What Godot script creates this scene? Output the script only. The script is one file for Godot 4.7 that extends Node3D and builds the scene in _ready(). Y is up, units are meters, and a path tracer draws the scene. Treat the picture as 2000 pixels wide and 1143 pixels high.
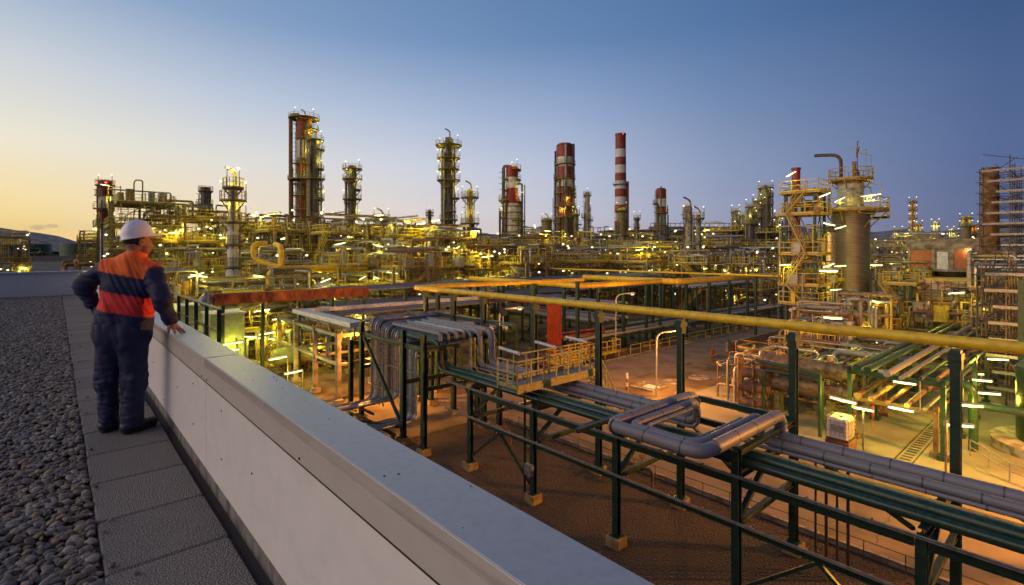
extends Node3D
# Dusk over a refinery, seen from a flat roof. G(a, b, y): the plant's grid, a runs along the roof parapet, b across it towards the plant, y up. Camera over the grid's origin.
const TH := 0.7223
const CA := 0.7503
const SA := 0.6611
var M := {}
var T := {}
var used := {}
var rng := RandomNumberGenerator.new()

func G(a: float, b: float, y := 0.0) -> Vector3:
	return Vector3(-SA * a + CA * b, y, -(CA * a + SA * b))

class MB:
	var v := PackedVector3Array()
	var n := PackedVector3Array()
	var i := PackedInt32Array()
	func quad(a: Vector3, b: Vector3, c: Vector3, d: Vector3) -> void:
		var nn := (b - a).cross(c - a)
		if nn.length_squared() < 1e-14:
			nn = (c - a).cross(d - a)
		nn = nn.normalized()
		var k := v.size()
		v.append_array([a, b, c, d]); n.append_array([nn, nn, nn, nn])
		i.append_array([k, k + 2, k + 1, k, k + 3, k + 2])
	func box(c: Vector3, s: Vector3, bs := Basis()) -> void:
		var x := bs.x * s.x * 0.5
		var y := bs.y * s.y * 0.5
		var z := bs.z * s.z * 0.5
		quad(c - x - y + z, c + x - y + z, c + x + y + z, c - x + y + z)
		quad(c + x - y - z, c - x - y - z, c - x + y - z, c + x + y - z)
		quad(c + x - y + z, c + x - y - z, c + x + y - z, c + x + y + z)
		quad(c - x - y - z, c - x - y + z, c - x + y + z, c - x + y - z)
		quad(c - x + y + z, c + x + y + z, c + x + y - z, c - x + y - z)
		quad(c - x - y - z, c + x - y - z, c + x - y + z, c - x - y + z)
	func bevel(c: Vector3, s: Vector3, r: float) -> void:   # a box with chamfered upright and top edges
		var h := s * 0.5
		var ring := func(ix: float, iz: float, y: float) -> Array:
			return [Vector3(-h.x + ix + r, y, h.z - iz), Vector3(h.x - ix - r, y, h.z - iz), Vector3(h.x - ix, y, h.z - iz - r), Vector3(h.x - ix, y, -h.z + iz + r), Vector3(h.x - ix - r, y, -h.z + iz), Vector3(-h.x + ix + r, y, -h.z + iz), Vector3(-h.x + ix, y, -h.z + iz + r), Vector3(-h.x + ix, y, h.z - iz - r)]
		var a: Array = ring.call(0.0, 0.0, -h.y)
		var b: Array = ring.call(0.0, 0.0, h.y - r)
		var d: Array = ring.call(r, r, h.y)
		for k in 8:
			var m := (k + 1) % 8
			quad(c + a[k], c + a[m], c + b[m], c + b[k])
			quad(c + b[k], c + b[m], c + d[m], c + d[k])
		for k in [1, 3, 5]:
			quad(c + d[0], c + d[k], c + d[k + 1], c + d[(k + 2) % 8])
	func bar(p: Vector3, q: Vector3, w: float, h := 0.0) -> void:   # a square bar from p to q
		var z := q - p
		var l := z.length()
		if l < 1e-5:
			return
		z /= l
		var up := Vector3.UP if absf(z.y) < 0.95 else Vector3.RIGHT
		var x := up.cross(z).normalized()
		box((p + q) * 0.5, Vector3(w, h if h > 0.0 else w, l), Basis(x, z.cross(x), z))
	func ibeam(p: Vector3, q: Vector3, w: float, h: float, t := 0.02) -> void:
		var z := (q - p).normalized()
		var up := Vector3.UP if absf(z.y) < 0.95 else Vector3.RIGHT
		var x := up.cross(z).normalized()
		var y := z.cross(x)
		var l := (q - p).length()
		var c := (p + q) * 0.5
		box(c + y * (h - t) * 0.5, Vector3(w, t, l), Basis(x, y, z))
		box(c - y * (h - t) * 0.5, Vector3(w, t, l), Basis(x, y, z))
		box(c, Vector3(t, h - 2.0 * t, l), Basis(x, y, z))
	func tube(pts: Array, r: float, sides := 8, caps := true) -> void:
		var k0 := v.size()
		var m := pts.size()
		var side := Vector3.ZERO
		for j in m:
			var t: Vector3 = (pts[mini(j + 1, m - 1)] - pts[maxi(j - 1, 0)]).normalized()
			if side == Vector3.ZERO:
				side = t.cross(Vector3.UP if absf(t.y) < 0.9 else Vector3.RIGHT).normalized()
			else:
				side = (side - t * side.dot(t)).normalized()
			var o := t.cross(side)
			for s in sides + 1:
				var w := TAU * s / sides
				var d := side * cos(w) + o * sin(w)
				v.append(pts[j] + d * r); n.append(d)
		for j in m - 1:
			for s in sides:
				var a := k0 + j * (sides + 1) + s
				var b := a + sides + 1
				i.append_array([a, b, a + 1, a + 1, b, b + 1])
		if caps:
			disc(pts[0], (pts[0] - pts[1]).normalized(), r, sides)
			disc(pts[m - 1], (pts[m - 1] - pts[m - 2]).normalized(), r, sides)
	func disc(c: Vector3, d: Vector3, r: float, sides := 10) -> void:
		var x := d.cross(Vector3.UP if absf(d.y) < 0.9 else Vector3.RIGHT).normalized()
		var y := d.cross(x)
		var k := v.size()
		v.append(c); n.append(d)
		for s in sides:
			var w := TAU * s / sides
			v.append(c + (x * cos(w) + y * sin(w)) * r); n.append(d)
		for s in sides:
			i.append_array([k, k + 1 + (s + 1) % sides, k + 1 + s])
	func cyl(p: Vector3, q: Vector3, r: float, sides := 10) -> void:
		tube([p, q], r, sides)
	func lathe(prof: Array, sides := 16, xf := Transform3D()) -> void:   # profile of Vector2(radius, height) upwards; a corner sharper than 25 degrees stays sharp
		for j in prof.size() - 1:
			var a: Vector2 = prof[j]
			var b: Vector2 = prof[j + 1]
			if a.distance_to(b) < 1e-6:
				continue
			var e := (b - a).normalized()
			var na := Vector2(e.y, -e.x)
			var n0 := na
			var n1 := na
			if j > 0:
				var e0: Vector2 = (a - prof[j - 1]).normalized()
				if e0.dot(e) > 0.86:
					n0 = (na + Vector2(e0.y, -e0.x)).normalized()
			if j + 2 < prof.size():
				var e1: Vector2 = (prof[j + 2] - b).normalized()
				if e1.dot(e) > 0.86:
					n1 = (na + Vector2(e1.y, -e1.x)).normalized()
			var k := v.size()
			for s in sides + 1:
				var w := TAU * s / sides
				var d := Vector3(cos(w), 0, sin(w))
				v.append(xf * (d * a.x + Vector3.UP * a.y)); n.append((xf.basis * (d * n0.x + Vector3.UP * n0.y)).normalized())
				v.append(xf * (d * b.x + Vector3.UP * b.y)); n.append((xf.basis * (d * n1.x + Vector3.UP * n1.y)).normalized())
			for s in sides:
				var q := k + s * 2
				i.append_array([q, q + 2, q + 1, q + 1, q + 2, q + 3])
	func ball(c: Vector3, r: Vector3, sides := 10, rings := 6) -> void:
		var pr := []
		for k in rings + 1:
			var w := -PI / 2 + PI * k / rings
			pr.append(Vector2(cos(w), sin(w)))
		lathe(pr, sides, Transform3D(Basis().scaled(r), c))
	func rail(pts: Array, h := 1.1, step := 1.4, w := 0.05, kick := true, posts := true) -> void:
		for j in pts.size() - 1:
			var p: Vector3 = pts[j]
			var q: Vector3 = pts[j + 1]
			var l := p.distance_to(q)
			bar(p + Vector3.UP * h, q + Vector3.UP * h, w)
			bar(p + Vector3.UP * h * 0.55, q + Vector3.UP * h * 0.55, w * 0.8)
			if kick:
				bar(p + Vector3.UP * 0.08, q + Vector3.UP * 0.08, 0.015, 0.14)
			if posts:
				var m := maxi(1, int(round(l / step)))
				for s in m + (1 if j == pts.size() - 2 else 0):
					var o := p.lerp(q, float(s) / m)
					bar(o, o + Vector3.UP * h, w)
	func ladder(p: Vector3, h: float, out: Vector3, cage := true, step := 0.4) -> void:
		var s := out.cross(Vector3.UP).normalized() * 0.22
		bar(p + s, p + s + Vector3.UP * h, 0.06); bar(p - s, p - s + Vector3.UP * h, 0.06)
		for k in int(h / step):
			bar(p + s + Vector3.UP * (k + 0.5) * step, p - s + Vector3.UP * (k + 0.5) * step, 0.035)
		if cage:
			for k in int((h - 2.0) / 1.3):
				var y := p + Vector3.UP * (2.3 + k * 1.3)
				var hoop := []
				for t in 7:
					var w := PI * t / 6.0
					hoop.append(y + s * cos(w) * 1.6 + out * sin(w) * 0.7)
				for t in 6:
					bar(hoop[t], hoop[t + 1], 0.05)
	func stair(p: Vector3, q: Vector3, w := 0.8, rails := true) -> void:
		var f := q - p
		var s := Vector3(f.x, 0, f.z).normalized().cross(Vector3.UP) * w * 0.5
		for e in [-1.0, 1.0]:
			bar(p + s * e, q + s * e, 0.04, 0.13)
			if rails:
				rail([p + s * e, q + s * e], 1.0, 1.2, 0.045, false)
		var m := maxi(2, int(f.y / 0.22))
		for k in m:
			var o := p.lerp(q, (k + 0.5) / m)
			box(o, Vector3(0.24, 0.03, w), Basis(Vector3(f.x, 0, f.z).normalized(), Vector3.UP, Vector3(f.x, 0, f.z).normalized().cross(Vector3.UP)))
	func mesh() -> ArrayMesh:
		var m := ArrayMesh.new()
		if v.size():
			var arr := []
			arr.resize(Mesh.ARRAY_MAX)
			arr[Mesh.ARRAY_VERTEX] = v; arr[Mesh.ARRAY_NORMAL] = n; arr[Mesh.ARRAY_INDEX] = i
			m.add_surface_from_arrays(Mesh.PRIMITIVE_TRIANGLES, arr)
		return m

func bend(pts: Array, r: float, seg := 4) -> Array:   # a path with rounded corners
	var out := [pts[0]]
	for j in range(1, pts.size() - 1):
		var p: Vector3 = pts[j]
		var a: Vector3 = pts[j - 1] - p
		var b: Vector3 = pts[j + 1] - p
		var d := minf(r, minf(a.length(), b.length()) * 0.49)
		a = p + a.normalized() * d; b = p + b.normalized() * d
		for s in seg + 1:
			var t := float(s) / seg
			out.append(a.lerp(p, t).lerp(p.lerp(b, t), t))
	out.append(pts[-1])
	return out

func numbered(called: String) -> String:
	if not used.has(called):
		used[called] = 0
		return called
	used[called] += 1
	return "%s_%03d" % [called, used[called]]

func obj(called: String, mb, m: Material, parent: Node = self, stuff := false) -> MeshInstance3D:
	var o := MeshInstance3D.new()
	o.mesh = mb.mesh() if mb is MB else mb
	o.name = called
	o.material_override = m
	if stuff:
		o.set_meta("kind", "stuff")
	if parent == self:
		o.name = numbered(called)
	parent.add_child(o, true)
	return o

func tag(o: Node3D, label: String, category: String, group := "") -> Node3D:
	o.set_meta("label", label); o.set_meta("category", category)
	if group:
		o.set_meta("group", group)
	return o

func thing(called: String, label: String, category: String, at := Vector3.ZERO, turn := TH, group := "") -> Node3D:
	var o := Node3D.new()
	o.name = numbered(called); o.position = at; o.rotation.y = turn
	add_child(o)
	return tag(o, label, category, group)

func struct(called: String, mb, m: Material, parent: Node = self) -> MeshInstance3D:
	var o := obj(called, mb, m, parent)
	if parent == self:
		o.set_meta("kind", "structure")
	return o

func noise_tex(key: String, freq: float, octaves: int, stops: Array, seed_ := 1, size := 512, kind := FastNoiseLite.TYPE_SIMPLEX_SMOOTH) -> NoiseTexture2D:
	var f := FastNoiseLite.new()
	f.noise_type = kind; f.frequency = freq; f.seed = seed_
	f.fractal_type = FastNoiseLite.FRACTAL_FBM if octaves > 1 else FastNoiseLite.FRACTAL_NONE
	f.fractal_octaves = octaves
	var t := NoiseTexture2D.new()
	t.width = size; t.height = size; t.seamless = true; t.noise = f
	if stops.size():
		var g := Gradient.new()
		g.offsets = PackedFloat32Array(stops.map(func(s): return s[0]))
		g.colors = PackedColorArray(stops.map(func(s): return s[1]))
		t.color_ramp = g
	T[key] = t
	return t

func mat(key: String, lin: Color, rough := 0.6, metal := 0.0, tex := "", scale := Vector3.ONE, bump := "", depth := 1.0) -> StandardMaterial3D:
	var m := StandardMaterial3D.new()
	m.resource_name = key
	m.albedo_color = lin.linear_to_srgb()
	m.roughness = rough; m.metallic = metal
	if tex or bump:
		m.uv1_triplanar = true; m.uv1_world_triplanar = true; m.uv1_scale = scale
		m.uv1_triplanar_sharpness = 4.0
	if tex:
		m.albedo_texture = T[tex]
	if bump:
		m.heightmap_enabled = true; m.heightmap_texture = T[bump]; m.heightmap_scale = depth
	M[key] = m
	return m

func glow(key: String, lin: Color, energy: float) -> StandardMaterial3D:
	var m := StandardMaterial3D.new()
	m.resource_name = key
	m.albedo_color = Color(0.8, 0.8, 0.75); m.emission_enabled = true
	m.emission = lin.linear_to_srgb(); m.emission_energy_multiplier = energy
	M[key] = m
	return m

const WARM := Color(1.0, 0.925, 0.3)
const POWER := 0.45
const SODIUM := Color(1.0, 0.65, 0.25)
var lamp_mesh := {}

func omni(parent: Node3D, at: Vector3, energy: float, color: Color, size := 0.12) -> void:
	var l := OmniLight3D.new()
	l.name = "lamp_light"; l.position = at; l.light_color = color; l.light_energy = energy * POWER; l.light_size = size
	l.omni_range = 60.0; l.omni_attenuation = 2.0; l.shadow_enabled = true
	parent.add_child(l, true)

func bulb(parent: Node3D, at: Vector3, size := 0.4, energy := 6.0, color := WARM) -> void:   # a round bulkhead lamp with the light inside
	var key := "bulb%d" % int(size * 100)
	if not lamp_mesh.has(key):
		var mb := MB.new()
		mb.ball(Vector3.ZERO, Vector3(size * 0.5, size * 0.36, size * 0.5), 8, 4)
		lamp_mesh[key] = mb.mesh()
	var o := obj("lamp", lamp_mesh[key], M.glow, parent)
	o.position = at
	if energy > 0.0:
		omni(parent, at, energy, color, size * 0.3)

func strip(parent: Node3D, at: Vector3, dir: Vector3, len := 1.25, energy := 5.0, color := WARM, stalk := 0.0) -> void:   # a strip light with its hood and a light under it
	var key := "tube%d" % int(len * 100)
	if not lamp_mesh.has(key):
		var mb := MB.new()
		mb.cyl(Vector3(-len / 2, 0, 0), Vector3(len / 2, 0, 0), 0.05, 8)
		lamp_mesh[key] = mb.mesh()
		var hb := MB.new()
		hb.box(Vector3(0, 0.1, 0), Vector3(len * 1.06, 0.05, 0.16))
		hb.box(Vector3(-len * 0.52, 0.04, 0), Vector3(0.04, 0.14, 0.14)); hb.box(Vector3(len * 0.52, 0.04, 0), Vector3(0.04, 0.14, 0.14))
		lamp_mesh[key + "h"] = hb.mesh()
	var z := dir.cross(Vector3.UP).normalized()
	var o := obj("strip_lamp", lamp_mesh[key], M.glow, parent)
	o.transform = Transform3D(Basis(dir, z.cross(dir), z), at)
	obj("hood", lamp_mesh[key + "h"], M.steel, o)
	if stalk != 0.0:
		var sb := MB.new()
		sb.tube(bend([at + Vector3(0, 0.12, 0) + dir * len * 0.5, at + Vector3(0, 0.12, 0) + dir * (len * 0.5 + 0.25), at + Vector3(0, 0.12 - stalk, 0) + dir * (len * 0.5 + 0.25)], 0.15), 0.03, 5)
		obj("lamp_arm", sb, M.steel, parent)
	if energy > 0.0:
		omni(parent, at + Vector3(0, -0.2, 0), energy, color, 0.15)

func sky_image() -> ImageTexture:
	# columns: degrees round from the sunset; rows: degrees up. sRGB 0..255
	var az := [0.0, 16.0, 32.0, 49.0, 66.0, 82.0, 103.0, 140.0, 180.0]
	var el := [0.0, 4.0, 9.0, 15.0, 22.0, 40.0, 90.0]
	var tab := [
		[[255, 196, 84], [255, 212, 112], [250, 215, 160], [232, 208, 190], [205, 190, 192], [158, 154, 174], [94, 103, 134], [82, 92, 126], [80, 90, 124]],
		[[255, 222, 140], [247, 222, 160], [240, 224, 196], [226, 216, 210], [198, 198, 210], [152, 158, 184], [92, 105, 144], [80, 94, 134], [76, 90, 130]],
		[[250, 236, 196], [236, 229, 208], [224, 222, 216], [208, 212, 224], [182, 192, 216], [138, 154, 188], [84, 106, 150], [72, 93, 138], [68, 89, 134]],
		[[220, 222, 216], [206, 212, 218], [186, 199, 220], [168, 186, 216], [147, 169, 207], [113, 139, 182], [73, 101, 148], [60, 86, 132], [56, 82, 128]],
		[[160, 184, 206], [148, 174, 206], [131, 161, 200], [115, 149, 194], [99, 136, 184], [82, 119, 170], [55, 87, 136], [46, 75, 122], [44, 73, 118]],
		[[78, 124, 170], [74, 117, 166], [68, 111, 162], [62, 105, 156], [56, 97, 148], [50, 86, 138], [38, 70, 117], [34, 64, 108], [32, 62, 106]],
		[[36, 74, 122], [36, 74, 122], [36, 74, 122], [36, 74, 122], [36, 74, 122], [36, 74, 122], [36, 74, 122], [36, 74, 122], [36, 74, 122]]]
	for r in tab:
		for k in r.size():
			r[k] = Color8(r[k][0], r[k][1], r[k][2]).srgb_to_linear()
	var w := 512
	var h := 256
	var im := Image.create(w, h, false, Image.FORMAT_RGBAF)
	var pick := func(keys: Array, x: float) -> Vector2:
		for k in range(1, keys.size()):
			if x <= keys[k]:
				var t: float = (x - keys[k - 1]) / (keys[k] - keys[k - 1])
				return Vector2(k - 1, t)
		return Vector2(keys.size() - 2, 1.0)
	var cols := []
	for x in w:
		var d := absf(wrapf((x + 0.5) / w * 360.0 + 60.0, -180.0, 180.0))
		cols.append(pick.call(az, d))
	for y in h:
		var e := 90.0 - (y + 0.5) / h * 180.0
		var q: Vector2 = pick.call(el, maxf(e, 0.0))
		for x in w:
			var p: Vector2 = cols[x]
			var c0: Color = tab[int(q.x)][int(p.x)].lerp(tab[int(q.x)][int(p.x) + 1], p.y)
			var c1: Color = tab[int(q.x) + 1][int(p.x)].lerp(tab[int(q.x) + 1][int(p.x) + 1], p.y)
			var c := c0.lerp(c1, q.y)
			var grey := c.get_luminance()
			c = c.lerp(Color(grey, grey, grey), 0.1 * smoothstep(4.0, 14.0, e)) * (1.0 + 0.42 * exp(-maxf(e, 0.0) / 3.0))
			if e < 0.0:
				c = Color(0.06, 0.055, 0.06)
			im.set_pixel(x, y, c)
	return ImageTexture.create_from_image(im)

func _ready() -> void:
	rng.seed = 7
	# ---- camera: level, lens shifted down, 89 degrees wide
	var cam := Camera3D.new()
	cam.name = "camera"; cam.position = Vector3(0, 10, 0)
	cam.projection = Camera3D.PROJECTION_FRUSTUM
	cam.near = 0.1; cam.size = 0.1 * 1143.0 / 1012.0; cam.frustum_offset = Vector2(0, -0.1 * 79.5 / 1012.0); cam.far = 12000.0
	add_child(cam)
	# ---- sky and the last of the sun
	var env := Environment.new()
	env.background_mode = Environment.BG_SKY
	var sky := Sky.new()
	var pano := PanoramaSkyMaterial.new()
	pano.panorama = sky_image()
	sky.sky_material = pano
	env.sky = sky
	env.tonemap_mode = Environment.TONE_MAPPER_LINEAR
	env.tonemap_exposure = 1.0
	env.volumetric_fog_enabled = true; env.volumetric_fog_density = 0.0
	env.sdfgi_enabled = true; env.ssao_enabled = true; env.ssil_enabled = true
	var we := WorldEnvironment.new()
	we.name = "world"; we.environment = env
	add_child(we)
	var sun := DirectionalLight3D.new()
	sun.name = "afterglow"; sun.light_color = Color(1.0, 0.86, 0.74); sun.light_energy = 0.55; sun.light_angular_distance = 75.0
	sun.shadow_enabled = true; sun.sky_mode = DirectionalLight3D.SKY_MODE_LIGHT_ONLY
	sun.rotation = Vector3(deg_to_rad(-18.0), deg_to_rad(-62.0), 0)   # the glow the sun has left, wide and low on the left
	add_child(sun)
	materials()
	setting()
	roof()
	man()
	near_rack()
	bridge()
	yellow_pipes()
	yard()
	right_unit()
	left_yard()
	middle()
	skyline()
	far()

func materials() -> void:
	var w := func(x: float) -> Color: return Color(x, x, x)
	noise_tex("grime", 0.012, 5, [[0.0, w.call(0.62)], [0.45, w.call(0.88)], [0.7, w.call(1.0)], [1.0, w.call(0.9)]], 3)
	noise_tex("speck", 0.25, 2, [[0.0, w.call(0.3)], [0.5, w.call(0.74)], [1.0, w.call(1.0)]], 5)
	noise_tex("rust", 0.006, 6, [[0.0, Color(0.62, 0.47, 0.36)], [0.34, Color(0.75, 0.63, 0.52)], [0.52, Color(0.93, 0.9, 0.86)], [1.0, w.call(1.0)]], 11, 1024)
	noise_tex("sand", 0.01, 6, [[0.0, Color(0.5, 0.43, 0.38)], [0.45, Color(0.82, 0.77, 0.7)], [0.62, Color(0.95, 0.92, 0.88)], [1.0, w.call(1.0)]], 21)
	noise_tex("soft", 0.008, 7, [[0.0, Color(0.72, 0.7, 0.68)], [0.5, Color(0.92, 0.91, 0.9)], [1.0, w.call(1.0)]], 23, 1024)
	noise_tex("fine", 0.02, 6, [[0.0, w.call(0.93)], [0.5, w.call(0.98)], [1.0, w.call(1.0)]], 27, 1024)
	noise_tex("bumpy", 0.09, 3, [], 31)
	noise_tex("coarse", 0.2, 2, [], 33)
	noise_tex("stain", 0.006, 6, [[0.0, w.call(0.55)], [0.38, w.call(0.72)], [0.5, w.call(0.97)], [1.0, w.call(1.0)]], 41, 1024)
	mat("steel", Color(0.28, 0.28, 0.27), 0.5, 0.3, "grime", Vector3.ONE * 0.7)
	mat("green", Color(0.016, 0.05, 0.036), 0.42, 0.0, "grime", Vector3.ONE * 0.5)
	mat("green_pipe", Color(0.026, 0.07, 0.04), 0.3, 0.0, "grime", Vector3.ONE * 0.8)
	mat("yellow", Color(0.9, 0.6, 0.025), 0.42, 0.0, "soft", Vector3.ONE * 0.3)
	mat("rail_yellow", Color(0.66, 0.5, 0.04), 0.5, 0.0, "grime", Vector3.ONE)
	mat("plant", Color(0.3, 0.24, 0.12), 0.6, 0.0, "rust", Vector3.ONE * 0.3)
	mat("plant_dark", Color(0.1, 0.085, 0.05), 0.6, 0.0, "rust", Vector3.ONE * 0.3)
	mat("insul", Color(0.25, 0.25, 0.265), 0.55, 0.12, "fine", Vector3(0.5, 0.5, 0.5))
	mat("alu", Color(0.55, 0.54, 0.52), 0.4, 0.8, "grime", Vector3(0.35, 0.6, 0.35))
	mat("vessel", Color(0.4, 0.38, 0.34), 0.5, 0.35, "grime", Vector3(0.2, 0.5, 0.2))
	mat("vessel_dark", Color(0.17, 0.16, 0.14), 0.55, 0.3, "grime", Vector3(0.3, 0.15, 0.3))
	mat("white_paint", Color(0.82, 0.8, 0.77), 0.55, 0.0, "soft", Vector3(0.3, 0.06, 0.3))
	mat("red_paint", Color(0.34, 0.035, 0.022), 0.5, 0.0, "grime", Vector3(0.5, 0.15, 0.5))
	mat("red_rust", Color(0.36, 0.09, 0.035), 0.6, 0.0, "rust", Vector3(0.4, 0.15, 0.4))
	mat("rust_steel", Color(0.2, 0.115, 0.06), 0.7, 0.0, "rust", Vector3.ONE * 0.2)
	mat("concrete", Color(0.36, 0.33, 0.29), 0.85, 0.0, "sand", Vector3.ONE * 0.25, "bumpy", 0.3)
	mat("pad", Color(0.42, 0.32, 0.14), 0.85, 0.0, "sand", Vector3.ONE * 0.5)
	mat("blue", Color(0.03, 0.09, 0.25), 0.4, 0.0, "grime", Vector3.ONE)
	mat("black", Color(0.012, 0.013, 0.015), 0.6)
	mat("white", Color(0.75, 0.75, 0.75), 0.45, 0.0, "grime", Vector3.ONE * 0.6)
	glow("glow", Color(1.0, 0.86, 0.5), 2.2)
	glow("glow_red", Color(1.0, 0.08, 0.05), 5.0)
	mat("rail_pale", Color(0.5, 0.42, 0.14), 0.5, 0.0, "grime", Vector3.ONE)
	mat("orange", Color(0.7, 0.16, 0.02), 0.6)
	mat("blue_grey", Color(0.2, 0.24, 0.32), 0.4, 0.5, "grime", Vector3.ONE)
	mat("scaff", Color(0.11, 0.095, 0.08), 0.5, 0.4, "grime", Vector3.ONE)
	mat("bottle", Color(0.5, 0.5, 0.48), 0.4)
	mat("rail_olive", Color(0.4, 0.31, 0.08), 0.55, 0.0, "grime", Vector3.ONE)
	mat("rust_wall", Color(0.3, 0.2, 0.13), 0.8, 0.0, "rust", Vector3.ONE * 0.3)
	mat("orange_panel", Color(0.5, 0.17, 0.07), 0.7, 0.0, "soft", Vector3.ONE * 0.4)
	mat("cooler", Color(0.6, 0.52, 0.36), 0.6, 0.0, "rust", Vector3.ONE * 0.25)
	mat("drum", Color(0.24, 0.18, 0.11), 0.5, 0.35, "rust", Vector3.ONE * 0.35)
	mat("clad_shell", Color(0.17, 0.16, 0.15), 0.5, 0.5, "soft", Vector3(0.06, 0.5, 0.06))
	mat("plant_olive", Color(0.26, 0.23, 0.1), 0.6, 0.0, "rust", Vector3.ONE * 0.25)
	mat("pale_green", Color(0.42, 0.5, 0.3), 0.55, 0.0, "soft", Vector3.ONE * 0.2)
	mat("alu_band", Color(0.66, 0.63, 0.6), 0.5, 0.2, "soft", Vector3(0.12, 0.06, 0.12))
	mat("tank_green", Color(0.045, 0.11, 0.05), 0.6, 0.0, "soft", Vector3(0.02, 0.01, 0.02))
	mat("shed", Color(0.22, 0.2, 0.19), 0.8, 0.0, "soft", Vector3.ONE * 0.05)
	mat("foliage", Color(0.05, 0.06, 0.035), 0.9)

func sheet(a0: float, a1: float, b0: float, b1: float, y: float) -> MB:   # a flat sheet on the plant's grid, in world coordinates
	var mb := MB.new()
	mb.quad(G(a0, b0, y), G(a0, b1, y), G(a1, b1, y), G(a1, b0, y))
	return mb

func setting() -> void:
	mat("earth", Color(0.1, 0.09, 0.075), 0.95, 0.0, "sand", Vector3.ONE * 0.05)
	mat("gravel", Color(0.15, 0.105, 0.07), 0.95, 0.0, "speck", Vector3.ONE * 0.1, "coarse", 6.0)
	mat("road", Color(0.25, 0.19, 0.125), 0.9, 0.0, "soft", Vector3.ONE * 0.05, "coarse", 0.5)
	mat("verge", Color(0.22, 0.17, 0.1), 0.95, 0.0, "sand", Vector3.ONE * 0.05, "coarse", 1.0)
	mat("apron", Color(0.25, 0.23, 0.18), 0.85, 0.0, "soft", Vector3.ONE * 0.03, "bumpy", 0.4)
	mat("kerb", Color(0.4, 0.36, 0.3), 0.85, 0.0, "sand", Vector3.ONE * 0.4)
	mat("hill", Color(0.3, 0.29, 0.28), 1.0, 0.0, "sand", Vector3.ONE * 0.002)
	var g := MB.new()
	var e := 9000.0
	g.quad(Vector3(-e, -0.02, e), Vector3(e, -0.02, e), Vector3(e, -0.02, -e), Vector3(-e, -0.02, -e))
	struct("ground", g, M.earth)
	struct("gravel_yard", sheet(-20, 60, 0.9, 19.9, -0.008), M.gravel)
	var road := struct("road", sheet(-20, 24.5, 20.15, 27.5, 0.0), M.road)
	struct("cross_road", sheet(24.5, 29.6, 4.0, 80.0, 0.004), M.road)
	struct("verge", sheet(19, 24.5, 27.5, 64.0, -0.004), M.verge)
	struct("apron", sheet(-25, 19, 27.5, 75.0, 0.008), M.apron)
	struct("plant_paving", sheet(29.6, 75, 2.0, 90.0, -0.004), M.verge)
	var r2 := RandomNumberGenerator.new()
	r2.seed = 5
	for k in 5:   # cracks in the road
		var cb := MB.new()
		var p := Vector2(1.0 + k * 4.1, 21.0 + r2.randf() * 3.0)
		for s in 14:
			var q := p + Vector2(r2.randf_range(-0.12, 0.12), r2.randf_range(0.12, 0.3))
			var wd := 0.018 + 0.014 * r2.randf()
			cb.quad(G(p.x, p.y, 0.004), G(p.x - wd, p.y, 0.004), G(q.x - wd, q.y, 0.004), G(q.x, q.y, 0.004))
			p = q
		obj("crack", cb, M.black, road)
	var kb := MB.new()
	for k in 44:
		kb.bevel(Vector3(20.075, 0.06, 20.0 - k), Vector3(0.15, 0.2, 0.985), 0.015)
	var ko := struct("kerb", kb, M.kerb)
	ko.rotation.y = TH
	var kb2 := MB.new()
	for k in 40:
		kb2.bevel(Vector3(27.5 + k, 0.05, -29.6), Vector3(0.985, 0.24, 0.15), 0.015)
	struct("kerb", kb2, M.kerb).rotation.y = TH
	var wb := MB.new()
	wb.bevel(Vector3(58.0, 0.45, -24.75), Vector3(15.0, 0.9, 0.25), 0.03)
	var low := obj("retaining_wall", wb, M.concrete)
	low.rotation.y = TH
	tag(low, "low pale concrete wall along the sandy road, lit green by the plant", "wall")
	# hills on the horizon: a far ridge and a nearer, lower one
	for lay in [[7000.0, 300.0, 3, 0.0007], [5200.0, 45.0, 9, 0.0012]]:
		var hb := MB.new()
		var nz := FastNoiseLite.new()
		nz.seed = lay[2]; nz.frequency = lay[3]; nz.fractal_octaves = 4
		var prev := []
		for k in 121:
			var w := deg_to_rad(-75.0 + k * 150.0 / 120.0)
			var deg := rad_to_deg(w)
			var amp := 0.9 + 0.1 * smoothstep(20.0, 46.0, absf(deg + 6.0)) if lay[2] == 3 else 0.6
			var base: Vector3 = Vector3(sin(w), 0, -cos(w)) * float(lay[0])
			var hgt: float = maxf(8.0, lay[1] * amp * (0.95 + 0.75 * nz.get_noise_2d(base.x, base.z)))
			var back: Vector3 = base * 1.25
			var row := [base, base * 1.06 + Vector3.UP * hgt * 0.62, base * 1.13 + Vector3.UP * hgt, back]
			if prev.size():
				for t in 3:
					hb.quad(prev[t], row[t], row[t + 1], prev[t + 1])
			prev = row
		struct("hills", hb, M.hill)

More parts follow.
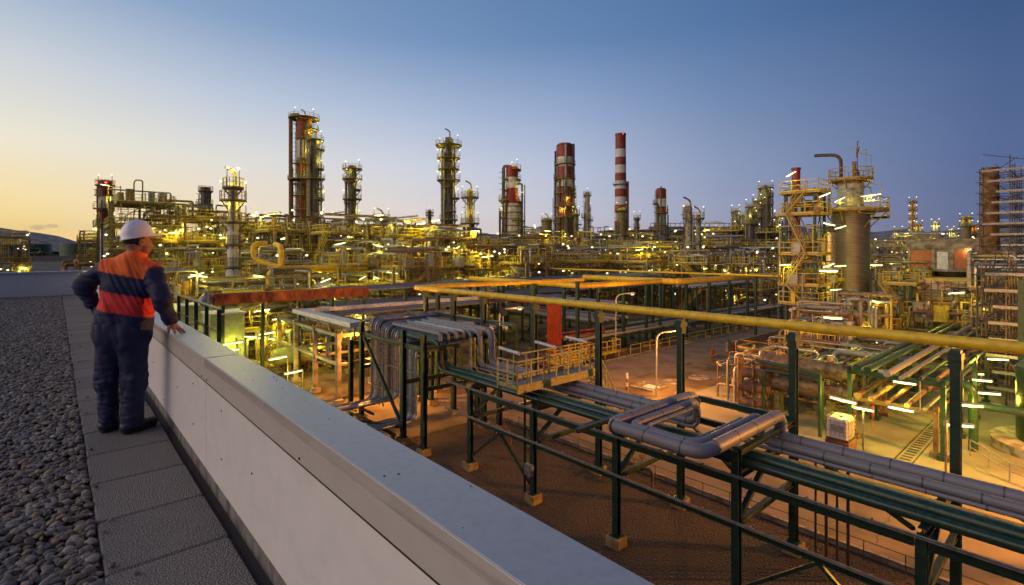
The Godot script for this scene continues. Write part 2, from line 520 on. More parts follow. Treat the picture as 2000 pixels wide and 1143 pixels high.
func roof() -> void:
	mat("roof_base", Color(0.05, 0.045, 0.045), 0.9)
	mat("slab", Color(0.37, 0.345, 0.335), 0.9, 0.0, "speck", Vector3.ONE * 0.8, "coarse", 1.2)
	mat("slab_b", Color(0.34, 0.32, 0.315), 0.9, 0.0, "speck", Vector3.ONE * 0.8, "coarse", 1.2)
	mat("slab_c", Color(0.4, 0.37, 0.355), 0.9, 0.0, "speck", Vector3.ONE * 0.8, "coarse", 1.2)
	mat("cap_top", Color(0.46, 0.46, 0.47), 0.42, 0.2, "fine", Vector3.ONE * 0.9)
	mat("panel", Color(0.7, 0.68, 0.65), 0.38, 0.0, "fine", Vector3(0.3, 0.3, 0.3))
	mat("fascia", Color(0.5, 0.46, 0.42), 0.4, 0.1, "fine", Vector3(0.35, 0.5, 0.35))
	mat("upstand", Color(0.2, 0.19, 0.18), 0.9, 0.0, "stain", Vector3(1.2, 0.4, 1.2), "coarse", 0.8)
	var mb := MB.new()
	mb.box(Vector3(-14.65, 4.15, -8.0), Vector3(30.9, 8.3, 33.9))
	struct("building_wall", mb, M.concrete).rotation.y = TH
	mb = MB.new()
	mb.box(Vector3(-14.65, 8.36, -8.0), Vector3(30.85, 0.12, 33.8))
	var deck := struct("roof_deck", mb, M.roof_base)
	deck.rotation.y = TH
	var variants := []
	for k in 3:
		var s := MB.new()
		s.bevel(Vector3.ZERO, Vector3(0.535, 0.05, 0.626), 0.009)
		variants.append(s.mesh())
	for k in 39:
		var o := obj("paving_slab", variants[k % 3], [M.slab, M.slab_b, M.slab_c][(k * 7 + k / 3) % 3], deck)
		o.position = Vector3(0.443 + rng.randf_range(-0.004, 0.004), 8.425 + rng.randf_range(-0.003, 0.003), -(0.27 + k * 0.64))
		o.rotation.y = rng.randf_range(-0.006, 0.006)
	# pebbles
	var peb := MB.new()
	peb.ball(Vector3.ZERO, Vector3(0.5, 0.5, 0.5), 10, 7)
	for k in peb.v.size():
		var q := peb.v[k]
		peb.v[k] = q * (1.0 + 0.16 * sin(q.x * 5.0 + 1.0) * cos(q.z * 4.0) + 0.1 * sin(q.y * 6.0 + q.z * 3.0))
	mat("pebble", Color(1, 1, 1), 0.62, 0.0, "speck", Vector3.ONE * 2.0)
	M.pebble.vertex_color_use_as_albedo = true
	M.pebble.uv1_triplanar = true
	var mm := MultiMesh.new()
	mm.transform_format = MultiMesh.TRANSFORM_3D; mm.use_colors = true; mm.mesh = peb.mesh()
	var where: Array[Transform3D] = []
	var tone := [Color(0.26, 0.21, 0.18), Color(0.33, 0.29, 0.27), Color(0.17, 0.145, 0.14), Color(0.3, 0.21, 0.14), Color(0.22, 0.2, 0.21), Color(0.42, 0.36, 0.32), Color(0.14, 0.11, 0.085), Color(0.32, 0.24, 0.2), Color(0.36, 0.27, 0.16)]
	var cols: Array[Color] = []
	var put := func(a: float, b: float, y: float, size: float) -> void:
		var bs := Basis.from_euler(Vector3(rng.randf_range(-0.45, 0.45), rng.randf() * TAU, rng.randf_range(-0.45, 0.45)))
		bs = bs * Basis().scaled(Vector3(size * rng.randf_range(1.0, 1.55), size * rng.randf_range(0.5, 0.75), size * rng.randf_range(0.8, 1.05)))
		where.append(Transform3D(bs, G(a, b, y)))
		var c: Color = tone[rng.randi() % tone.size()]
		cols.append(c * rng.randf_range(0.85, 1.6))
	for k in 105000:
		var a := 1.0 + 23.3 * pow(rng.randf(), 1.25)
		var b := rng.randf_range(-3.2, 0.158)
		if a < 8.0 and b < -1.6:
			continue
		var size := 0.031 * exp(rng.randf_range(-0.45, 0.62))
		put.call(a, b, 8.424 + rng.randf_range(0.0, 0.03), size)
	for q in [[3.2, 0.21], [3.05, 0.29], [3.62, 0.2], [3.75, 0.235], [4.35, 0.2], [5.2, 0.205], [6.4, 0.22], [7.1, 0.25], [8.0, 0.21], [9.4, 0.24], [2.86, 0.24], [11.0, 0.3], [12.6, 0.22], [10.2, 0.2]]:
		put.call(q[0], q[1], 8.463, 0.027)
	mm.instance_count = where.size()
	for k in where.size():
		mm.set_instance_transform(k, where[k]); mm.set_instance_color(k, cols[k])
	var gi := MultiMeshInstance3D.new()
	gi.name = "roof_gravel"; gi.multimesh = mm; gi.material_override = M.pebble
	gi.set_meta("kind", "stuff"); gi.set_meta("label", "loose rounded grey and brown pebbles covering the flat roof"); gi.set_meta("category", "gravel")
	add_child(gi)
	# the long parapet beside the man
	var par := thing("parapet_wall", "long pale parapet with wide grey metal cap beside the standing man", "parapet", Vector3.ZERO)
	var cuts := [-3.0, 0.35, 3.9, 7.4, 10.9, 14.4, 17.9, 21.4, 24.8]
	for k in cuts.size() - 1:
		var a0: float = cuts[k] + 0.003
		var a1: float = cuts[k + 1] - 0.003
		var l := a1 - a0
		var zc := -(a0 + a1) / 2
		mb = MB.new(); mb.bevel(Vector3(0.843, 9.275, zc), Vector3(0.216, 0.05, l), 0.006)
		obj("cap_section", mb, M.cap_top, par)
		mb = MB.new(); mb.bevel(Vector3(0.738, 9.2245, zc), Vector3(0.006, 0.149, l), 0.002)
		obj("fascia", mb, M.fascia, par)
		mb = MB.new(); mb.box(Vector3(0.7495, 8.86, zc), Vector3(0.009, 0.58, l))
		obj("wall_panel", mb, M.panel, par)
		for s in [[0.12, 0.05], [0.12, 0.34], [0.5, 0.45], [0.88, 0.05], [0.88, 0.34], [0.3, 0.2], [0.7, 0.22]]:
			mb = MB.new(); mb.ball(Vector3(0.744, 9.1 - s[1], -(a0 + l * s[0])), Vector3(0.004, 0.006, 0.006), 6, 4)
			obj("screw", mb, M.black, par)
		for s in [0.02, 0.5, 0.98]:
			mb = MB.new(); mb.ball(Vector3(0.734, 9.17, -(a0 + l * s)), Vector3(0.004, 0.007, 0.007), 6, 4)
			obj("screw", mb, M.black, par)
		mb = MB.new(); mb.box(Vector3(0.7345, 9.1515, zc), Vector3(0.007, 0.003, l)); obj("drip_edge", mb, M.black, par)
	mb = MB.new(); mb.box(Vector3(0.86, 8.7, -10.9), Vector3(0.17, 1.09, 27.8)); obj("core_wall", mb, M.upstand, par)
	mb = MB.new(); mb.box(Vector3(0.951, 8.8, -10.9), Vector3(0.006, 0.9, 27.8)); obj("outer_panel", mb, M.panel, par)
	var spots := MB.new()
	for k in 26:   # dark droppings and flecks on the cap
		spots.ball(Vector3(rng.randf_range(0.76, 0.93), 9.3005, -rng.randf_range(0.9, 7.0)), Vector3(0.003, 0.0012, 0.004) * rng.randf_range(0.5, 1.6), 6, 4)
	obj("fleck", spots, M.black, par, true)
	# the parapet that closes the roof at its far end
	var back := thing("parapet_wall", "low blue-grey parapet across the far end of the gravel roof", "parapet", Vector3.ZERO)
	mb = MB.new(); mb.box(Vector3(-13.0, 8.83, -24.73), Vector3(27.2, 0.8, 0.2)); obj("wall_panel", mb, M.panel, back)
	mb = MB.new(); mb.bevel(Vector3(-13.0, 9.265, -24.72), Vector3(27.3, 0.07, 0.3), 0.01); obj("cap_section", mb, M.cap_top, back)
	# a gallery with a railing, outside the parapet
	var gal := thing("gallery_railing", "steel railing with flat dark bars beyond the parapet beside the man's hand", "railing", Vector3.ZERO)
	mb = MB.new(); mb.box(Vector3(2.05, 7.44, -18.4), Vector3(2.2, 0.12, 9.0)); obj("walkway", mb, M.green, gal)
	for k in 7:
		mb = MB.new(); mb.bar(Vector3(3.0, 7.5, -14.25 - k * 1.38), Vector3(3.0, 8.58, -14.25 - k * 1.38), 0.03, 0.09); obj("post", mb, M.green, gal)
	mb = MB.new(); mb.bar(Vector3(3.0, 8.6, -14.1), Vector3(3.0, 8.6, -22.8), 0.07, 0.035); obj("top_rail", mb, M.steel, gal)
	mb = MB.new(); mb.bar(Vector3(2.98, 8.05, -14.1), Vector3(2.98, 8.05, -22.8), 0.02, 0.02); obj("mid_rail", mb, M.green, gal)

class SD:
	var a: Array[Vector3] = []
	var b: Array[Vector3] = []
	var ra := PackedFloat32Array()
	var rb := PackedFloat32Array()
	var k := 0.03
	var ell: Array = []
	func cap(p: Vector3, q: Vector3, r0: float, r1: float) -> void:
		a.append(p); b.append(q - p); ra.append(r0); rb.append(r1 - r0)
	func one(j: int, p: Vector3) -> float:
		var w := p - a[j]
		var t := clampf(w.dot(b[j]) / maxf(b[j].length_squared(), 1e-9), 0.0, 1.0)
		return (w - b[j] * t).length() - ra[j] - rb[j] * t
	func range_d(p: Vector3, from: int, to: int) -> float:
		var d := 10.0
		for j in range(from, to):
			var e := one(j, p)
			if e > d + k:
				continue
			var h := maxf(k - absf(d - e), 0.0) / k
			d = minf(d, e) - h * h * k * 0.25
		return d
	func d(p: Vector3) -> float:
		var r := range_d(p, 0, a.size())
		for e in ell:
			var q: Vector3 = (p - e[0]) / e[1]
			var l := q.length()
			var f: float = (l - 1.0) * e[1][e[1].min_axis_index()] if l < 1e-4 else l * (l - 1.0) / (q / e[1]).length()
			var h := maxf(k - absf(r - f), 0.0) / k
			r = minf(r, f) - h * h * k * 0.25
		return r

# surface nets: one vertex in each cell the surface crosses, one quad round each crossed edge
func nets(f: Callable, lo: Vector3, hi: Vector3, h: float, paint: Callable, out: Array, xf := Transform3D()) -> void:
	var nx := int(ceil((hi.x - lo.x) / h / 6.0)) * 6 + 1
	var ny := int(ceil((hi.y - lo.y) / h / 6.0)) * 6 + 1
	var nz := int(ceil((hi.z - lo.z) / h / 6.0)) * 6 + 1
	var val := PackedFloat32Array()
	val.resize(nx * ny * nz); val.fill(1.0)
	var reach := h * 6.0 * 0.87 + h * 1.5
	var live := []
	for bx in (nx - 1) / 6:
		for by in (ny - 1) / 6:
			for bz in (nz - 1) / 6:
				var c: float = f.call(lo + (Vector3(bx, by, bz) * 6.0 + Vector3.ONE * 3.0) * h)
				if absf(c) < reach:
					live.append(Vector3i(bx, by, bz))
				elif c < 0.0:
					for x in 7:
						for y in 7:
							for z in 7:
								var q := ((bx * 6 + x) * ny + by * 6 + y) * nz + bz * 6 + z
								if val[q] == 1.0:
									val[q] = -1.0
	var done := PackedByteArray()
	done.resize(val.size())
	for b in live:
		for x in 7:
			for y in 7:
				for z in 7:
					var q: int = ((b.x * 6 + x) * ny + b.y * 6 + y) * nz + b.z * 6 + z
					if done[q] == 0:
						done[q] = 1
						val[q] = f.call(lo + Vector3(b.x * 6 + x, b.y * 6 + y, b.z * 6 + z) * h)
	var vid := {}
	var off := [0, nz * ny, nz, nz * ny + nz, 1, nz * ny + 1, nz + 1, nz * ny + nz + 1]
	var pos := [Vector3(0, 0, 0), Vector3(1, 0, 0), Vector3(0, 1, 0), Vector3(1, 1, 0), Vector3(0, 0, 1), Vector3(1, 0, 1), Vector3(0, 1, 1), Vector3(1, 1, 1)]
	var edges := [0, 1, 2, 3, 4, 5, 6, 7, 0, 2, 1, 3, 4, 6, 5, 7, 0, 4, 1, 5, 2, 6, 3, 7]
	var V: PackedVector3Array = out[0]
	var N: PackedVector3Array = out[1]
	var C: PackedColorArray = out[2]
	var I: PackedInt32Array = out[3]
	for b in live:
		for x in 6:
			for y in 6:
				for z in 6:
					var q: int = ((b.x * 6 + x) * ny + b.y * 6 + y) * nz + b.z * 6 + z
					var s := 0
					var d := PackedFloat32Array()
					for k in 8:
						var e: float = val[q + off[k]]
						d.append(e)
						if e < 0.0:
							s += 1
					if s == 0 or s == 8:
						continue
					var sum := Vector3.ZERO
					var m := 0
					for k in 12:
						var d0 := d[edges[k * 2]]
						var d1 := d[edges[k * 2 + 1]]
						if (d0 < 0.0) != (d1 < 0.0):
							sum += (pos[edges[k * 2]] as Vector3).lerp(pos[edges[k * 2 + 1]], d0 / (d0 - d1)); m += 1
					var p := lo + (Vector3(b.x * 6 + x, b.y * 6 + y, b.z * 6 + z) + sum / m) * h
					var g := Vector3(d[1] + d[3] + d[5] + d[7] - d[0] - d[2] - d[4] - d[6], d[2] + d[3] + d[6] + d[7] - d[0] - d[1] - d[4] - d[5], d[4] + d[5] + d[6] + d[7] - d[0] - d[1] - d[2] - d[3]).normalized()
					vid[q] = V.size()
					V.append(xf * p); N.append(xf.basis * g); C.append(paint.call(p))
	for q in vid:
		for ax in 3:
			var st: int = [ny * nz, nz, 1][ax]
			var u: int = [nz, 1, ny * nz][ax]
			var w: int = [1, ny * nz, nz][ax]
			var d0: float = val[q]
			var d1: float = val[q + st]
			if (d0 < 0.0) == (d1 < 0.0) or not (vid.has(q - u) and vid.has(q - w) and vid.has(q - u - w)):
				continue
			var p0: int = vid[q]
			var p1: int = vid[q - u]
			var p2: int = vid[q - u - w]
			var p3: int = vid[q - w]
			if d0 < 0.0:
				I.append_array([p0, p2, p1, p0, p3, p2])
			else:
				I.append_array([p0, p1, p2, p0, p2, p3])
	out[0] = V; out[1] = N; out[2] = C; out[3] = I

func net_mesh(out: Array) -> ArrayMesh:
	var m := ArrayMesh.new()
	var arr := []
	arr.resize(Mesh.ARRAY_MAX)
	arr[Mesh.ARRAY_VERTEX] = out[0]; arr[Mesh.ARRAY_NORMAL] = out[1]; arr[Mesh.ARRAY_COLOR] = out[2]; arr[Mesh.ARRAY_INDEX] = out[3]
	m.add_surface_from_arrays(Mesh.PRIMITIVE_TRIANGLES, arr)
	return m

func net_out() -> Array:
	return [PackedVector3Array(), PackedVector3Array(), PackedColorArray(), PackedInt32Array()]

func man() -> void:
	var skin := Color(0.36, 0.17, 0.1)
	var navy := Color(0.009, 0.015, 0.055)
	var orange := Color(0.95, 0.15, 0.012)
	var red := Color(0.72, 0.035, 0.026)
	var side := Vector3(0.97, 0, -0.26)
	var fwd := Vector3(-0.26, 0, -0.97)
	var s := SD.new()
	s.k = 0.05
	var bar3 := func(c: Vector3, half: float, r: float) -> void: s.cap(c - side * half, c + side * half, r, r)
	# trunk
	bar3.call(Vector3(-0.05, 0.885, 0.0), 0.085, 0.135)
	bar3.call(Vector3(-0.035, 0.99, -0.005), 0.07, 0.142)
	bar3.call(Vector3(-0.01, 1.1, -0.01), 0.06, 0.145)
	bar3.call(Vector3(0.012, 1.25, -0.005), 0.085, 0.128)
	bar3.call(Vector3(0.025, 1.37, 0.0), 0.11, 0.098)
	s.cap(Vector3(-0.02, 1.06, -0.01) + fwd * 0.07, Vector3(-0.03, 0.95, 0) + fwd * 0.05, 0.13, 0.12)
	s.cap(Vector3(0.04, 1.38, 0.0), Vector3(0.058, 1.515, -0.005), 0.1, 0.062)
	s.cap(Vector3(0.052, 1.49, 0.0), Vector3(-0.14, 1.42, 0.03), 0.06, 0.07)
	s.cap(Vector3(0.052, 1.49, 0.0), Vector3(0.19, 1.385, -0.025), 0.06, 0.07)
	s.cap(Vector3(-0.1, 0.86, 0.045), Vector3(-0.09, 0.8, 0.045), 0.1, 0.09)
	s.cap(Vector3(0.02, 0.85, 0.03), Vector3(0.03, 0.8, 0.03), 0.11, 0.1)
	var legs0 := s.a.size()
	s.cap(Vector3(-0.13, 0.82, 0.02), Vector3(-0.178, 0.45, 0.005), 0.112, 0.08)
	s.cap(Vector3(-0.178, 0.45, 0.005), Vector3(-0.182, 0.085, -0.02), 0.08, 0.066)
	s.cap(Vector3(0.03, 0.82, -0.01), Vector3(0.028, 0.44, -0.03), 0.12, 0.088)
	s.cap(Vector3(0.028, 0.44, -0.03), Vector3(0.026, 0.075, 0.0), 0.088, 0.08)
	var legs1 := s.a.size()
	# arms
	s.cap(Vector3(-0.15, 1.41, 0.03), Vector3(-0.335, 1.27, 0.065), 0.075, 0.066)
	s.cap(Vector3(-0.335, 1.27, 0.065), Vector3(-0.272, 1.105, 0.04), 0.066, 0.05)
	s.cap(Vector3(0.195, 1.37, -0.02), Vector3(0.345, 1.14, 0.075), 0.078, 0.066)
	s.cap(Vector3(0.345, 1.14, 0.075), Vector3(0.372, 0.965, 0.02), 0.064, 0.052)
	var arms1 := s.a.size()
	var cloth := FastNoiseLite.new()
	cloth.noise_type = FastNoiseLite.TYPE_SIMPLEX_SMOOTH; cloth.frequency = 0.09; cloth.seed = 8; cloth.fractal_type = FastNoiseLite.FRACTAL_NONE
	var body := func(p: Vector3) -> float:
		var t := s.range_d(p, 0, legs1)
		# the two legs stay apart below the crotch
		if p.y < 0.72:
			var l := s.range_d(p, legs0, legs0 + 2)
			var r := s.range_d(p, legs0 + 2, legs0 + 4)
			var hh := minf(l, r)
			t = lerpf(hh, t, smoothstep(0.6, 0.72, p.y))
		var arm := s.range_d(p, legs1, arms1)
		var h := maxf(0.03 - absf(t - arm), 0.0) / 0.03
		var d := minf(t, arm) - h * h * 0.0075
		if absf(d) < 0.06:
			# folds of cloth: slanting on the back, gathered at elbows, waist, knees and hems
			var u := p.dot(side)
			var n1 := cloth.get_noise_3d(p.x * 100.0, p.y * 55.0, p.z * 100.0)
			var n2 := cloth.get_noise_3d(p.x * 45.0 + 90.0, p.y * 150.0, p.z * 45.0)
			var n3 := cloth.get_noise_3d(u * 150.0 + p.y * 70.0, p.y * 22.0, 40.0)
			var fold := 0.016 * (absf(n3) - 0.2)
			if arm < t:
				fold = 0.017 * (absf(n2) - 0.2) + 0.008 * n1
			elif p.y < 0.95:
				var knee := 1.0 - smoothstep(0.08, 0.3, absf(p.y - 0.4))
				var hem := 1.0 - smoothstep(0.1, 0.3, p.y)
				fold = 0.012 * (absf(n1) - 0.2) + 0.013 * (absf(n2) - 0.2) * maxf(knee, hem)
			d -= fold
			if p.y < 1.035 and p.y > 0.99 and arm > t:
				d += 0.005 * (1.0 - absf(p.y - 1.012) / 0.022)
		return maxf(d, 0.045 - p.y)
	var paint := func(p: Vector3) -> Color:
		var t := s.range_d(p, 0, legs0)
		var arm := s.range_d(p, legs1, arms1)
		var v := p.y + 0.22 * p.dot(side)
		var c := navy.lerp(orange, smoothstep(1.348, 1.356, v)).lerp(red, smoothstep(1.024, 1.032, v) * (1.0 - smoothstep(1.188, 1.196, v)))
		return c.lerp(navy, smoothstep(-0.006, 0.006, t - arm) if p.y < 1.47 else 0.0)
	var out := net_out()
	nets(body, Vector3(-0.46, 0.03, -0.3), Vector3(0.5, 1.6, 0.3), 0.0115, paint, out)
	# collar ring, cuffs
	# head: face towards -z in its own axes
	var turn := Transform3D(Basis.from_euler(Vector3(deg_to_rad(-4), deg_to_rad(-30), deg_to_rad(3))), Vector3(0.068, 1.628, -0.025))
	var hd := SD.new()
	hd.k = 0.022
	hd.ell = [[Vector3(0, 0.045, 0.012), Vector3(0.076, 0.09, 0.096)], [Vector3(0, -0.025, -0.03), Vector3(0.06, 0.08, 0.068)], [Vector3(0, 0.0, 0.03), Vector3(0.066, 0.07, 0.07)]]
	hd.cap(Vector3(0, -0.08, -0.06), Vector3(0, -0.083, -0.072), 0.024, 0.02)       # chin
	hd.cap(Vector3(-0.04, -0.06, -0.03), Vector3(0.04, -0.06, -0.03), 0.03, 0.03)    # jaw
	hd.cap(Vector3(0, 0.022, -0.094), Vector3(0, -0.02, -0.112), 0.009, 0.013)      # nose
	hd.cap(Vector3(-0.012, -0.024, -0.1), Vector3(0.012, -0.024, -0.1), 0.009, 0.009)
	hd.cap(Vector3(-0.028, 0.034, -0.084), Vector3(0.028, 0.034, -0.084), 0.011, 0.011) # brow
	hd.cap(Vector3(-0.017, -0.05, -0.096), Vector3(0.017, -0.05, -0.096), 0.007, 0.007) # lips
	hd.cap(Vector3(0, -0.05, 0.02), Vector3(-0.012, -0.19, 0.035), 0.056, 0.064)     # neck
	var head_d := func(p: Vector3) -> float:
		var d := hd.d(p)
		for e in [-1.0, 1.0]:   # eye sockets and ears
			var eye := Vector3(0.031 * e, 0.014, -0.094)
			d = maxf(d, 0.015 - (p - eye).length()) if d > -0.012 else d
			d = minf(d, (p - Vector3(0.031 * e, 0.013, -0.078)).length() - 0.0125)
			var q := (p - Vector3(0.079 * e, -0.002, 0.012)) / Vector3(0.012, 0.034, 0.021)
			var ear := (q.length() - 1.0) * 0.012
			var hol := (p - Vector3(0.092 * e, -0.001, 0.008)).length() - 0.012
			d = minf(d, maxf(ear, -hol))
		return d
	var head_paint := func(p: Vector3) -> Color:
		if p.z < -0.085 and absf(absf(p.x) - 0.031) < 0.013 and absf(p.y - 0.013) < 0.007:
			return Color(0.5, 0.47, 0.44) if absf(absf(p.x) - 0.031) > 0.006 else Color(0.03, 0.02, 0.015)
		if p.z < -0.07 and p.y > 0.03 and p.y < 0.043 and absf(p.x) > 0.012:
			return Color(0.04, 0.03, 0.025)
		if p.y < -0.03 and p.z < 0.0 and p.y > -0.12:
			return skin * 0.72 if p.y > -0.045 or p.y < -0.056 else Color(0.33, 0.12, 0.09)
		return skin
	nets(head_d, Vector3(-0.11, -0.2, -0.15), Vector3(0.11, 0.15, 0.13), 0.0038, head_paint, out, turn)
	# hands: palm, four fingers and a thumb, each its own short chain
	var hands := func(spec: Array, lo: Vector3, hi: Vector3) -> void:
		var h := SD.new()
		h.k = 0.008
		for c in spec:
			h.cap(c[0], c[1], c[2], c[3])
		nets(func(p: Vector3) -> float: return h.d(p), lo, hi, 0.0032, func(_p: Vector3) -> Color: return skin, out)
	var w := Vector3(0.374, 0.955, 0.02)
	var K := [Vector3(0.402, 0.902, 0.03), Vector3(0.413, 0.906, 0.008), Vector3(0.416, 0.903, -0.014), Vector3(0.412, 0.896, -0.034)]
	var spec := [[w + Vector3(0, 0.03, 0), w, 0.027, 0.025], [w, Vector3(0.4, 0.912, 0.016), 0.023, 0.022], [w, Vector3(0.398, 0.91, -0.012), 0.022, 0.018]]
	var mid := [Vector3(0.426, 0.873, 0.042), Vector3(0.444, 0.879, 0.014), Vector3(0.447, 0.876, -0.016), Vector3(0.437, 0.874, -0.044)]
	var tip := [Vector3(0.434, 0.858, 0.05), Vector3(0.462, 0.858, 0.018), Vector3(0.466, 0.858, -0.018), Vector3(0.452, 0.858, -0.052)]
	for k in 4:
		spec.append([w.lerp(K[k], 0.7), K[k], 0.016, 0.0115])
		spec.append([K[k], mid[k], 0.0105, 0.009])
		spec.append([mid[k], tip[k], 0.009, 0.0075])
	spec.append([w + Vector3(0.004, -0.02, 0.012), Vector3(0.376, 0.905, 0.045), 0.017, 0.012])
	spec.append([Vector3(0.376, 0.905, 0.045), Vector3(0.381, 0.878, 0.057), 0.011, 0.01])
	spec.append([Vector3(0.381, 0.878, 0.057), Vector3(0.388, 0.859, 0.063), 0.0098, 0.008])
	hands.call(spec, Vector3(0.33, 0.845, -0.075), Vector3(0.49, 1.0, 0.085))
	w = Vector3(-0.268, 1.095, 0.04)
	spec = [[w + Vector3(-0.004, 0.03, 0.002), w, 0.027, 0.025], [w, Vector3(-0.235, 1.055, 0.015), 0.023, 0.021], [w, Vector3(-0.245, 1.05, -0.005), 0.02, 0.017]]
	for k in 4:
		var kn := Vector3(-0.226 - 0.008 * k, 1.066 - 0.02 * k, -0.005 - 0.006 * k)
		spec.append([w.lerp(kn, 0.7), kn, 0.015, 0.0115])
		spec.append([kn, kn + Vector3(0.004, -0.006, -0.042), 0.0105, 0.0095])
		spec.append([kn + Vector3(0.004, -0.006, -0.042), kn + Vector3(0.026, -0.008, -0.07), 0.0095, 0.008])
	spec.append([w + Vector3(0.01, -0.01, 0.01), Vector3(-0.232, 1.075, 0.045), 0.016, 0.012])
	spec.append([Vector3(-0.232, 1.075, 0.045), Vector3(-0.205, 1.062, 0.05), 0.0115, 0.0085])
	hands.call(spec, Vector3(-0.33, 0.97, -0.12), Vector3(-0.17, 1.14, 0.09))
	var m := StandardMaterial3D.new()
	m.vertex_color_use_as_albedo = true; m.roughness = 0.72
	var o := MeshInstance3D.new()
	o.name = "person"; o.mesh = net_mesh(out); o.material_override = m
	o.position = Vector3(-3.29, 8.45, -4.44)
	add_child(o)
	tag(o, "person in orange, red and navy coverall, white helmet, one hand on the parapet", "person")
	# hair under the helmet
	var ho := net_out()
	var hair_d := func(p: Vector3) -> float:
		var q := (p - Vector3(0, 0.03, 0.016)) / Vector3(0.081, 0.092, 0.1)
		var d := (q.length() - 1.0) * 0.085 + 0.0015 * sin(p.x * 160.0) * sin(p.y * 120.0 + p.z * 90.0)
		d = maxf(d, -(p.y + 0.062 - 0.35 * maxf(0.0, -p.z)))
		d = maxf(d, -(p.z + 0.004) - 0.5 * maxf(0.0, p.y - 0.02))
		return maxf(d, p.y - 0.09)
	nets(hair_d, Vector3(-0.1, -0.09, -0.08), Vector3(0.1, 0.11, 0.13), 0.004, func(_p: Vector3) -> Color: return Color(0.014, 0.011, 0.01), ho, turn)
	var ha := obj("hair", net_mesh(ho), m, o)
	# shoes
	mat("shoe", Color(0.014, 0.013, 0.013), 0.45)
	for e in [[Vector3(0.012, 0.05, 0.035), Vector3(0.09, 0.046, -0.165), Vector3(0.014, 0.12, -0.005)], [Vector3(-0.2, 0.05, -0.0), Vector3(-0.175, 0.046, -0.215), Vector3(-0.18, 0.12, -0.025)]]:
		var sh := SD.new()
		sh.k = 0.03
		sh.cap(e[0], e[0].lerp(e[1], 0.5), 0.046, 0.045)
		sh.cap(e[0].lerp(e[1], 0.5), e[1], 0.046, 0.043)
		sh.cap(e[2], e[0] + Vector3(0, 0.03, -0.01), 0.055, 0.05)
		sh.cap(e[2], e[0].lerp(e[1], 0.55), 0.045, 0.045)
		var so := net_out()
		var sole := func(p: Vector3) -> float:
			var d := sh.d(p)
			if p.y < 0.022:
				d -= 0.005
			return maxf(d, 0.001 - p.y)
		nets(sole, Vector3(minf(e[0].x, e[1].x) - 0.075, -0.01, e[1].z - 0.07), Vector3(maxf(e[0].x, e[1].x) + 0.075, 0.16, e[0].z + 0.08), 0.006, func(_p: Vector3) -> Color: return Color(1, 1, 1), so)
		obj("shoe", net_mesh(so), M.shoe, o)
	# collar and cuffs
	mat("collar", orange, 0.75)
	mat("cuff", navy, 0.8)
	var cb := MB.new()
	cb.lathe([Vector2(0.083, -0.03), Vector2(0.079, 0.012), Vector2(0.074, 0.026), Vector2(0.068, 0.022), Vector2(0.066, -0.02)], 22, Transform3D(Basis.from_euler(Vector3(-0.25, 0.2, -0.16)), Vector3(0.062, 1.52, -0.012)))
	obj("collar", cb, M.collar, o)
	cb = MB.new()
	cb.tube([Vector3(0.368, 0.99, 0.03), Vector3(0.375, 0.948, 0.018)], 0.046, 16)
	obj("cuff", cb, M.cuff, o)
	cb = MB.new()
	cb.tube([Vector3(-0.29, 1.14, 0.048), Vector3(-0.268, 1.09, 0.038)], 0.05, 16)
	obj("cuff", cb, M.cuff, o)
	# helmet: a ribbed shell with a peak
	mat("helmet", Color(0.84, 0.84, 0.86), 0.28)
	var hv := MB.new()
	var rows := []
	for r in 15:
		var ph := PI / 2 * r / 12.0
		var row := []
		for c in 49:
			var t := TAU * c / 48.0
			var fx := sin(t)
			var fz := -cos(t)            # t = 0 looks ahead
			var p := Vector3.ZERO
			if r <= 12:
				var sh2 := pow(sin(ph), 0.82)
				p = Vector3(fx * 0.101 * sh2, 0.128 * cos(ph), fz * 0.122 * sh2)
				var ridge := exp(-pow(fx * sh2 / 0.11, 2.0)) + exp(-pow((absf(fx) * sh2 - 0.42) / 0.07, 2.0)) * 0.75
				p.y += 0.014 * ridge * (1.0 - smoothstep(0.55, 1.0, sh2)) * (1.0 if fz < 0.9 else 0.6)
			else:
				var peak := pow(maxf(0.0, cos(t)), 2.2)
				var lipw := 0.006 + 0.05 * peak
				var kx := 1.0 if r == 13 else 0.97
				p = Vector3(fx * (0.101 + 0.007) * kx, -0.004 - 0.014 * peak - (0.006 if r == 14 else 0.0), fz * (0.122 + lipw) * kx)
			if r >= 11:
				p.y -= 0.02 * maxf(0.0, -cos(t)) * (r - 10) / 4.0
			row.append(p)
		rows.append(row)
	for r in 14:
		for c in 48:
			hv.quad(rows[r][c], rows[r + 1][c], rows[r + 1][c + 1], rows[r][c + 1])
	var st := SurfaceTool.new()
	st.begin(Mesh.PRIMITIVE_TRIANGLES)
	for k in hv.i.size():
		st.set_smooth_group(0)
		st.add_vertex(hv.v[hv.i[k]])
	st.index(); st.generate_normals()
	var he := obj("helmet", st.commit(), M.helmet, o)
	he.transform = Transform3D(Basis.from_euler(Vector3(deg_to_rad(7), deg_to_rad(-32), deg_to_rad(4))), Vector3(0.064, 1.688, -0.024))
	var hb := MB.new()
	var band := []
	for c in 33:
		var t := TAU * c / 32.0
		band.append(Vector3(sin(t) * 0.105, -0.012 - 0.012 * maxf(0.0, -cos(t)), -cos(t) * 0.126))
	hb.tube(band, 0.006, 6, false)
	obj("rim", hb, M.helmet, he)

var O := Vector3.ZERO
func L(a: float, b: float, y := 0.0) -> Vector3:   # the grid, in the axes of the thing being built
	return Vector3(b, y, -a) - O

func base(called: String, label: String, category: String, a: float, b: float, group := "") -> Node3D:
	O = Vector3(b, 0, -a)
	return thing(called, label, category, G(a, b), TH, group)

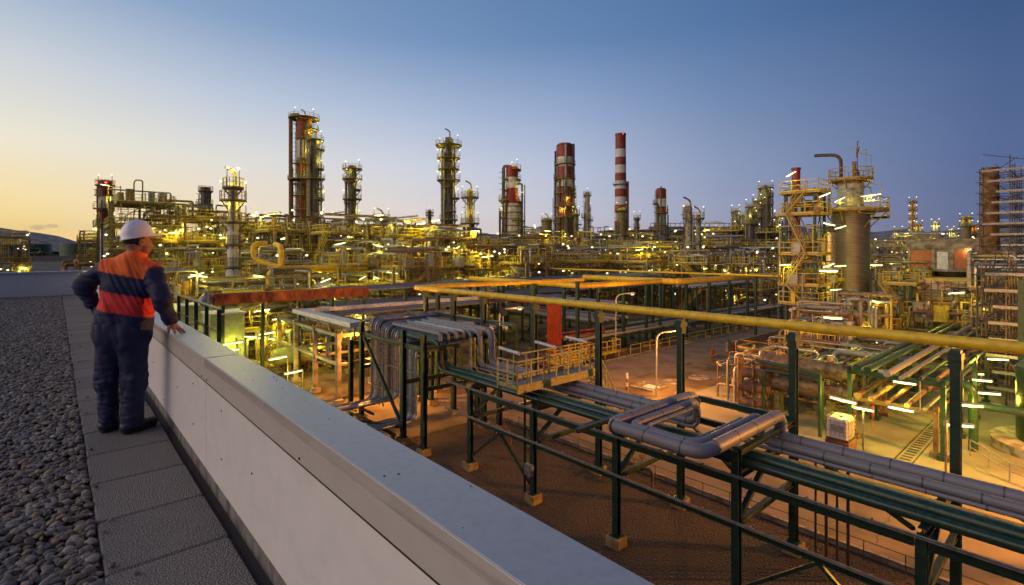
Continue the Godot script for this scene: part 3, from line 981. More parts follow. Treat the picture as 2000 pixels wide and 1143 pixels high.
func part_tube(called: String, pts: Array, r: float, m: Material, parent: Node, turn_r := 0.4, sides := 12) -> MeshInstance3D:
	var mb := MB.new()
	mb.tube(bend(pts, turn_r), r, sides)
	return obj(called, mb, m, parent)

func clad(pipe: MeshInstance3D, pts: Array, r: float, step := 1.15, m: Material = null) -> void:   # the bands where sheets of cladding overlap
	var mb := MB.new()
	var left := 0.5
	for j in pts.size() - 1:
		var p: Vector3 = pts[j]
		var q: Vector3 = pts[j + 1]
		var l := p.distance_to(q)
		var d := (q - p) / maxf(l, 0.001)
		while left < l:
			mb.tube([p + d * (left - 0.02), p + d * (left + 0.02)], r + 0.006, 14, true)
			left += step
		left -= l
	obj("cladding_band", mb, m if m else M.band, pipe, true)

func post_h(mb: MB, p: Vector3, h: float, w := 0.24) -> void:   # an H-section column
	mb.box(p + Vector3(w * 0.5 - 0.012, h * 0.5, 0), Vector3(0.024, h, w))
	mb.box(p + Vector3(-w * 0.5 + 0.012, h * 0.5, 0), Vector3(0.024, h, w))
	mb.box(p + Vector3(0, h * 0.5, 0), Vector3(w - 0.05, h, 0.02))

func pad(parent: Node, p: Vector3, s := 0.55, h := 0.34) -> void:
	var mb := MB.new()
	mb.bevel(p + Vector3(0, h * 0.5 - 0.05, 0), Vector3(s, h + 0.1, s), 0.03)
	obj("footing", mb, M.pad, parent)
	mb = MB.new()
	mb.box(p + Vector3(0, h + 0.012, 0), Vector3(0.38, 0.025, 0.38))
	for e in [[0.14, 0.14], [-0.14, 0.14], [0.14, -0.14], [-0.14, -0.14]]:
		mb.cyl(p + Vector3(e[0], h + 0.02, e[1]), p + Vector3(e[0], h + 0.06, e[1]), 0.02, 6)
	mb.bar(p + Vector3(0.1, h + 0.02, 0), p + Vector3(0.0, h + 0.25, 0), 0.02, 0.12)
	mb.bar(p + Vector3(-0.1, h + 0.02, 0), p + Vector3(0.0, h + 0.25, 0), 0.02, 0.12)
	obj("base_plate", mb, M.green, parent, true)

const BAYS := [-1.55, 2.6, 6.75, 10.9, 15.0, 19.2]

func near_rack() -> void:
	mat("band", Color(0.1, 0.1, 0.11), 0.5, 0.3)
	var r := base("pipe_rack", "dark green steel pipe rack on concrete footings along the orange road", "pipe rack", 8.0, 16.4)
	var top := {-1.55: 3.75, 2.6: 3.75, 6.75: 4.42, 10.9: 4.3, 15.0: 3.75, 19.2: 3.75}
	for a in BAYS:
		var mb := MB.new()
		post_h(mb, L(a, 14.35, 0.34), top[a] - 0.34, 0.21); obj("post", mb, M.green, r)
		pad(r, L(a, 14.35))
		mb = MB.new(); post_h(mb, L(a, 18.45, 0.34), 6.75, 0.23)
		mb.box(L(a, 18.45, 7.15), Vector3(0.5, 0.18, 0.3)); mb.box(L(a, 18.45, 6.95), Vector3(0.3, 0.3, 0.28))
		mb.box(L(a, 18.45, 7.28), Vector3(0.3, 0.08, 0.24))
		obj("tall_post", mb, M.green, r)
		pad(r, L(a, 18.45))
		mb = MB.new(); mb.ibeam(L(a, 14.45, 3.73), L(a, 18.35, 3.73), 0.18, 0.24); obj("cross_beam", mb, M.green, r)
		mb = MB.new(); mb.ibeam(L(a, 14.45, 2.34), L(a, 18.35, 2.34), 0.14, 0.18); obj("cross_beam", mb, M.green, r)
		mb = MB.new(); mb.bar(L(a, 14.45, 2.45), L(a, 16.3, 3.6), 0.14, 0.12); obj("brace", mb, M.green, r)
	for k in BAYS.size() - 1:
		var a0: float = BAYS[k]
		var a1: float = BAYS[k + 1]
		for bb in [14.35, 18.45]:
			var mb := MB.new(); mb.ibeam(L(a0 + 0.13, bb, 3.58), L(a1 - 0.13, bb, 3.58), 0.16, 0.22); obj("long_beam", mb, M.green, r)
		var mb2 := MB.new(); mb2.ibeam(L(a0 + 0.13, 14.35, 2.3), L(a1 - 0.13, 14.35, 2.3), 0.13, 0.16); obj("long_beam", mb2, M.green, r)
		if k in [1, 4]:
			mb2 = MB.new(); mb2.bar(L(a0 + 0.1, 14.35, 0.6), L((a0 + a1) / 2, 14.35, 2.2), 0.09); obj("brace", mb2, M.green, r)
			mb2 = MB.new(); mb2.bar(L(a1 - 0.1, 14.35, 0.6), L((a0 + a1) / 2, 14.35, 2.2), 0.09); obj("brace", mb2, M.green, r)
		mb2 = MB.new(); mb2.bar(L(a0 + 0.2, 14.6, 3.72), L(a1 - 0.2, 18.2, 3.72), 0.1, 0.08); obj("brace", mb2, M.green, r)
	var mb3 := MB.new(); mb3.ibeam(L(6.88, 14.35, 4.3), L(10.77, 14.35, 4.18), 0.2, 0.26); obj("loop_beam", mb3, M.green, r)
	mb3 = MB.new(); mb3.ibeam(L(6.75, 14.5, 4.34), L(6.75, 18.3, 4.34), 0.16, 0.16); obj("loop_beam", mb3, M.green, r)
	mb3 = MB.new(); mb3.ibeam(L(10.9, 12.3, 4.36), L(10.9, 18.3, 4.36), 0.16, 0.12); obj("loop_beam", mb3, M.green, r)
	mb3 = MB.new(); mb3.ibeam(L(6.9, 18.45, 4.4), L(10.75, 18.45, 4.4), 0.16, 0.2); obj("loop_beam", mb3, M.green, r)
	for q in [[14.2, 3.74], [14.2, 2.44]]:   # conduits clipped to the outer beams
		mb3 = MB.new()
		mb3.bar(L(-4, q[0], q[1]), L(21, q[0], q[1]), 0.1, 0.035)
		mb3.cyl(L(-4, q[0] - 0.03, q[1] + 0.045), L(21, q[0] - 0.03, q[1] + 0.045), 0.022, 6)
		obj("cable_tray", mb3, M.steel, r)
		mb3 = MB.new()
		for k in 18:
			mb3.box(L(-3.5 + k * 1.4, q[0], q[1] + 0.05), Vector3(0.12, 0.05, 0.03))
		obj("clip", mb3, M.steel, r, true)
	mb3 = MB.new(); mb3.bevel(L(15.0, 14.12, 1.35), Vector3(0.2, 0.45, 0.4), 0.03); obj("junction_box", mb3, M.steel, r)
	mb3 = MB.new()
	for k in 4:
		mb3.cyl(L(5.9 - k * 0.28, 17.9 + 0.06 * k, 0.2), L(5.9 - k * 0.28, 17.9 + 0.06 * k, 3.9), 0.035 + 0.012 * (k % 2), 8)
	obj("riser", mb3, M.plant_dark, r, true)
	# the pipes it carries
	var defs := [
		["insulated_pipe", "widest grey clad pipe with the big square loop, at the back of the rack", 17.5, 4.04, 0.19, 9.8, 6.8, 12.55, 0.16],
		["insulated_pipe", "second grey clad pipe, nested inside the biggest square loop on the rack", 16.95, 3.99, 0.135, 9.38, 7.22, 13.02, 0.11],
		["insulated_pipe", "third grey clad pipe, thinner, with a short loop inside the big one", 16.55, 3.93, 0.06, 9.1, 7.5, 13.32, 0.075]]
	for k in defs.size():
		var d: Array = defs[k]
		var p := base(d[0], d[1], "pipe", 8.0, d[2])
		var up := 4.78 - 0.03 * k
		var pts := [L(30.5, d[2], 4.75), L(29.6 - 0.25 * k, d[2], 4.75), L(29.6 - 0.25 * k, d[2], 5.75), L(21.5 + 0.3 * k, d[2], 5.75), L(21.5 + 0.3 * k, d[2], d[3]), L(d[5], d[2], d[3]), L(d[5], d[2], up), L(d[5], d[7], up), L(d[6], d[7], up), L(d[6], d[2], up), L(d[6], d[2], d[3]), L(-8, d[2], d[3])]
		var o := part_tube("run", pts, d[4], M.insul, p, 0.42, 16)
		clad(o, pts, d[4])
	for q in [["thin_pipe", "thin dull yellow line running between the grey pipes on the rack", 16.15, 3.9, 0.035, "rail_yellow"], ["thin_pipe", "thin grey line at the near side of the clad pipes on the rack", 15.85, 3.93, 0.065, "steel"]]:
		var p := base(q[0], q[1], "pipe", 8.0, q[2])
		part_tube("run", [L(21.2, q[2], 5.6), L(21.2, q[2], q[3]), L(-8, q[2], q[3])], q[4], M[q[5]], p)
	for q in [["green_pipe", "thicker of two glossy green pipes on the near rack", 15.2, 4.03, 0.18], ["green_pipe", "thinner glossy green pipe at the outer edge of the near rack", 14.76, 3.98, 0.125]]:
		var p := base(q[0], q[1], "pipe", 8.0, q[2])
		var pts := [L(31.0, q[2], 5.35), L(22.4, q[2], 5.35), L(22.4, q[2], q[3]), L(-8, q[2], q[3])]
		part_tube("run", pts, q[4], M.green_pipe, p, 0.45, 18)
		var mb := MB.new()
		for k in 6:
			mb.tube([L(19.2 - 4.13 * k, q[2], q[3]), L(19.14 - 4.13 * k, q[2], q[3])], q[4] + 0.012, 16)
		obj("pipe_shoe", mb, M.green, p, true)
	# walkway that crosses over the pipes
	var w := base("crossover_platform", "pale yellow railed walkway that crosses over the pipes of the near rack", "walkway", 16.0, 16.3)
	var mb := MB.new(); mb.box(L(15.95, 16.4, 4.48), Vector3(5.2, 0.05, 1.2)); obj("deck", mb, M.steel, w)
	mb = MB.new(); mb.bar(L(15.34, 13.8, 4.42), L(15.34, 19.0, 4.42), 0.06, 0.2); mb.bar(L(16.56, 13.8, 4.42), L(16.56, 19.0, 4.42), 0.06, 0.2); obj("frame", mb, M.rail_pale, w, true)
	for s in [[L(15.34, 13.8, 4.5), L(15.34, 19.0, 4.5)], [L(16.56, 14.7, 4.5), L(16.56, 19.0, 4.5)], [L(15.34, 13.8, 4.5), L(16.56, 13.8, 4.5)]]:
		mb = MB.new(); mb.rail(s, 1.1, 0.75, 0.055); obj("handrail", mb, M.rail_pale, w)
	mb = MB.new(); mb.stair(L(16.0, 21.6, 0.4), L(16.0, 19.0, 4.45), 0.9); obj("stairs", mb, M.rail_pale, w)
	for k in 2:
		mb = MB.new(); mb.cyl(L(15.34, 14.2 + k * 4.6, 0.0), L(15.34, 14.2 + k * 4.6, 4.4), 0.05, 8); obj("leg", mb, M.green, w)
	# low fence between the gravel and the road
	var f := base("road_fence", "low thin rail fence between dark gravel yard and orange road", "fence", 2.0, 19.5)
	for k in 26:
		mb = MB.new(); mb.cyl(L(-6 + k * 1.05 * 1.05, 19.5, -0.05), L(-6 + k * 1.05 * 1.05, 19.5, 0.74), 0.016, 6); obj("post", mb, M.plant_dark, f)
	for y in [0.72, 0.38, 0.12]:
		mb = MB.new(); mb.cyl(L(-6, 19.5, y), L(21.6, 19.5, y), 0.013, 6); obj("rail", mb, M.plant_dark, f)
	# a striped marker post and valves at the foot of the rack
	var c := base("marker_post", "small orange and black striped marker post on dark gravel", "marker post", 3.65, 15.8)
	for k in 5:
		mb = MB.new(); mb.box(L(3.65, 15.8, 0.06 + 0.1 * k), Vector3(0.11, 0.1, 0.11)); obj("stripe", mb, M.black if k % 2 == 0 else M.orange, c)
	for q in [[13.0, 18.9], [20.6, 17.6]]:
		var vv := base("valve_stand", "rusty valve and pipe stub at the foot of the rack, " + ("nearer the loop" if q[0] < 15 else "nearer the cross road"), "valve", q[0], q[1])
		mb = MB.new(); mb.tube(bend([L(q[0] + 0.8, q[1], 0.0), L(q[0] + 0.8, q[1], 0.75), L(q[0] - 0.5, q[1], 0.75), L(q[0] - 0.5, q[1], 0.0)], 0.2), 0.07, 8); obj("stub", mb, M.rust_steel, vv)
		mb = MB.new(); mb.ball(L(q[0], q[1], 0.75), Vector3(0.14, 0.16, 0.14)); mb.cyl(L(q[0], q[1], 0.75), L(q[0], q[1], 1.2), 0.03, 6); obj("valve_body", mb, M.rust_steel, vv)
		mb = MB.new()
		var ring := []
		for t in 13:
			ring.append(L(q[0], q[1], 1.2) + Vector3(cos(TAU * t / 12) * 0.16, 0, sin(TAU * t / 12) * 0.16))
		mb.tube(ring, 0.015, 5, false); mb.bar(ring[0], ring[6], 0.02); mb.bar(ring[3], ring[9], 0.02); obj("hand_wheel", mb, M.red_paint, vv)

func bridge() -> void:
	# the raised part where the pipes cross the road
	var r := base("pipe_bridge", "dark green portal frames lifting the pipe bundle over the cross road", "pipe bridge", 26.0, 16.0)
	for a in [22.0, 24.0, 28.9, 30.4]:
		for bb in [13.6, 18.45]:
			var mb := MB.new(); post_h(mb, L(a, bb, 0.3), 5.6 if a < 30 else 4.3, 0.24); obj("post", mb, M.green, r)
			pad(r, L(a, bb))
		var mb2 := MB.new(); mb2.ibeam(L(a, 13.72, 5.15 if a < 30 else 4.4), L(a, 18.33, 5.15 if a < 30 else 4.4), 0.18, 0.24); obj("cross_beam", mb2, M.green, r)
		mb2 = MB.new(); mb2.ibeam(L(a, 13.72, 3.2), L(a, 18.33, 3.2), 0.16, 0.2); obj("cross_beam", mb2, M.green, r)
	for bb in [13.6, 18.45]:
		for y in ([5.15] if bb < 15 else [5.15, 6.0]):
			var mb := MB.new(); mb.ibeam(L(22.0, bb, y), L(28.9, bb, y), 0.16, 0.22); obj("long_beam", mb, M.green, r)
		for s in [[24.1, 0.9, 28.6, 5.0]]:
			var mb2 := MB.new(); mb2.bar(L(s[0], bb, s[1]), L(s[2], bb, s[3]), 0.14); obj("brace", mb2, M.green, r)
	var mb3 := MB.new(); mb3.bar(L(24.0, 13.4, 0.9), L(28.6, 11.2, 0.9), 0.1); obj("brace", mb3, M.green, r)
	# the bundle of thin pipes that drops at the bridge's corner and turns towards the building
	var b := base("pipe_bundle", "bundle of thin grey pipes bending down from the bridge towards the building", "pipe bundle", 27.0, 14.3)
	for k in 14:
		var a := 28.6 - k * 0.17
		var y := 6.1 - 0.05 * k
		var yy := 1.25 + 0.03 * k
		part_tube("pipe", [L(a, 20.0, y), L(a, 14.1 + 0.04 * k, y), L(a, 14.1 + 0.04 * k, yy), L(a, 1.4, yy)], [0.075, 0.055, 0.07, 0.06][k % 4], [M.steel, M.insul, M.alu, M.insul, M.plant_dark][k % 5], b, 0.6 - 0.012 * k, 8)
	for k in 12:
		var a := 25.9 - k * 0.15
		var y := 5.35 - 0.05 * k
		part_tube("pipe", [L(a, 19.4, y), L(a, 14.5, y), L(a, 14.5, 0.75 + 0.02 * k), L(a, 1.4, 0.75 + 0.02 * k)], [0.065, 0.07, 0.055, 0.065][k % 4], [M.insul, M.blue_grey, M.steel, M.alu][k % 4], b, 0.5, 8)
	var mb4 := MB.new()
	mb4.ladder(L(27.2, 14.0, 1.2), 4.4, Vector3(-1, 0, 0), false)
	obj("cable_ladder", mb4, M.steel, b)
	mb4 = MB.new()
	for y in [2.2, 3.6, 5.0]:
		mb4.bar(L(29.0, 13.95, y), L(23.9, 14.25, y), 0.05)
	obj("clamp", mb4, M.steel, b, true)
	var sl := base("pipe_sleeper", "low green trestle under the thin pipes running towards the building", "trestle", 26.5, 8.0)
	for bb in [3.0, 6.5, 10.0, 13.0]:
		for a in [24.0, 29.0]:
			var mb := MB.new(); mb.bar(L(a, bb, 0.0), L(a, bb, 0.66), 0.14); obj("leg", mb, M.green, sl)
		var mb5 := MB.new(); mb5.bar(L(23.8, bb, 0.64), L(29.2, bb, 0.64), 0.14, 0.12); mb5.bar(L(26.2, bb, 1.14), L(29.2, bb, 1.14), 0.12, 0.1); obj("sleeper", mb5, M.green, sl)
	# pipes that leave the bridge's far side, and the pale duct beside them
	var lr := base("pipe_rack", "rack on pale concrete posts left of the bridge carrying grey pipes", "pipe rack", 36.0, 15.8)
	for a in [33.0, 37.0, 41.0, 45.0]:
		for bb in [13.9, 18.3]:
			var mb := MB.new(); mb.bevel(L(a, bb, 2.2), Vector3(0.3, 4.5, 0.3), 0.03); mb.bevel(L(a, bb, 0.15), Vector3(0.6, 0.4, 0.6), 0.05); obj("post", mb, M.concrete, lr)
		var mb2 := MB.new(); mb2.box(L(a, 16.1, 4.5), Vector3(4.7, 0.25, 0.28)); obj("cross_beam", mb2, M.concrete, lr)
		mb2 = MB.new(); mb2.box(L(a, 16.1, 2.6), Vector3(4.2, 0.18, 0.2)); obj("cross_beam", mb2, M.concrete, lr)
	var tb := MB.new(); tb.box(L(38.9, 13.88, 2.62), Vector3(0.16, 0.2, 11.8)); obj("long_beam", tb, M.steel, lr)
	tb = MB.new(); tb.box(L(38.9, 13.9, 4.5), Vector3(0.16, 0.2, 11.8)); obj("long_beam", tb, M.steel, lr)
	var duct := base("cable_duct", "wide pale metal cable duct lying on pipes left of the bridge", "duct", 36.0, 14.1)
	var dm := MB.new(); dm.bevel(L(35.9, 14.1, 5.45), Vector3(0.85, 0.3, 10.4), 0.02); obj("cover", dm, M.white, duct)
	dm = MB.new()
	for k in 6:
		dm.bar(L(31.0 + k * 2, 14.1, 4.62), L(31.0 + k * 2, 14.1, 5.3), 0.1)
	obj("stool", dm, M.steel, duct, true)
	dm = MB.new(); dm.bevel(L(40.65, 24.5, 5.45), Vector3(21.6, 0.26, 0.7), 0.02); obj("branch_cover", dm, M.white, duct)
	var pb := base("pipe_group", "five grey pipes turning from the concrete rack into the plant", "pipe group", 40.0, 16.0)
	for k in 6:
		var bb := 14.9 + 0.5 * k
		part_tube("pipe", [L(30.4 - 0.1 * k, bb, 5.75 - 0.02 * k), L(31.0 - 0.2 * k, bb, 5.75), L(31.9 - 0.2 * k, bb, 4.78), L(41.6 + 0.5 * k, bb, 4.78), L(41.6 + 0.5 * k, 46.0, 4.78)], [0.1, 0.075, 0.12, 0.09, 0.13, 0.07][k], [M.insul, M.steel, M.insul, M.alu, M.insul, M.plant_dark][k], pb, 0.4, 10)
		part_tube("pipe", [L(29.0, bb, 5.75), L(22.5, bb, 5.75), L(22.5, bb, 5.4)], [0.1, 0.075, 0.12, 0.09, 0.1, 0.07][k], [M.insul, M.steel, M.insul, M.alu, M.insul, M.plant_dark][k], pb, 0.2, 10)
	var sp := base("lamp_panel", "small dark tilted floodlight on the bridge above the big grey pipes", "floodlight", 21.4, 18.2)
	dm = MB.new(); dm.box(Vector3(0, 6.75, 0), Vector3(0.7, 0.45, 0.08), Basis.from_euler(Vector3(-0.5, 0.4, 0))); obj("head", dm, M.black, sp)
	dm = MB.new(); dm.bar(Vector3(0, 5.8, 0), Vector3(0, 6.7, 0), 0.06); obj("stalk", dm, M.steel, sp)

func support(a: float, b: float, h: float, r: float, which: String) -> void:
	var key := "support"
	var p := base("pipe_support", "green T-headed post, " + which, "pipe support", a, b, "posts under the yellow pipes")
	var mb := MB.new(); post_h(mb, L(a, b, 0.25), h - r - 0.6, 0.26)
	mb.box(L(a, b, h - r - 0.22), Vector3(0.3, 0.35, 0.3)); mb.box(L(a, b, h - r - 0.04), Vector3(0.55, 0.08, 0.4))
	obj("column", mb, M.green, p)
	pad(p, L(a, b), 0.55, 0.27)

func yellow_pipes() -> void:
	var defs := [
		["long yellow pipe crossing the whole yard on tall green posts", [[-9, 18.45, 7.55], [31.3, 18.45, 7.55], [31.3, 36.3, 7.45]], 0.165],
		["yellow pipe with a square corner, second behind the long one", [[49.0, 36.6, 6.85], [31.8, 36.6, 6.85], [31.8, 50.0, 6.8]], 0.27],
		["thickest yellow pipe, farthest back, running to the tall vessel", [[43.0, 50.0, 6.8], [29.9, 50.0, 6.8], [29.9, 80.0, 6.8]], 0.33],
		["thin yellow pipe high over the far pipe yard", [[74.0, 60.0, 7.3], [24.0, 60.0, 7.3]], 0.12]]
	for d in defs:
		var p0: Array = d[1][0]
		var p := base("yellow_pipe", d[0], "pipe", p0[0], p0[1])
		var pts := []
		for q in d[1]:
			pts.append(L(q[0], q[1], q[2]))
		part_tube("run", pts, d[2], M.yellow, p, 0.8, 20)
		var mb := MB.new()
		for j in pts.size() - 1:
			var l: float = pts[j].distance_to(pts[j + 1])
			for k in int(l / 6.0):
				var c: Vector3 = pts[j].lerp(pts[j + 1], (k * 6.0 + 3.0) / l)
				var dd: Vector3 = (pts[j + 1] - pts[j]).normalized()
				mb.tube([c - dd * 0.012, c + dd * 0.012], d[2] + 0.004, 20)
		obj("weld", mb, M.yellow, p, true)
	var nth := ["first", "second", "third", "fourth", "fifth"]
	var rows := [["under the long yellow pipe beyond the bridge, %s from the bridge", 18.45, [23.4, 26.4, 29.6], 7.55, 0.165, false],
		["under the long yellow pipe's side arm, %s from its corner", 31.3, [20.5, 25.0, 30.0, 35.5], 7.47, 0.165, true],
		["under the second yellow pipe's far stretch, %s from its corner", 36.6, [34.0, 38.5, 43.0, 47.5], 6.85, 0.27, false],
		["under the second yellow pipe's side arm, %s from its corner", 31.8, [39.0, 43.0, 47.0, 49.6], 6.8, 0.27, true],
		["under the thickest yellow pipe's far stretch, %s from its corner", 50.0, [33.0, 37.5, 42.0], 6.8, 0.33, false],
		["under the thickest yellow pipe by the kerb rail, %s from its corner", 30.3, [52.5, 57.5, 62.5, 67.5], 6.8, 0.33, true],
		["under the thin high yellow pipe, %s from the stair tower", 60.0, [26.0, 38.0, 50.0, 62.0], 7.3, 0.12, false]]
	for d in rows:
		for k in d[2].size():
			support(d[1] if d[5] else d[2][k], d[2][k] if d[5] else d[1], d[3], d[4], d[0] % nth[k])

func street_lamp(a: float, b: float, h: float, label: String, energy: float, reach := 1.3) -> void:
	var p := base("street_lamp", label, "street lamp", a, b)
	var mb := MB.new()
	mb.tube(bend([L(a, b, 0), L(a, b, h), L(a - reach * 0.7, b + reach * 0.7, h + 0.15)], 1.3, 7), 0.055, 8); obj("pole", mb, M.lamp_pole, p)
	mb = MB.new()
	mb.ball(L(a - reach * 0.7 - 0.2, b + reach * 0.7 + 0.2, h + 0.14), Vector3(0.3, 0.1, 0.3), 10, 6); obj("head", mb, M.white, p)
	var g := MB.new()
	g.ball(Vector3.ZERO, Vector3(0.16, 0.05, 0.16), 8, 4)
	var o := obj("lamp", g, M.glow_sodium, p)
	o.position = L(a - reach * 0.7 - 0.2, b + reach * 0.7 + 0.2, h + 0.03)
	omni(p, o.position - Vector3(0, 0.12, 0), energy, SODIUM, 0.12)

func pipeway(label: String, along_a: bool, from: float, to: float, c: float, y: float, pipes: Array, leg := 5.0, tiers := 1, frame: Material = null) -> void:
	var fm: Material = frame if frame else M.green
	var mid := (from + to) / 2
	var p := base("pipe_rack", label, "pipe rack", mid if along_a else c, c if along_a else mid)
	var q := func(t: float, s: float, yy: float) -> Vector3: return L(t, c + s, yy) if along_a else L(c + s, t, yy)
	var half := 0.0
	for d in pipes:
		half = maxf(half, absf(d[0]) + d[1] + 0.15)
	var n := maxi(1, int(round((to - from) / leg)))
	for k in n + 1:
		var t := lerpf(from + 0.3, to - 0.3, float(k) / n)
		for s in [-half, half]:
			var mb := MB.new(); mb.bar(q.call(t, s, 0.0), q.call(t, s, y + (0.15 if tiers == 1 else 1.6)), 0.2); mb.bar(q.call(t, s, 0.0), q.call(t, s, 0.25), 0.45)
			obj("leg", mb, fm, p)
		for e in tiers:
			var mb := MB.new(); mb.bar(q.call(t, -half, y - 0.14 + e * 1.5), q.call(t, half, y - 0.14 + e * 1.5), 0.16, 0.22); obj("cross_beam", mb, fm, p)
	for s in [-half, half]:
		var mb := MB.new(); mb.bar(q.call(from, s, y - 0.12), q.call(to, s, y - 0.12), 0.12, 0.18); obj("long_beam", mb, fm, p)
	for d in pipes:
		for e in tiers:
			var yy: float = y + d[1] + e * 1.5
			var f0: float = from + (d[3] if d.size() > 3 and e == 0 else 0.0)
			part_tube("pipe", [q.call(f0 - 0.4, d[0], yy), q.call(to + 0.4, d[0], yy)], d[1] * (1.0 - 0.3 * e), M[d[2]], p, 0.3, 10)

func yard() -> void:
	mat("lamp_pole", Color(0.4, 0.38, 0.36), 0.45, 0.3)
	glow("glow_sodium", Color(1.0, 0.55, 0.2), 5.0)
	street_lamp(30.3, 25.4, 5.6, "street lamp behind the big grey pipes where they drop from the bridge", 45.0)
	street_lamp(20.3, 31.2, 4.4, "short street lamp with curved neck on the sandy verge by the cross road", 190.0)
	street_lamp(30.6, 40.2, 5.9, "street lamp by the yellow kerb rail on the cross road", 25.0)
	street_lamp(30.6, 78.0, 6.0, "farthest street lamp on the cross road, near the tall vessel", 25.0)
	street_lamp(33.2, 14.8, 4.7, "street lamp in front of the pale concrete pipe rack", 190.0)
	street_lamp(-4.0, 28.2, 7.0, "street lamp at the near end of the orange road", 1300.0)
	# small things on the verge
	var h := base("fire_hydrant", "rusty red fire hydrant standing on the edge of the sandy road", "hydrant", 23.4, 45.0)
	var mb := MB.new()
	mb.lathe([Vector2(0.16, 0), Vector2(0.16, 0.08), Vector2(0.09, 0.1), Vector2(0.09, 0.75), Vector2(0.12, 0.8), Vector2(0.12, 0.95), Vector2(0.05, 1.05)], 12); obj("barrel", mb, M.red_rust, h)
	for k in 3:
		mb = MB.new(); mb.cyl(Vector3(-0.3, 0.4 + k * 0.28, 0), Vector3(0.3, 0.4 + k * 0.28, 0), 0.06, 8); mb.ball(Vector3(0.3, 0.4 + k * 0.28, 0), Vector3(0.1, 0.1, 0.1), 8, 5); obj("outlet", mb, M.red_rust, h)
	mb = MB.new(); mb.tube(bend([Vector3(0, 1.0, 0), Vector3(0, 1.45, 0), Vector3(0.55, 1.5, -0.2)], 0.2), 0.05, 8); obj("arm", mb, M.red_rust, h)
	var sg := base("notice_board", "small dark notice board on a post on the sandy verge", "sign", 23.9, 49.3)
	mb = MB.new(); mb.bar(Vector3(0, 0, 0), Vector3(0, 1.2, 0), 0.06); obj("post", mb, M.plant_dark, sg)
	mb = MB.new(); mb.box(Vector3(0, 1.2, 0), Vector3(0.9, 0.5, 0.05), Basis.from_euler(Vector3(-0.4, 0.3, 0))); obj("board", mb, M.plant_dark, sg)
	for q in [[24.0, 52.4, 0.65, "large pale sack or stone lying on the verge by the low wall"], [22.8, 47.6, 0.35, "small white stone lying on the verge near the hydrant"]]:
		mb = MB.new(); mb.ball(Vector3(0, 0.15, 0), Vector3(q[2], q[2] * 0.55, q[2] * 0.7), 9, 6)
		for k in mb.v.size():
			mb.v[k] *= 1.0 + 0.13 * sin(mb.v[k].x * 7.0 + mb.v[k].z * 5.0)
		var o := obj("boulder", mb, M.concrete); o.position = G(q[0], q[1]); tag(o, q[3], "stone")
	var pit := base("manhole", "square concrete pit with a pale cover set in the verge", "manhole", 22.0, 32.8)
	mb = MB.new()
	for s in [[0, 0.9, 2.0, 0.2], [0, -0.9, 2.0, 0.2], [0.9, 0, 0.2, 1.6], [-0.9, 0, 0.2, 1.6]]:
		mb.box(Vector3(s[0], 0.05, s[1]), Vector3(s[2], 0.18, s[3]))
	obj("rim", mb, M.concrete, pit)
	mb = MB.new(); mb.box(Vector3(0.2, 0.03, 0.1), Vector3(0.9, 0.06, 1.0)); obj("cover", mb, M.white, pit)
	for q in [[21.6, 35.6, "round manhole on the verge, nearer the square pit"], [21.0, 38.3, "round manhole on the verge, farther from the square pit"]]:
		pit = base("manhole", q[2], "manhole", q[0], q[1])
		mb = MB.new(); mb.lathe([Vector2(0.85, 0), Vector2(0.82, 0.08), Vector2(0.6, 0.1), Vector2(0.58, 0.06), Vector2(0.0, 0.06)], 20); obj("ring", mb, M.concrete, pit)
	for q in [[22.9, 31.4], [22.6, 31.0]]:
		var mk := base("marker_post", "short striped marker post by the square pit, " + ("farther" if q[1] > 31.2 else "nearer") + " of two", "marker post", q[0], q[1])
		for k in 4:
			mb = MB.new(); mb.cyl(Vector3(0, 0.28 * k, 0), Vector3(0, 0.28 * k + 0.28, 0), 0.09, 8); obj("stripe", mb, M.white if k % 2 else M.red_rust, mk)
	var kr := base("kerb_rail", "low yellow rail along the far kerb of the cross road", "railing", 30.2, 52.0)
	mb = MB.new(); mb.rail([L(30.2, 42.0), L(30.2, 47.0), L(30.2, 47.0), L(30.2, 66.0)], 0.9, 2.0, 0.06, false); obj("handrail", mb, M.rail_yellow, kr)
	# pipe racks behind the long yellow pipe
	pipeway("low rack of grey pipes beside the far kerb of the cross road", false, 36.0, 82.0, 33.6, 1.7, [[-1.8, 0.14, "insul"], [-1.2, 0.1, "alu"], [-0.6, 0.17, "insul"], [0.0, 0.08, "steel"], [0.5, 0.2, "green_pipe"], [1.1, 0.12, "insul"], [1.7, 0.15, "vessel"]], 4.6)
	pipeway("rack of grey and green pipes in front of the red water pipes", true, 32.5, 60.0, 26.5, 3.6, [[-2.6, 0.16, "insul"], [-1.9, 0.1, "insul"], [-1.2, 0.13, "alu"], [-0.4, 0.22, "insul"], [0.5, 0.09, "blue"], [1.2, 0.16, "insul"], [2.0, 0.24, "green_pipe"]], 5.5)
	pipeway("two-tier rack of thick grey pipes behind the red riser", true, 33.0, 68.0, 42.5, 3.0, [[-2.6, 0.2, "insul"], [-1.7, 0.16, "alu"], [-0.9, 0.12, "insul"], [0.0, 0.22, "insul"], [0.9, 0.1, "steel"], [1.6, 0.14, "green_pipe"], [2.3, 0.16, "insul"]], 5.0, 2)
	pipeway("wide rack of pale pipes crossing behind the yellow pipes", false, 20.0, 88.0, 49.0, 4.7, [[-2.4, 0.16, "alu"], [-1.6, 0.22, "insul"], [-0.8, 0.12, "white"], [0.0, 0.18, "insul"], [0.9, 0.14, "plant"], [1.7, 0.2, "insul"], [2.4, 0.1, "blue"]], 6.0, 2)
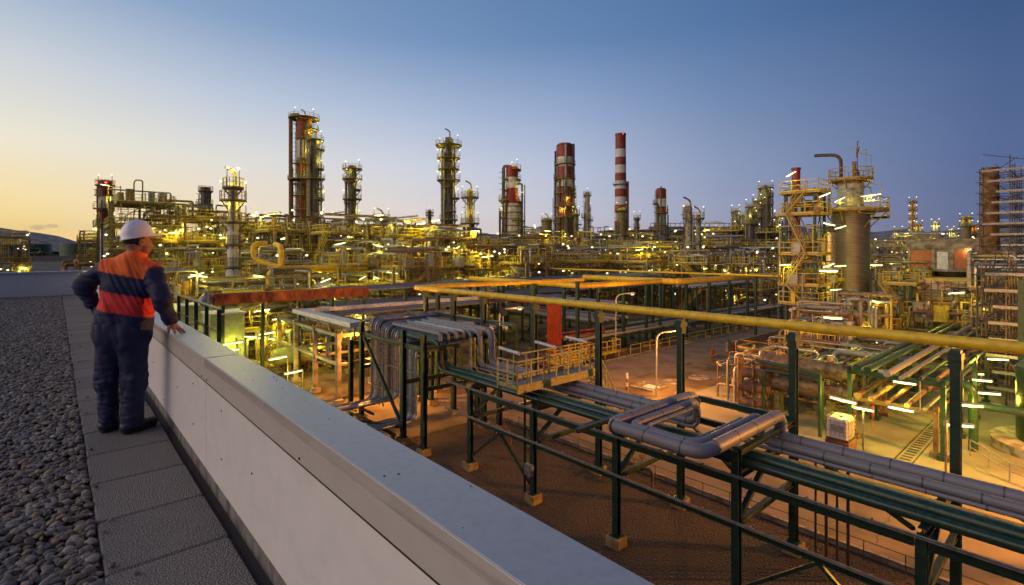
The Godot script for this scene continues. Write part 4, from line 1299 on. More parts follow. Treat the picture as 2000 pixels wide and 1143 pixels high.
	pipeway("far rack of pale pipes beyond the thin yellow pipe", false, 30.0, 96.0, 62.0, 4.2, [[-2.0, 0.2, "alu"], [-1.2, 0.16, "plant"], [-0.4, 0.22, "insul"], [0.5, 0.14, "white"], [1.4, 0.18, "insul"]], 6.0, 2, M.plant)
	pipeway("short rack of shiny pipes beside the frame tower at the road's end", false, 66.0, 92.0, 38.5, 5.0, [[-1.5, 0.16, "alu"], [-0.8, 0.22, "white"], [0.0, 0.16, "alu"], [0.8, 0.2, "insul"], [1.5, 0.12, "steel"]], 5.0)
	pipeway("rack of brown and grey pipes beyond the far end of the red trestle", true, 46.0, 72.0, 24.5, 3.6, [[-2.0, 0.2, "insul"], [-1.2, 0.14, "plant"], [-0.4, 0.2, "rust_steel"], [0.6, 0.16, "insul"], [1.5, 0.22, "plant"]], 5.0, 1, M.plant)
	# red water pipes, riser and valve skid
	var rd := base("red_riser", "broad bundle of red pipes rising from the valve skid and running left", "pipe bundle", 33.0, 34.4)
	for k in 11:
		var bb := 33.4 + 0.17 * k
		part_tube("pipe", [L(32.4 - 0.05 * k, bb + 0.5, 0.9), L(33.0, bb, 0.9), L(33.0, bb, 5.25), L(52.0, bb, 5.25)], 0.07, M.red_paint, rd, 0.25, 8)
	for k in 2:
		part_tube("header", [L(33.0, 35.2, 2.1 + 0.35 * k), L(32.6, 41.0, 2.1 + 0.35 * k), L(32.6, 41.0, 0.6)], 0.09, M.red_paint, rd, 0.3, 8)
	var vs := base("valve_skid", "red fire water valve skid with many hand wheels behind yellow rails", "valve skid", 31.6, 35.5)
	mb = MB.new(); mb.box(L(31.9, 35.6, 0.25), Vector3(8.0, 0.2, 1.6)); obj("base_frame", mb, M.red_rust, vs)
	mb = MB.new(); mb.cyl(L(32.1, 31.8, 0.8), L(32.1, 39.4, 0.8), 0.16, 12); mb.cyl(L(31.5, 31.8, 0.6), L(31.5, 39.4, 0.6), 0.12, 12); obj("header", mb, M.red_paint, vs)
	for k in 12:
		var bb := 32.1 + 0.62 * k
		mb = MB.new(); mb.ball(L(31.9, bb, 1.0), Vector3(0.15, 0.2, 0.15), 8, 5); mb.cyl(L(31.5, bb, 0.6), L(32.1, bb, 0.9), 0.08, 8); mb.cyl(L(31.9, bb, 1.0), L(31.9, bb, 1.5), 0.03, 6); obj("valve", mb, M.red_paint, vs)
		mb = MB.new(); mb.lathe([Vector2(0.16, -0.02), Vector2(0.19, 0.0), Vector2(0.16, 0.02), Vector2(0.13, 0.0), Vector2(0.16, -0.02)], 10, Transform3D(Basis(), L(31.9, bb, 1.5))); obj("hand_wheel", mb, M.blue_grey if k < 5 else M.red_paint, vs)
	mb = MB.new(); mb.bevel(L(32.2, 37.6, 1.1), Vector3(1.0, 1.6, 0.5), 0.04); obj("cabinet", mb, M.red_paint, vs)
	var yp := base("yellow_railing", "bright yellow railings and low deck in front of the red valve skid", "railing", 30.6, 37.0)
	mb = MB.new(); mb.box(L(30.75, 36.0, 0.5), Vector3(9.0, 0.06, 1.0)); obj("deck", mb, M.rail_yellow, yp)
	for s in [[L(30.3, 31.5, 0.5), L(30.3, 40.5, 0.5)], [L(30.3, 40.5, 0.5), L(31.25, 40.5, 0.5)], [L(30.3, 31.5, 0.5), L(31.25, 31.5, 0.5)], [L(31.25, 31.5, 0.5), L(31.25, 37.0, 0.5)]]:
		mb = MB.new(); mb.rail(s, 1.15, 1.0, 0.07); obj("handrail", mb, M.rail_yellow, yp)
	for k in 5:
		mb = MB.new(); mb.bar(L(30.4, 32.0 + k * 2.1, 0), L(30.4, 32.0 + k * 2.1, 0.5), 0.1); obj("leg", mb, M.rail_yellow, yp)
	# the unlit strip fittings on their stalks
	var spots := [["at the near end of the crossover walkway", 14.6], ["halfway along the crossover walkway", 16.8], ["at the far end of the crossover walkway", 18.9]]
	for q in spots:
		var st := base("strip_light", "pale unlit strip light on a thin stalk " + q[0], "strip light", 16.6, q[1])
		mb = MB.new(); mb.cyl(L(17.4, q[1], 5.8), L(16.1, q[1], 5.72), 0.07, 10); obj("tube", mb, M.white, st)
		mb = MB.new(); mb.tube(bend([L(16.1, q[1], 5.75), L(15.6, q[1], 5.7), L(15.6, q[1], 4.5)], 0.2), 0.025, 6); obj("stalk", mb, M.steel, st)

func tower_frame(p: Node3D, a0: float, a1: float, b0: float, b1: float, decks: Array, col: Material, top: float, skip_stair := false) -> void:
	for a in [a0, a1]:
		for b in [b0, b1]:
			var mb := MB.new(); post_h(mb, L(a, b), top, 0.22); obj("column", mb, col, p)
	for k in decks.size():
		var y: float = decks[k]
		var mb := MB.new()
		mb.box(L((a0 + a1) / 2, (b0 + b1) / 2, y), Vector3(b1 - b0 + 1.0, 0.07, a1 - a0 + 1.0)); obj("deck", mb, M.plant if k % 2 else M.plant_dark, p)
		mb = MB.new()
		for e in [[a0 - 0.5, b0 - 0.5, a0 - 0.5, b1 + 0.5], [a1 + 0.5, b0 - 0.5, a1 + 0.5, b1 + 0.5], [a0 - 0.5, b0 - 0.5, a1 + 0.5, b0 - 0.5], [a0 - 0.5, b1 + 0.5, a1 + 0.5, b1 + 0.5]]:
			mb.bar(L(e[0], e[1], y - 0.1), L(e[2], e[3], y - 0.1), 0.08, 0.16)
		obj("edge_beam", mb, M.rail_olive, p, true)
		mb = MB.new()
		mb.rail([L(a0 - 0.5, b0 - 0.5, y), L(a0 - 0.5, b1 + 0.5, y), L(a1 + 0.5, b1 + 0.5, y), L(a1 + 0.5, b0 - 0.5, y), L(a0 - 0.5, b0 - 0.5, y)], 1.1, 1.2, 0.06)
		obj("handrail", mb, M.rail_yellow, p)
		var y0: float = decks[k - 1] if k > 0 else 0.0
		mb = MB.new()
		mb.bar(L(a0, b0, y0 + 0.3), L(a0, (b0 + b1) / 2, y - 0.3), 0.07); mb.bar(L(a0, b1, y0 + 0.3), L(a0, (b0 + b1) / 2, y - 0.3), 0.07)
		mb.bar(L(a0, b0, y0 + 0.3), L((a0 + a1) / 2, b0, y - 0.3), 0.07); mb.bar(L(a1, b0, y0 + 0.3), L((a0 + a1) / 2, b0, y - 0.3), 0.07)
		obj("brace", mb, col, p, true)
		if not skip_stair:
			mb = MB.new(); mb.stair(L(a0 + 0.6 if k % 2 else a0 + 2.4, b0 - 0.45, y0), L(a0 + 2.4 if k % 2 else a0 + 0.6, b0 - 0.45, y), 0.6); obj("stairs", mb, M.rail_olive, p)

func ring_platform(p: Node3D, c: Vector3, r: float, r_in: float, m: Material, rail_m: Material, w0 := 0.0, w1 := TAU, hr := 1.1, bracket := true) -> void:
	var mb := MB.new()
	var n := maxi(4, int(18 * (w1 - w0) / TAU))
	var edge := []
	for k in n + 1:
		var w := lerpf(w0, w1, float(k) / n)
		edge.append(Vector3(cos(w), 0, sin(w)))
	for k in n:
		var u: Vector3 = edge[k]
		var v: Vector3 = edge[k + 1]
		mb.quad(c + u * r, c + u * r_in, c + v * r_in, c + v * r)
		mb.quad(c + v * r - Vector3.UP * 0.18, c + u * r - Vector3.UP * 0.18, c + u * r, c + v * r)
		mb.quad(c + u * r_in - Vector3.UP * 0.18, c + u * r - Vector3.UP * 0.18, c + v * r - Vector3.UP * 0.18, c + v * r_in - Vector3.UP * 0.18)
		if bracket and k % 3 == 0:
			mb.bar(c + u * (r - 0.1) - Vector3.UP * 0.2, c + u * r_in - Vector3.UP * (0.2 + (r - r_in)), 0.1)
	var o := obj("platform", mb, m, p)
	mb = MB.new()
	mb.rail(edge.map(func(e): return c + e * (r - 0.04)), hr, 1.0, 0.06)
	obj("handrail", mb, rail_m, o)

func scaffold(label: String, pa: Array, pb: Array, h: float, seed_: int) -> void:
	var r := RandomNumberGenerator.new()
	r.seed = seed_
	var sc := base("scaffold", label, "scaffold", (pa[0] + pa[-1]) / 2, (pb[0] + pb[-1]) / 2)
	for a in pa:
		for b in pb:
			var mb := MB.new(); mb.cyl(L(a, b, 0), L(a, b, h + r.randf_range(-0.6, 1.0)), 0.05, 6); obj("upright", mb, M.scaff, sc)
	var led := MB.new()
	var brd := MB.new()
	var dia := MB.new()
	for k in int(h / 1.06):
		var y := 1.0 + k * 1.06
		for a in pa:
			led.cyl(L(a, pb[0] - 0.3, y), L(a, pb[-1] + 0.3, y + r.randf_range(-0.05, 0.05)), 0.04, 5)
		for b in pb:
			led.cyl(L(pa[0] - 0.3, b, y + 0.07), L(pa[-1] + 0.3, b, y + 0.07), 0.04, 5)
		for b in pb.size() - 1:
			if r.randf() < 0.6:
				dia.cyl(L(pa[r.randi() % pa.size()], pb[b], y), L(pa[r.randi() % pa.size()], pb[b + 1], y + 2.1), 0.035, 5)
		for a in pa.size() - 1:
			if r.randf() < 0.7:
				var b: float = pb[r.randi() % pb.size()]
				dia.cyl(L(pa[a], b, y), L(pa[a + 1], b, y + 2.1), 0.035, 5)
		brd.box(L((pa[0] + pa[-1]) / 2, pb[0] - 0.08, y + 0.12), Vector3(0.05, 0.2, (pa[-1] - pa[0]) * r.randf_range(0.5, 1.0)))
		if k % 2 == 1:
			brd.box(L(pa[0] + r.randf() * 2.0 + 1.0, (pb[0] + pb[-1]) / 2, y + 0.1), Vector3((pb[-1] - pb[0]) * r.randf_range(0.3, 0.9), 0.05, 0.6))
	obj("ledgers", led, M.scaff, sc, true)
	obj("braces", dia, M.scaff, sc, true)
	obj("boards", brd, M.steel, sc, true)
	for k in 1:
		strip(sc, L(pa[-1] + 0.4, lerpf(pb[0], pb[-1], (k + 0.5) / 4), 1.6 + 1.4 * (k % 3)), Vector3(0.35, 0.08, 1.0).normalized(), 1.3, 6.0)

func right_unit() -> void:
	# the tall metal vessel
	var v := base("tall_vessel", "tall thick grey metal vessel with railed platforms round its head", "process vessel", 17.2, 62.2)
	var mb := MB.new()
	mb.lathe([Vector2(2.1, 0), Vector2(2.1, 0.5), Vector2(1.72, 0.5), Vector2(1.72, 14.2)], 40); obj("shell", mb, M.clad_shell, v)
	mb = MB.new()
	for k in 9:
		mb.tube([Vector3(0, 1.2 + k * 1.5, 0), Vector3(0, 1.25 + k * 1.5, 0)], 1.735, 40, true)
	obj("seam", mb, M.clad_shell, v, true)
	mb = MB.new(); mb.lathe([Vector2(1.72, 14.2), Vector2(1.3, 14.7), Vector2(1.2, 15.0), Vector2(1.2, 17.0), Vector2(0.9, 17.5), Vector2(0.0, 17.7)], 28); obj("head", mb, M.vessel, v)
	ring_platform(v, Vector3(0, 14.3, 0), 3.3, 1.5, M.plant, M.rail_olive)
	ring_platform(v, Vector3(0, 17.5, 0), 2.0, 0.6, M.plant, M.rail_olive)
	ring_platform(v, Vector3(2.6, 13.7, 0.6), 2.2, 0.2, M.rail_yellow, M.rail_yellow, -1.4, 1.7, 1.1, false)
	ring_platform(v, Vector3(0, 2.6, 0), 3.2, 2.0, M.plant, M.rail_yellow)
	part_tube("vent", [Vector3(-0.9, 17.3, -0.6), Vector3(-0.9, 20.1, -0.6), Vector3(-1.2, 20.3, -3.0)], 0.17, M.plant_dark, v, 0.9, 10)
	part_tube("pipe", [Vector3(-1.2, 16.2, 0.6), Vector3(-2.4, 16.2, 0.6), Vector3(-2.4, 14.6, 0.6)], 0.28, M.vessel, v, 0.7, 12)
	part_tube("pipe", [Vector3(1.0, 17.6, 0), Vector3(1.0, 18.6, 0), Vector3(1.7, 18.6, 0.3), Vector3(1.7, 14.0, 0.3)], 0.16, M.plant, v, 0.5, 10)
	part_tube("pipe", [Vector3(0.2, 17.7, 0.3), Vector3(0.2, 19.4, 0.3)], 0.2, M.plant, v, 0.5, 10)
	part_tube("pipe", [Vector3(2.2, 14.0, -0.4), Vector3(2.2, 0.3, -0.4)], 0.28, M.vessel, v, 0.5, 14)
	part_tube("pipe", [Vector3(2.7, 14.0, -0.8), Vector3(2.7, 0.3, -0.8)], 0.14, M.alu, v, 0.5, 10)
	part_tube("pipe", [Vector3(-1.75, 14.8, 1.2), Vector3(-1.75, 13.95, 1.2), Vector3(0.5, 13.95, 2.1), Vector3(1.9, 13.95, 1.2)], 0.14, M.alu, v, 0.3, 10)
	mb = MB.new(); post_h(mb, Vector3(3.3, 0, -1.4), 14.0, 0.4); obj("column", mb, M.green, v)
	mb = MB.new(); mb.bar(Vector3(0.9, 17.6, 0.4), Vector3(0.9, 21.6, 0.4), 0.06); mb.bar(Vector3(0.9, 21.6, 0.4), Vector3(1.4, 21.6, 0.4), 0.05); obj("mast", mb, M.plant_dark, v)
	mb = MB.new(); mb.lathe([Vector2(0.05, -1.1), Vector2(0.16, 0.0), Vector2(0.14, 0.0), Vector2(0.03, -1.1)], 8, Transform3D(Basis.from_euler(Vector3(0.2, 0, 0.25)), Vector3(1.1, 21.0, 0.4))); obj("windsock", mb, M.red_paint, v)
	for q in [[-2.4, 15.5, 2.2, 0.5], [2.6, 16.0, 1.4, -0.3], [3.6, 15.5, 0.6, -0.4]]:
		strip(v, Vector3(q[0], q[1], q[2]), Vector3(0.35, 0.12, 1.0).normalized(), 1.3, 6.0)
	for q in [[-0.4, 20.6, 0.9], [0.6, 20.1, 1.1], [-0.3, 16.8, 2.2], [2.6, 17.0, 0.6]]:
		mb = MB.new(); mb.box(Vector3(q[0], q[1], q[2]), Vector3(1.3, 0.1, 0.16), Basis.from_euler(Vector3(0, 1.4, 0.35))); mb.bar(Vector3(q[0] - 0.1, q[1] - 0.2, q[2] + 0.6), Vector3(q[0] - 0.1, q[1] - 2.4, q[2] + 0.6), 0.05); obj("dark_lamp", mb, M.steel, v)
	strip(v, Vector3(2.3, 8.6, 1.6), Vector3(0.35, 0, 1.0).normalized(), 1.3, 7.2)
	strip(v, Vector3(2.3, 5.6, 1.8), Vector3(0.35, 0, 1.0).normalized(), 1.3, 7.2)
	strip(v, Vector3(-1.2, 2.3, 3.0), Vector3(0.8, 0, 0.4).normalized(), 1.3, 12.0)
	# frame tower with stairs beside it
	var f := base("stair_tower", "dark green steel frame tower with zigzag stairs and yellow decks", "stair tower", 19.3, 56.4)
	tower_frame(f, 18.2, 20.8, 55.0, 57.6, [4.95, 6.8, 9.85, 13.75, 15.9], M.green, 16.2)
	for q in [[17.0, 54.0, 4.3, 0.2], [17.0, 57.0, 6.3, 0.0], [17.0, 55.0, 8.7, 0.3], [20.5, 53.9, 8.7, 0.0], [16.9, 54.8, 12.6, -0.3], [16.9, 58.0, 12.4, 0.2], [17.0, 53.9, 15.3, 0.3], [20.0, 54.0, 17.6, 0.4], [17.2, 58.8, 15.2, 0.4], [17.0, 58.6, 3.0, 0.0], [16.8, 57.6, 8.6, 0.0]]:
		strip(f, L(q[0], q[1], q[2]), Vector3(0.5, q[3] * 1.3 + 0.08, 1.0).normalized(), 1.0, 3.6)
	var cl := RandomNumberGenerator.new()
	cl.seed = 12
	clutter(f, cl, 17.6, 21.2, 54.4, 58.4, [0.0, 4.95, 6.8, 9.85, 13.75], 90, 0.8)
	O = Vector3(62.2, 0, -17.2)
	clutter(v, cl, 15.0, 19.6, 59.5, 64.4, [0.0, 2.6], 60, 0.6)
	O = Vector3(56.4, 0, -19.3)
	var sv := base("slim_vessel", "slim shiny vessel lit bright behind the stair tower", "process vessel", 19.0, 61.0)
	mb = MB.new(); mb.lathe([Vector2(0.95, 0), Vector2(0.95, 12.0), Vector2(0.6, 12.5), Vector2(0, 12.7)], 24); obj("shell", mb, M.alu, sv)
	ring_platform(sv, Vector3(0, 7.2, 0), 1.9, 0.95, M.rail_yellow, M.rail_yellow)
	mb = MB.new(); mb.ladder(Vector3(0.3, 0, 1.1), 12.0, Vector3(0, 0, 1)); obj("ladder", mb, M.rust_steel, sv)
	var rs := base("red_stack", "slim dark red stack rising behind the stair tower", "chimney", 21.8, 60.3)
	mb = MB.new(); mb.lathe([Vector2(0.42, 0), Vector2(0.42, 17.6)], 18); obj("shaft", mb, M.red_rust, rs)
	mb = MB.new(); mb.lathe([Vector2(0.42, 17.6), Vector2(0.42, 18.9), Vector2(0.48, 18.9), Vector2(0.48, 19.1), Vector2(0.3, 19.1)], 18); obj("cap", mb, M.red_paint, rs)
	# house on legs, panelled cooler, platforms
	var hs := base("switch_house", "flat-roofed house on legs with orange panels between pale walls", "building", 11.7, 80.5)
	mb = MB.new()
	for x in [-3.4, 3.4]:
		for z in [-2.4, 2.4]:
			mb.bar(Vector3(x * 0.7, 0, z * 1.4), Vector3(x * 0.7, 8.0, z * 1.4), 0.4)
	obj("legs", mb, M.concrete, hs, true)
	mb = MB.new(); mb.box(Vector3(0, 9.2, 0), Vector3(5.4, 2.4, 7.4)); obj("wall", mb, M.concrete, hs)
	mb = MB.new(); mb.box(Vector3(0, 10.95, 0), Vector3(5.9, 1.1, 7.9)); obj("roof", mb, M.concrete, hs)
	mb = MB.new(); mb.box(Vector3(0, 7.85, 0), Vector3(5.9, 0.3, 7.9)); obj("floor_slab", mb, M.concrete, hs)
	for z in [-3.6, -1.3, 0.4, 2.0, 3.6]:
		mb = MB.new(); mb.box(Vector3(-2.78, 9.2, z), Vector3(0.2, 2.4, 0.3)); obj("pilaster", mb, M.concrete, hs)
	for q in [[-2.45, 1.9], [1.2, 1.2], [2.8, 1.2]]:
		mb = MB.new(); mb.box(Vector3(-2.73, 9.15, q[0]), Vector3(0.06, 2.1, q[1])); obj("panel", mb, M.orange_panel, hs)
	for q in [[-0.45, 1.0]]:
		mb = MB.new(); mb.box(Vector3(-2.74, 9.0, q[0]), Vector3(0.08, 2.0, q[1])); obj("door", mb, M.white, hs)
	mb = MB.new(); mb.lathe([Vector2(1.6, 5.6), Vector2(3.2, 7.7)], 4); obj("hopper", mb, M.plant_dark, hs)
	bulb(hs, Vector3(-2.95, 10.1, 1.9), 0.3, 5.0, Color(1, 0.8, 0.5))
	var ac := base("air_cooler", "pale panelled cooler box on legs below the flat-roofed house", "air cooler", 8.6, 64.5)
	mb = MB.new(); mb.bevel(Vector3(0, 6.3, 0), Vector3(4.0, 1.9, 6.0), 0.05); obj("box", mb, M.cooler, ac)
	mb = MB.new(); mb.box(Vector3(0, 7.35, 0), Vector3(3.4, 0.3, 5.2)); obj("lid", mb, M.rail_yellow, ac)
	mb = MB.new()
	for k in 13:
		mb.box(Vector3(-2.02, 6.3, -3.0 + k * 0.5), Vector3(0.05, 1.9, 0.05))
	for k in 9:
		mb.box(Vector3(-2.0 + k * 0.5, 6.3, 3.02), Vector3(0.05, 1.9, 0.05))
	for y in [5.8, 6.4, 7.0]:
		mb.box(Vector3(-2.03, y, 0), Vector3(0.04, 0.04, 6.0))
	obj("ribs", mb, M.plant_dark, ac, true)
	tower_frame(ac, 5.6, 11.8, 62.0, 67.2, [3.4, 5.2], M.green, 5.4, true)
	for q in [[5.6, 61.5, 4.6, 0.25], [5.6, 66.5, 4.4, -0.3], [6.0, 62.0, 8.2, 0.3], [6.0, 64.6, 8.3, 0.25], [6.0, 66.8, 8.5, 0.3], [6.0, 68.6, 8.3, -0.2], [6.0, 66.9, 7.8, -0.3], [9.0, 60.9, 2.4, 0.0], [7.0, 64.0, 2.2, 0.0]]:
		strip(ac, L(q[0], q[1], q[2]), Vector3(0.35, q[3] * 0.6, 1.0).normalized(), 1.0, 4.8)
	cl.seed = 77
	clutter(ac, cl, 5.0, 12.0, 60.0, 72.0, [0.0, 3.4], 150, 0.8)
	var wk := base("side_walkway", "yellow railed walkway right of the tall vessel", "walkway", 12.6, 64.2)
	tower_frame(wk, 11.8, 13.4, 60.6, 66.0, [4.2, 7.0], M.green, 7.2)
	strip(wk, L(11.2, 37.0, 5.8), Vector3(0.2, 0, 1).normalized(), 1.0, 9.0); strip(wk, L(11.2, 36.2, 8.8), Vector3(0.2, 0, 1).normalized(), 1.0, 9.0); strip(wk, L(11.2, 37.8, 2.8), Vector3(0.2, 0, 1).normalized(), 1.0, 9.0)
	# scaffold round a brown stack
	var ss := base("brown_stack", "rusty brown stack wrapped in scaffolding", "chimney", 7.7, 74.4)
	mb = MB.new(); mb.lathe([Vector2(0.75, 0), Vector2(0.72, 18.9), Vector2(0.62, 18.9)], 20); obj("shaft", mb, M.rust_steel, ss)
	mb = MB.new()
	for k in 5:
		mb.tube([Vector3(0, 9 + k * 2.2, 0), Vector3(0, 9.12 + k * 2.2, 0)], 0.8, 20)
	obj("ring", mb, M.rust_steel, ss, true)
	scaffold("tall dark tube scaffold with bright ledgers round the brown stack", [1.4, 3.6, 5.8, 8.0], [69.8, 72.0, 74.2, 76.4, 78.6, 80.8], 18.6, 3)
	scaffold("lower tube scaffold full of braces in front of the brown stack", [1.2, 2.6, 4.0, 5.4], [46.0, 48.0, 50.0, 52.0, 54.0, 56.0], 8.6, 4)
	var tc := base("green_column", "tall single green steel column in front of the scaffold", "column", 3.0, 42.0)
	mb = MB.new(); post_h(mb, Vector3.ZERO, 8.4, 0.3); obj("shaft", mb, M.green, tc)
	mb = MB.new(); mb.ibeam(Vector3(0, 8.2, 0), Vector3(9, 8.2, 0), 0.25, 0.3); obj("beam", mb, M.green, tc)
	# pipe rack that runs straight away from the road, blind pipe ends towards us
	pipeway("green rack running away from the road with blind pipe ends", false, 31.6, 56.0, 6.9, 3.75, [[1.5, 0.19, "green_pipe", 0.2], [1.0, 0.17, "green_pipe", 0.1], [0.1, 0.16, "insul", -0.2], [-0.5, 0.1, "alu", -0.4], [-1.1, 0.07, "green_pipe", 0.6], [-1.7, 0.09, "plant", 1.0]], 4.8)
	pipeway("lower rack of rusty pipes under the green one by the lit yard", false, 31.9, 50.0, 7.0, 2.3, [[1.4, 0.17, "rust_steel"], [0.8, 0.13, "plant"], [0.1, 0.1, "rust_steel"], [-0.7, 0.12, "plant"], [-1.4, 0.08, "steel"]], 6.0, 1, M.rust_steel)
	var lights := base("yard_lamps", "bright strip lamps hung under the green pipe rack", "lamps", 7.0, 31.0)
	strip(lights, L(6.4, 30.8, 2.35), Vector3(0.35, -0.1, 1.0).normalized(), 1.0, 6.6, WARM, -1.4)
	strip(lights, L(7.0, 34.5, 2.9), Vector3(0.35, -0.05, 1.0).normalized(), 1.0, 6.0); strip(lights, L(6.2, 38.5, 2.1), Vector3(0.35, 0, 1.0).normalized(), 1.0, 6.0)
	var pl := base("pole_lamp", "double strip lamp on a pole above the white cage tank", "lamp", 8.4, 30.4)
	strip(pl, L(8.7, 30.2, 2.4), Vector3(0.55, -0.2, 0.8).normalized(), 1.2, 6.6); strip(pl, L(7.9, 30.6, 2.05), Vector3(0.55, -0.15, 0.8).normalized(), 0.9, 4.8)
	mb = MB.new(); mb.bar(L(7.9, 30.6, 0), L(7.9, 30.6, 2.1), 0.07); obj("pole", mb, M.steel, pl)
	var l2 := base("pole_lamp", "pair of strip lamps on a pipe post at the lit yard's edge", "lamp", 4.3, 31.2)
	strip(l2, L(4.2, 30.6, 2.15), Vector3(0.35, 0.06, 1.0).normalized(), 1.0, 6.6); strip(l2, L(4.2, 33.4, 2.5), Vector3(0.35, 0.04, 1.0).normalized(), 1.0, 6.6)
	mb = MB.new(); mb.bar(L(4.6, 30.2, 0), L(4.6, 30.2, 2.4), 0.08); obj("pole", mb, M.plant, l2)
	var l3 := base("pole_lamp", "strip lamps among the pipes below the scaffold", "lamp", 4.0, 40.0)
	strip(l3, L(4.0, 38.0, 2.3), Vector3(0.35, 0.04, 1.0).normalized(), 1.0, 7.2); strip(l3, L(4.2, 44.0, 3.3), Vector3(0.35, 0.04, 1.0).normalized(), 1.0, 7.2); strip(l3, L(4.6, 41.0, 2.4), Vector3(0.35, 0, 1.0).normalized(), 0.9, 4.8)
	# the caged tank on its box
	var tk := base("caged_tank", "white plastic cube tank in a metal cage on a brown box", "tank", 8.6, 29.6)
	mb = MB.new(); mb.bevel(Vector3(0, 0.32, 0), Vector3(1.25, 0.62, 1.05), 0.03); obj("box", mb, M.rust_steel, tk)
	mb = MB.new(); mb.bevel(Vector3(0, 0.7, 0), Vector3(1.2, 0.1, 1.0), 0.02); obj("pallet", mb, M.plant_dark, tk)
	mb = MB.new(); mb.bevel(Vector3(0, 1.25, 0), Vector3(1.14, 0.98, 0.94), 0.08); obj("bottle", mb, M.bottle, tk)
	mb = MB.new()
	for k in 6:
		var t := -0.5 + k * 0.2
		for z in [-0.49, 0.49]:
			mb.bar(Vector3(t * 1.18, 0.76, z), Vector3(t * 1.18, 1.76, z), 0.02)
		for x in [-0.59, 0.59]:
			mb.bar(Vector3(x, 0.76, t * 0.98), Vector3(x, 1.76, t * 0.98), 0.02)
	for y in [0.95, 1.15, 1.35, 1.55, 1.76]:
		for z in [-0.49, 0.49]:
			mb.bar(Vector3(-0.59, y, z), Vector3(0.59, y, z), 0.02)
		for x in [-0.59, 0.59]:
			mb.bar(Vector3(x, y, -0.49), Vector3(x, y, 0.49), 0.02)
	obj("cage", mb, M.alu, tk)
	mb = MB.new(); mb.box(Vector3(-0.61, 1.25, 0), Vector3(0.02, 0.34, 0.5)); obj("name_plate", mb, M.steel, tk)
	mb = MB.new(); mb.lathe([Vector2(0.1, 1.74), Vector2(0.1, 1.78), Vector2(0, 1.79)], 12); obj("lid", mb, M.black, tk)
	# exchangers
	for q in [[2.05, "lower of two stacked brown horizontal drums with a domed end"], [3.25, "upper of two stacked brown horizontal drums beside the green post"]]:
		var ex := base("heat_exchanger", q[1], "heat exchanger", 11.5, 33.0)
		mb = MB.new(); mb.lathe([Vector2(0.0, -2.6), Vector2(0.3, -2.55), Vector2(0.48, -2.35), Vector2(0.52, -2.1), Vector2(0.6, -2.1), Vector2(0.6, -1.95), Vector2(0.52, -1.95), Vector2(0.52, 2.2), Vector2(0.6, 2.2), Vector2(0.6, 2.35), Vector2(0.0, 2.4)], 22, Transform3D(Basis(Vector3(1, 0, 0), Vector3(0, 0, -1), Vector3(0, 1, 0)), Vector3(0, q[0], 0))); obj("drum", mb, M.drum, ex)
		mb = MB.new()
		for z in [-1.4, 1.4]:
			mb.box(Vector3(0, q[0] - 0.58, z), Vector3(0.8, 0.3, 0.2)); mb.cyl(Vector3(0, q[0] + 0.4, z), Vector3(0, q[0] + 0.75, z), 0.16, 10)
			if q[0] < 3:
				mb.box(Vector3(0, 0.75, z), Vector3(0.7, 1.5, 0.25))
		obj("saddle", mb, M.plant, ex, true)
	var pw := base("pump_group", "pumps, valves and bent pipes between the drums and the tall vessel", "pumps", 13.0, 38.0)
	cl.seed = 5
	clutter(pw, cl, 9.5, 17.5, 34.0, 52.0, [0.0, 0.4], 170, 0.7)
	for q in [[14.0, 36.0], [15.0, 42.0], [13.0, 46.0]]:
		mb = MB.new(); mb.cyl(L(q[0], q[1], 0.6), L(q[0] - 0.9, q[1], 0.6), 0.28, 14); mb.box(L(q[0] - 0.4, q[1], 0.2), Vector3(0.7, 0.4, 1.2)); obj("motor", mb, M.blue_grey, pw)
	part_tube("pipe", [L(12.6, 42.0, 0.2), L(12.6, 42.0, 2.9), L(8.0, 42.0, 2.9)], 0.24, M.insul, pw, 0.5, 14)
	part_tube("pipe", [L(11.6, 38.0, 0.2), L(11.6, 38.0, 2.6), L(8.0, 38.0, 2.6)], 0.17, M.alu, pw, 0.4, 12)
	part_tube("pipe", [L(13.4, 32.0, 0.2), L(13.4, 32.0, 2.9), L(10.2, 32.0, 2.9), L(10.2, 32.0, 0.5)], 0.09, M.green_pipe, pw, 0.2, 8)
	part_tube("pipe", [L(10.0, 31.0, 0.0), L(10.0, 31.0, 3.4), L(13.4, 31.0, 3.6)], 0.1, M.green_pipe, pw, 0.2, 8)
	var mf := base("rusty_manifold", "rusty stack of flanged pipes beside the green post", "manifold", 14.3, 32.6)
	for y in [0.7, 1.6, 2.5]:
		mb = MB.new(); mb.cyl(L(14.9, 32.2, y), L(13.2, 32.6, y), 0.3, 14); mb.cyl(L(14.2, 32.35, y), L(14.1, 32.38, y), 0.42, 14); mb.cyl(L(13.4, 32.55, y), L(13.3, 32.57, y), 0.42, 14); obj("pipe_end", mb, M.rust_steel, mf)
	mb = MB.new(); mb.cyl(L(14.9, 32.2, 0), L(14.9, 32.2, 3.4), 0.2, 12); obj("header", mb, M.rust_steel, mf)
	# round plinth with a green vessel at the edge of the lit yard
	var gv := base("green_vessel", "fat green vessel on a round concrete plinth at the yard's edge", "process vessel", 1.0, 37.4)
	mb = MB.new(); mb.lathe([Vector2(2.9, 0), Vector2(2.9, 0.45), Vector2(2.8, 0.5), Vector2(0, 0.5)], 40); obj("plinth", mb, M.concrete, gv)
	mb = MB.new(); mb.lathe([Vector2(1.9, 0.5), Vector2(1.9, 4.2), Vector2(1.3, 4.8), Vector2(0, 5.0)], 36); obj("shell", mb, M.green_pipe, gv)
	part_tube("pipe", [L(4.2, 34.6, 0.0), L(4.2, 34.6, 3.3), L(6.0, 34.6, 3.3)], 0.2, M.green_pipe, gv, 0.5, 14)
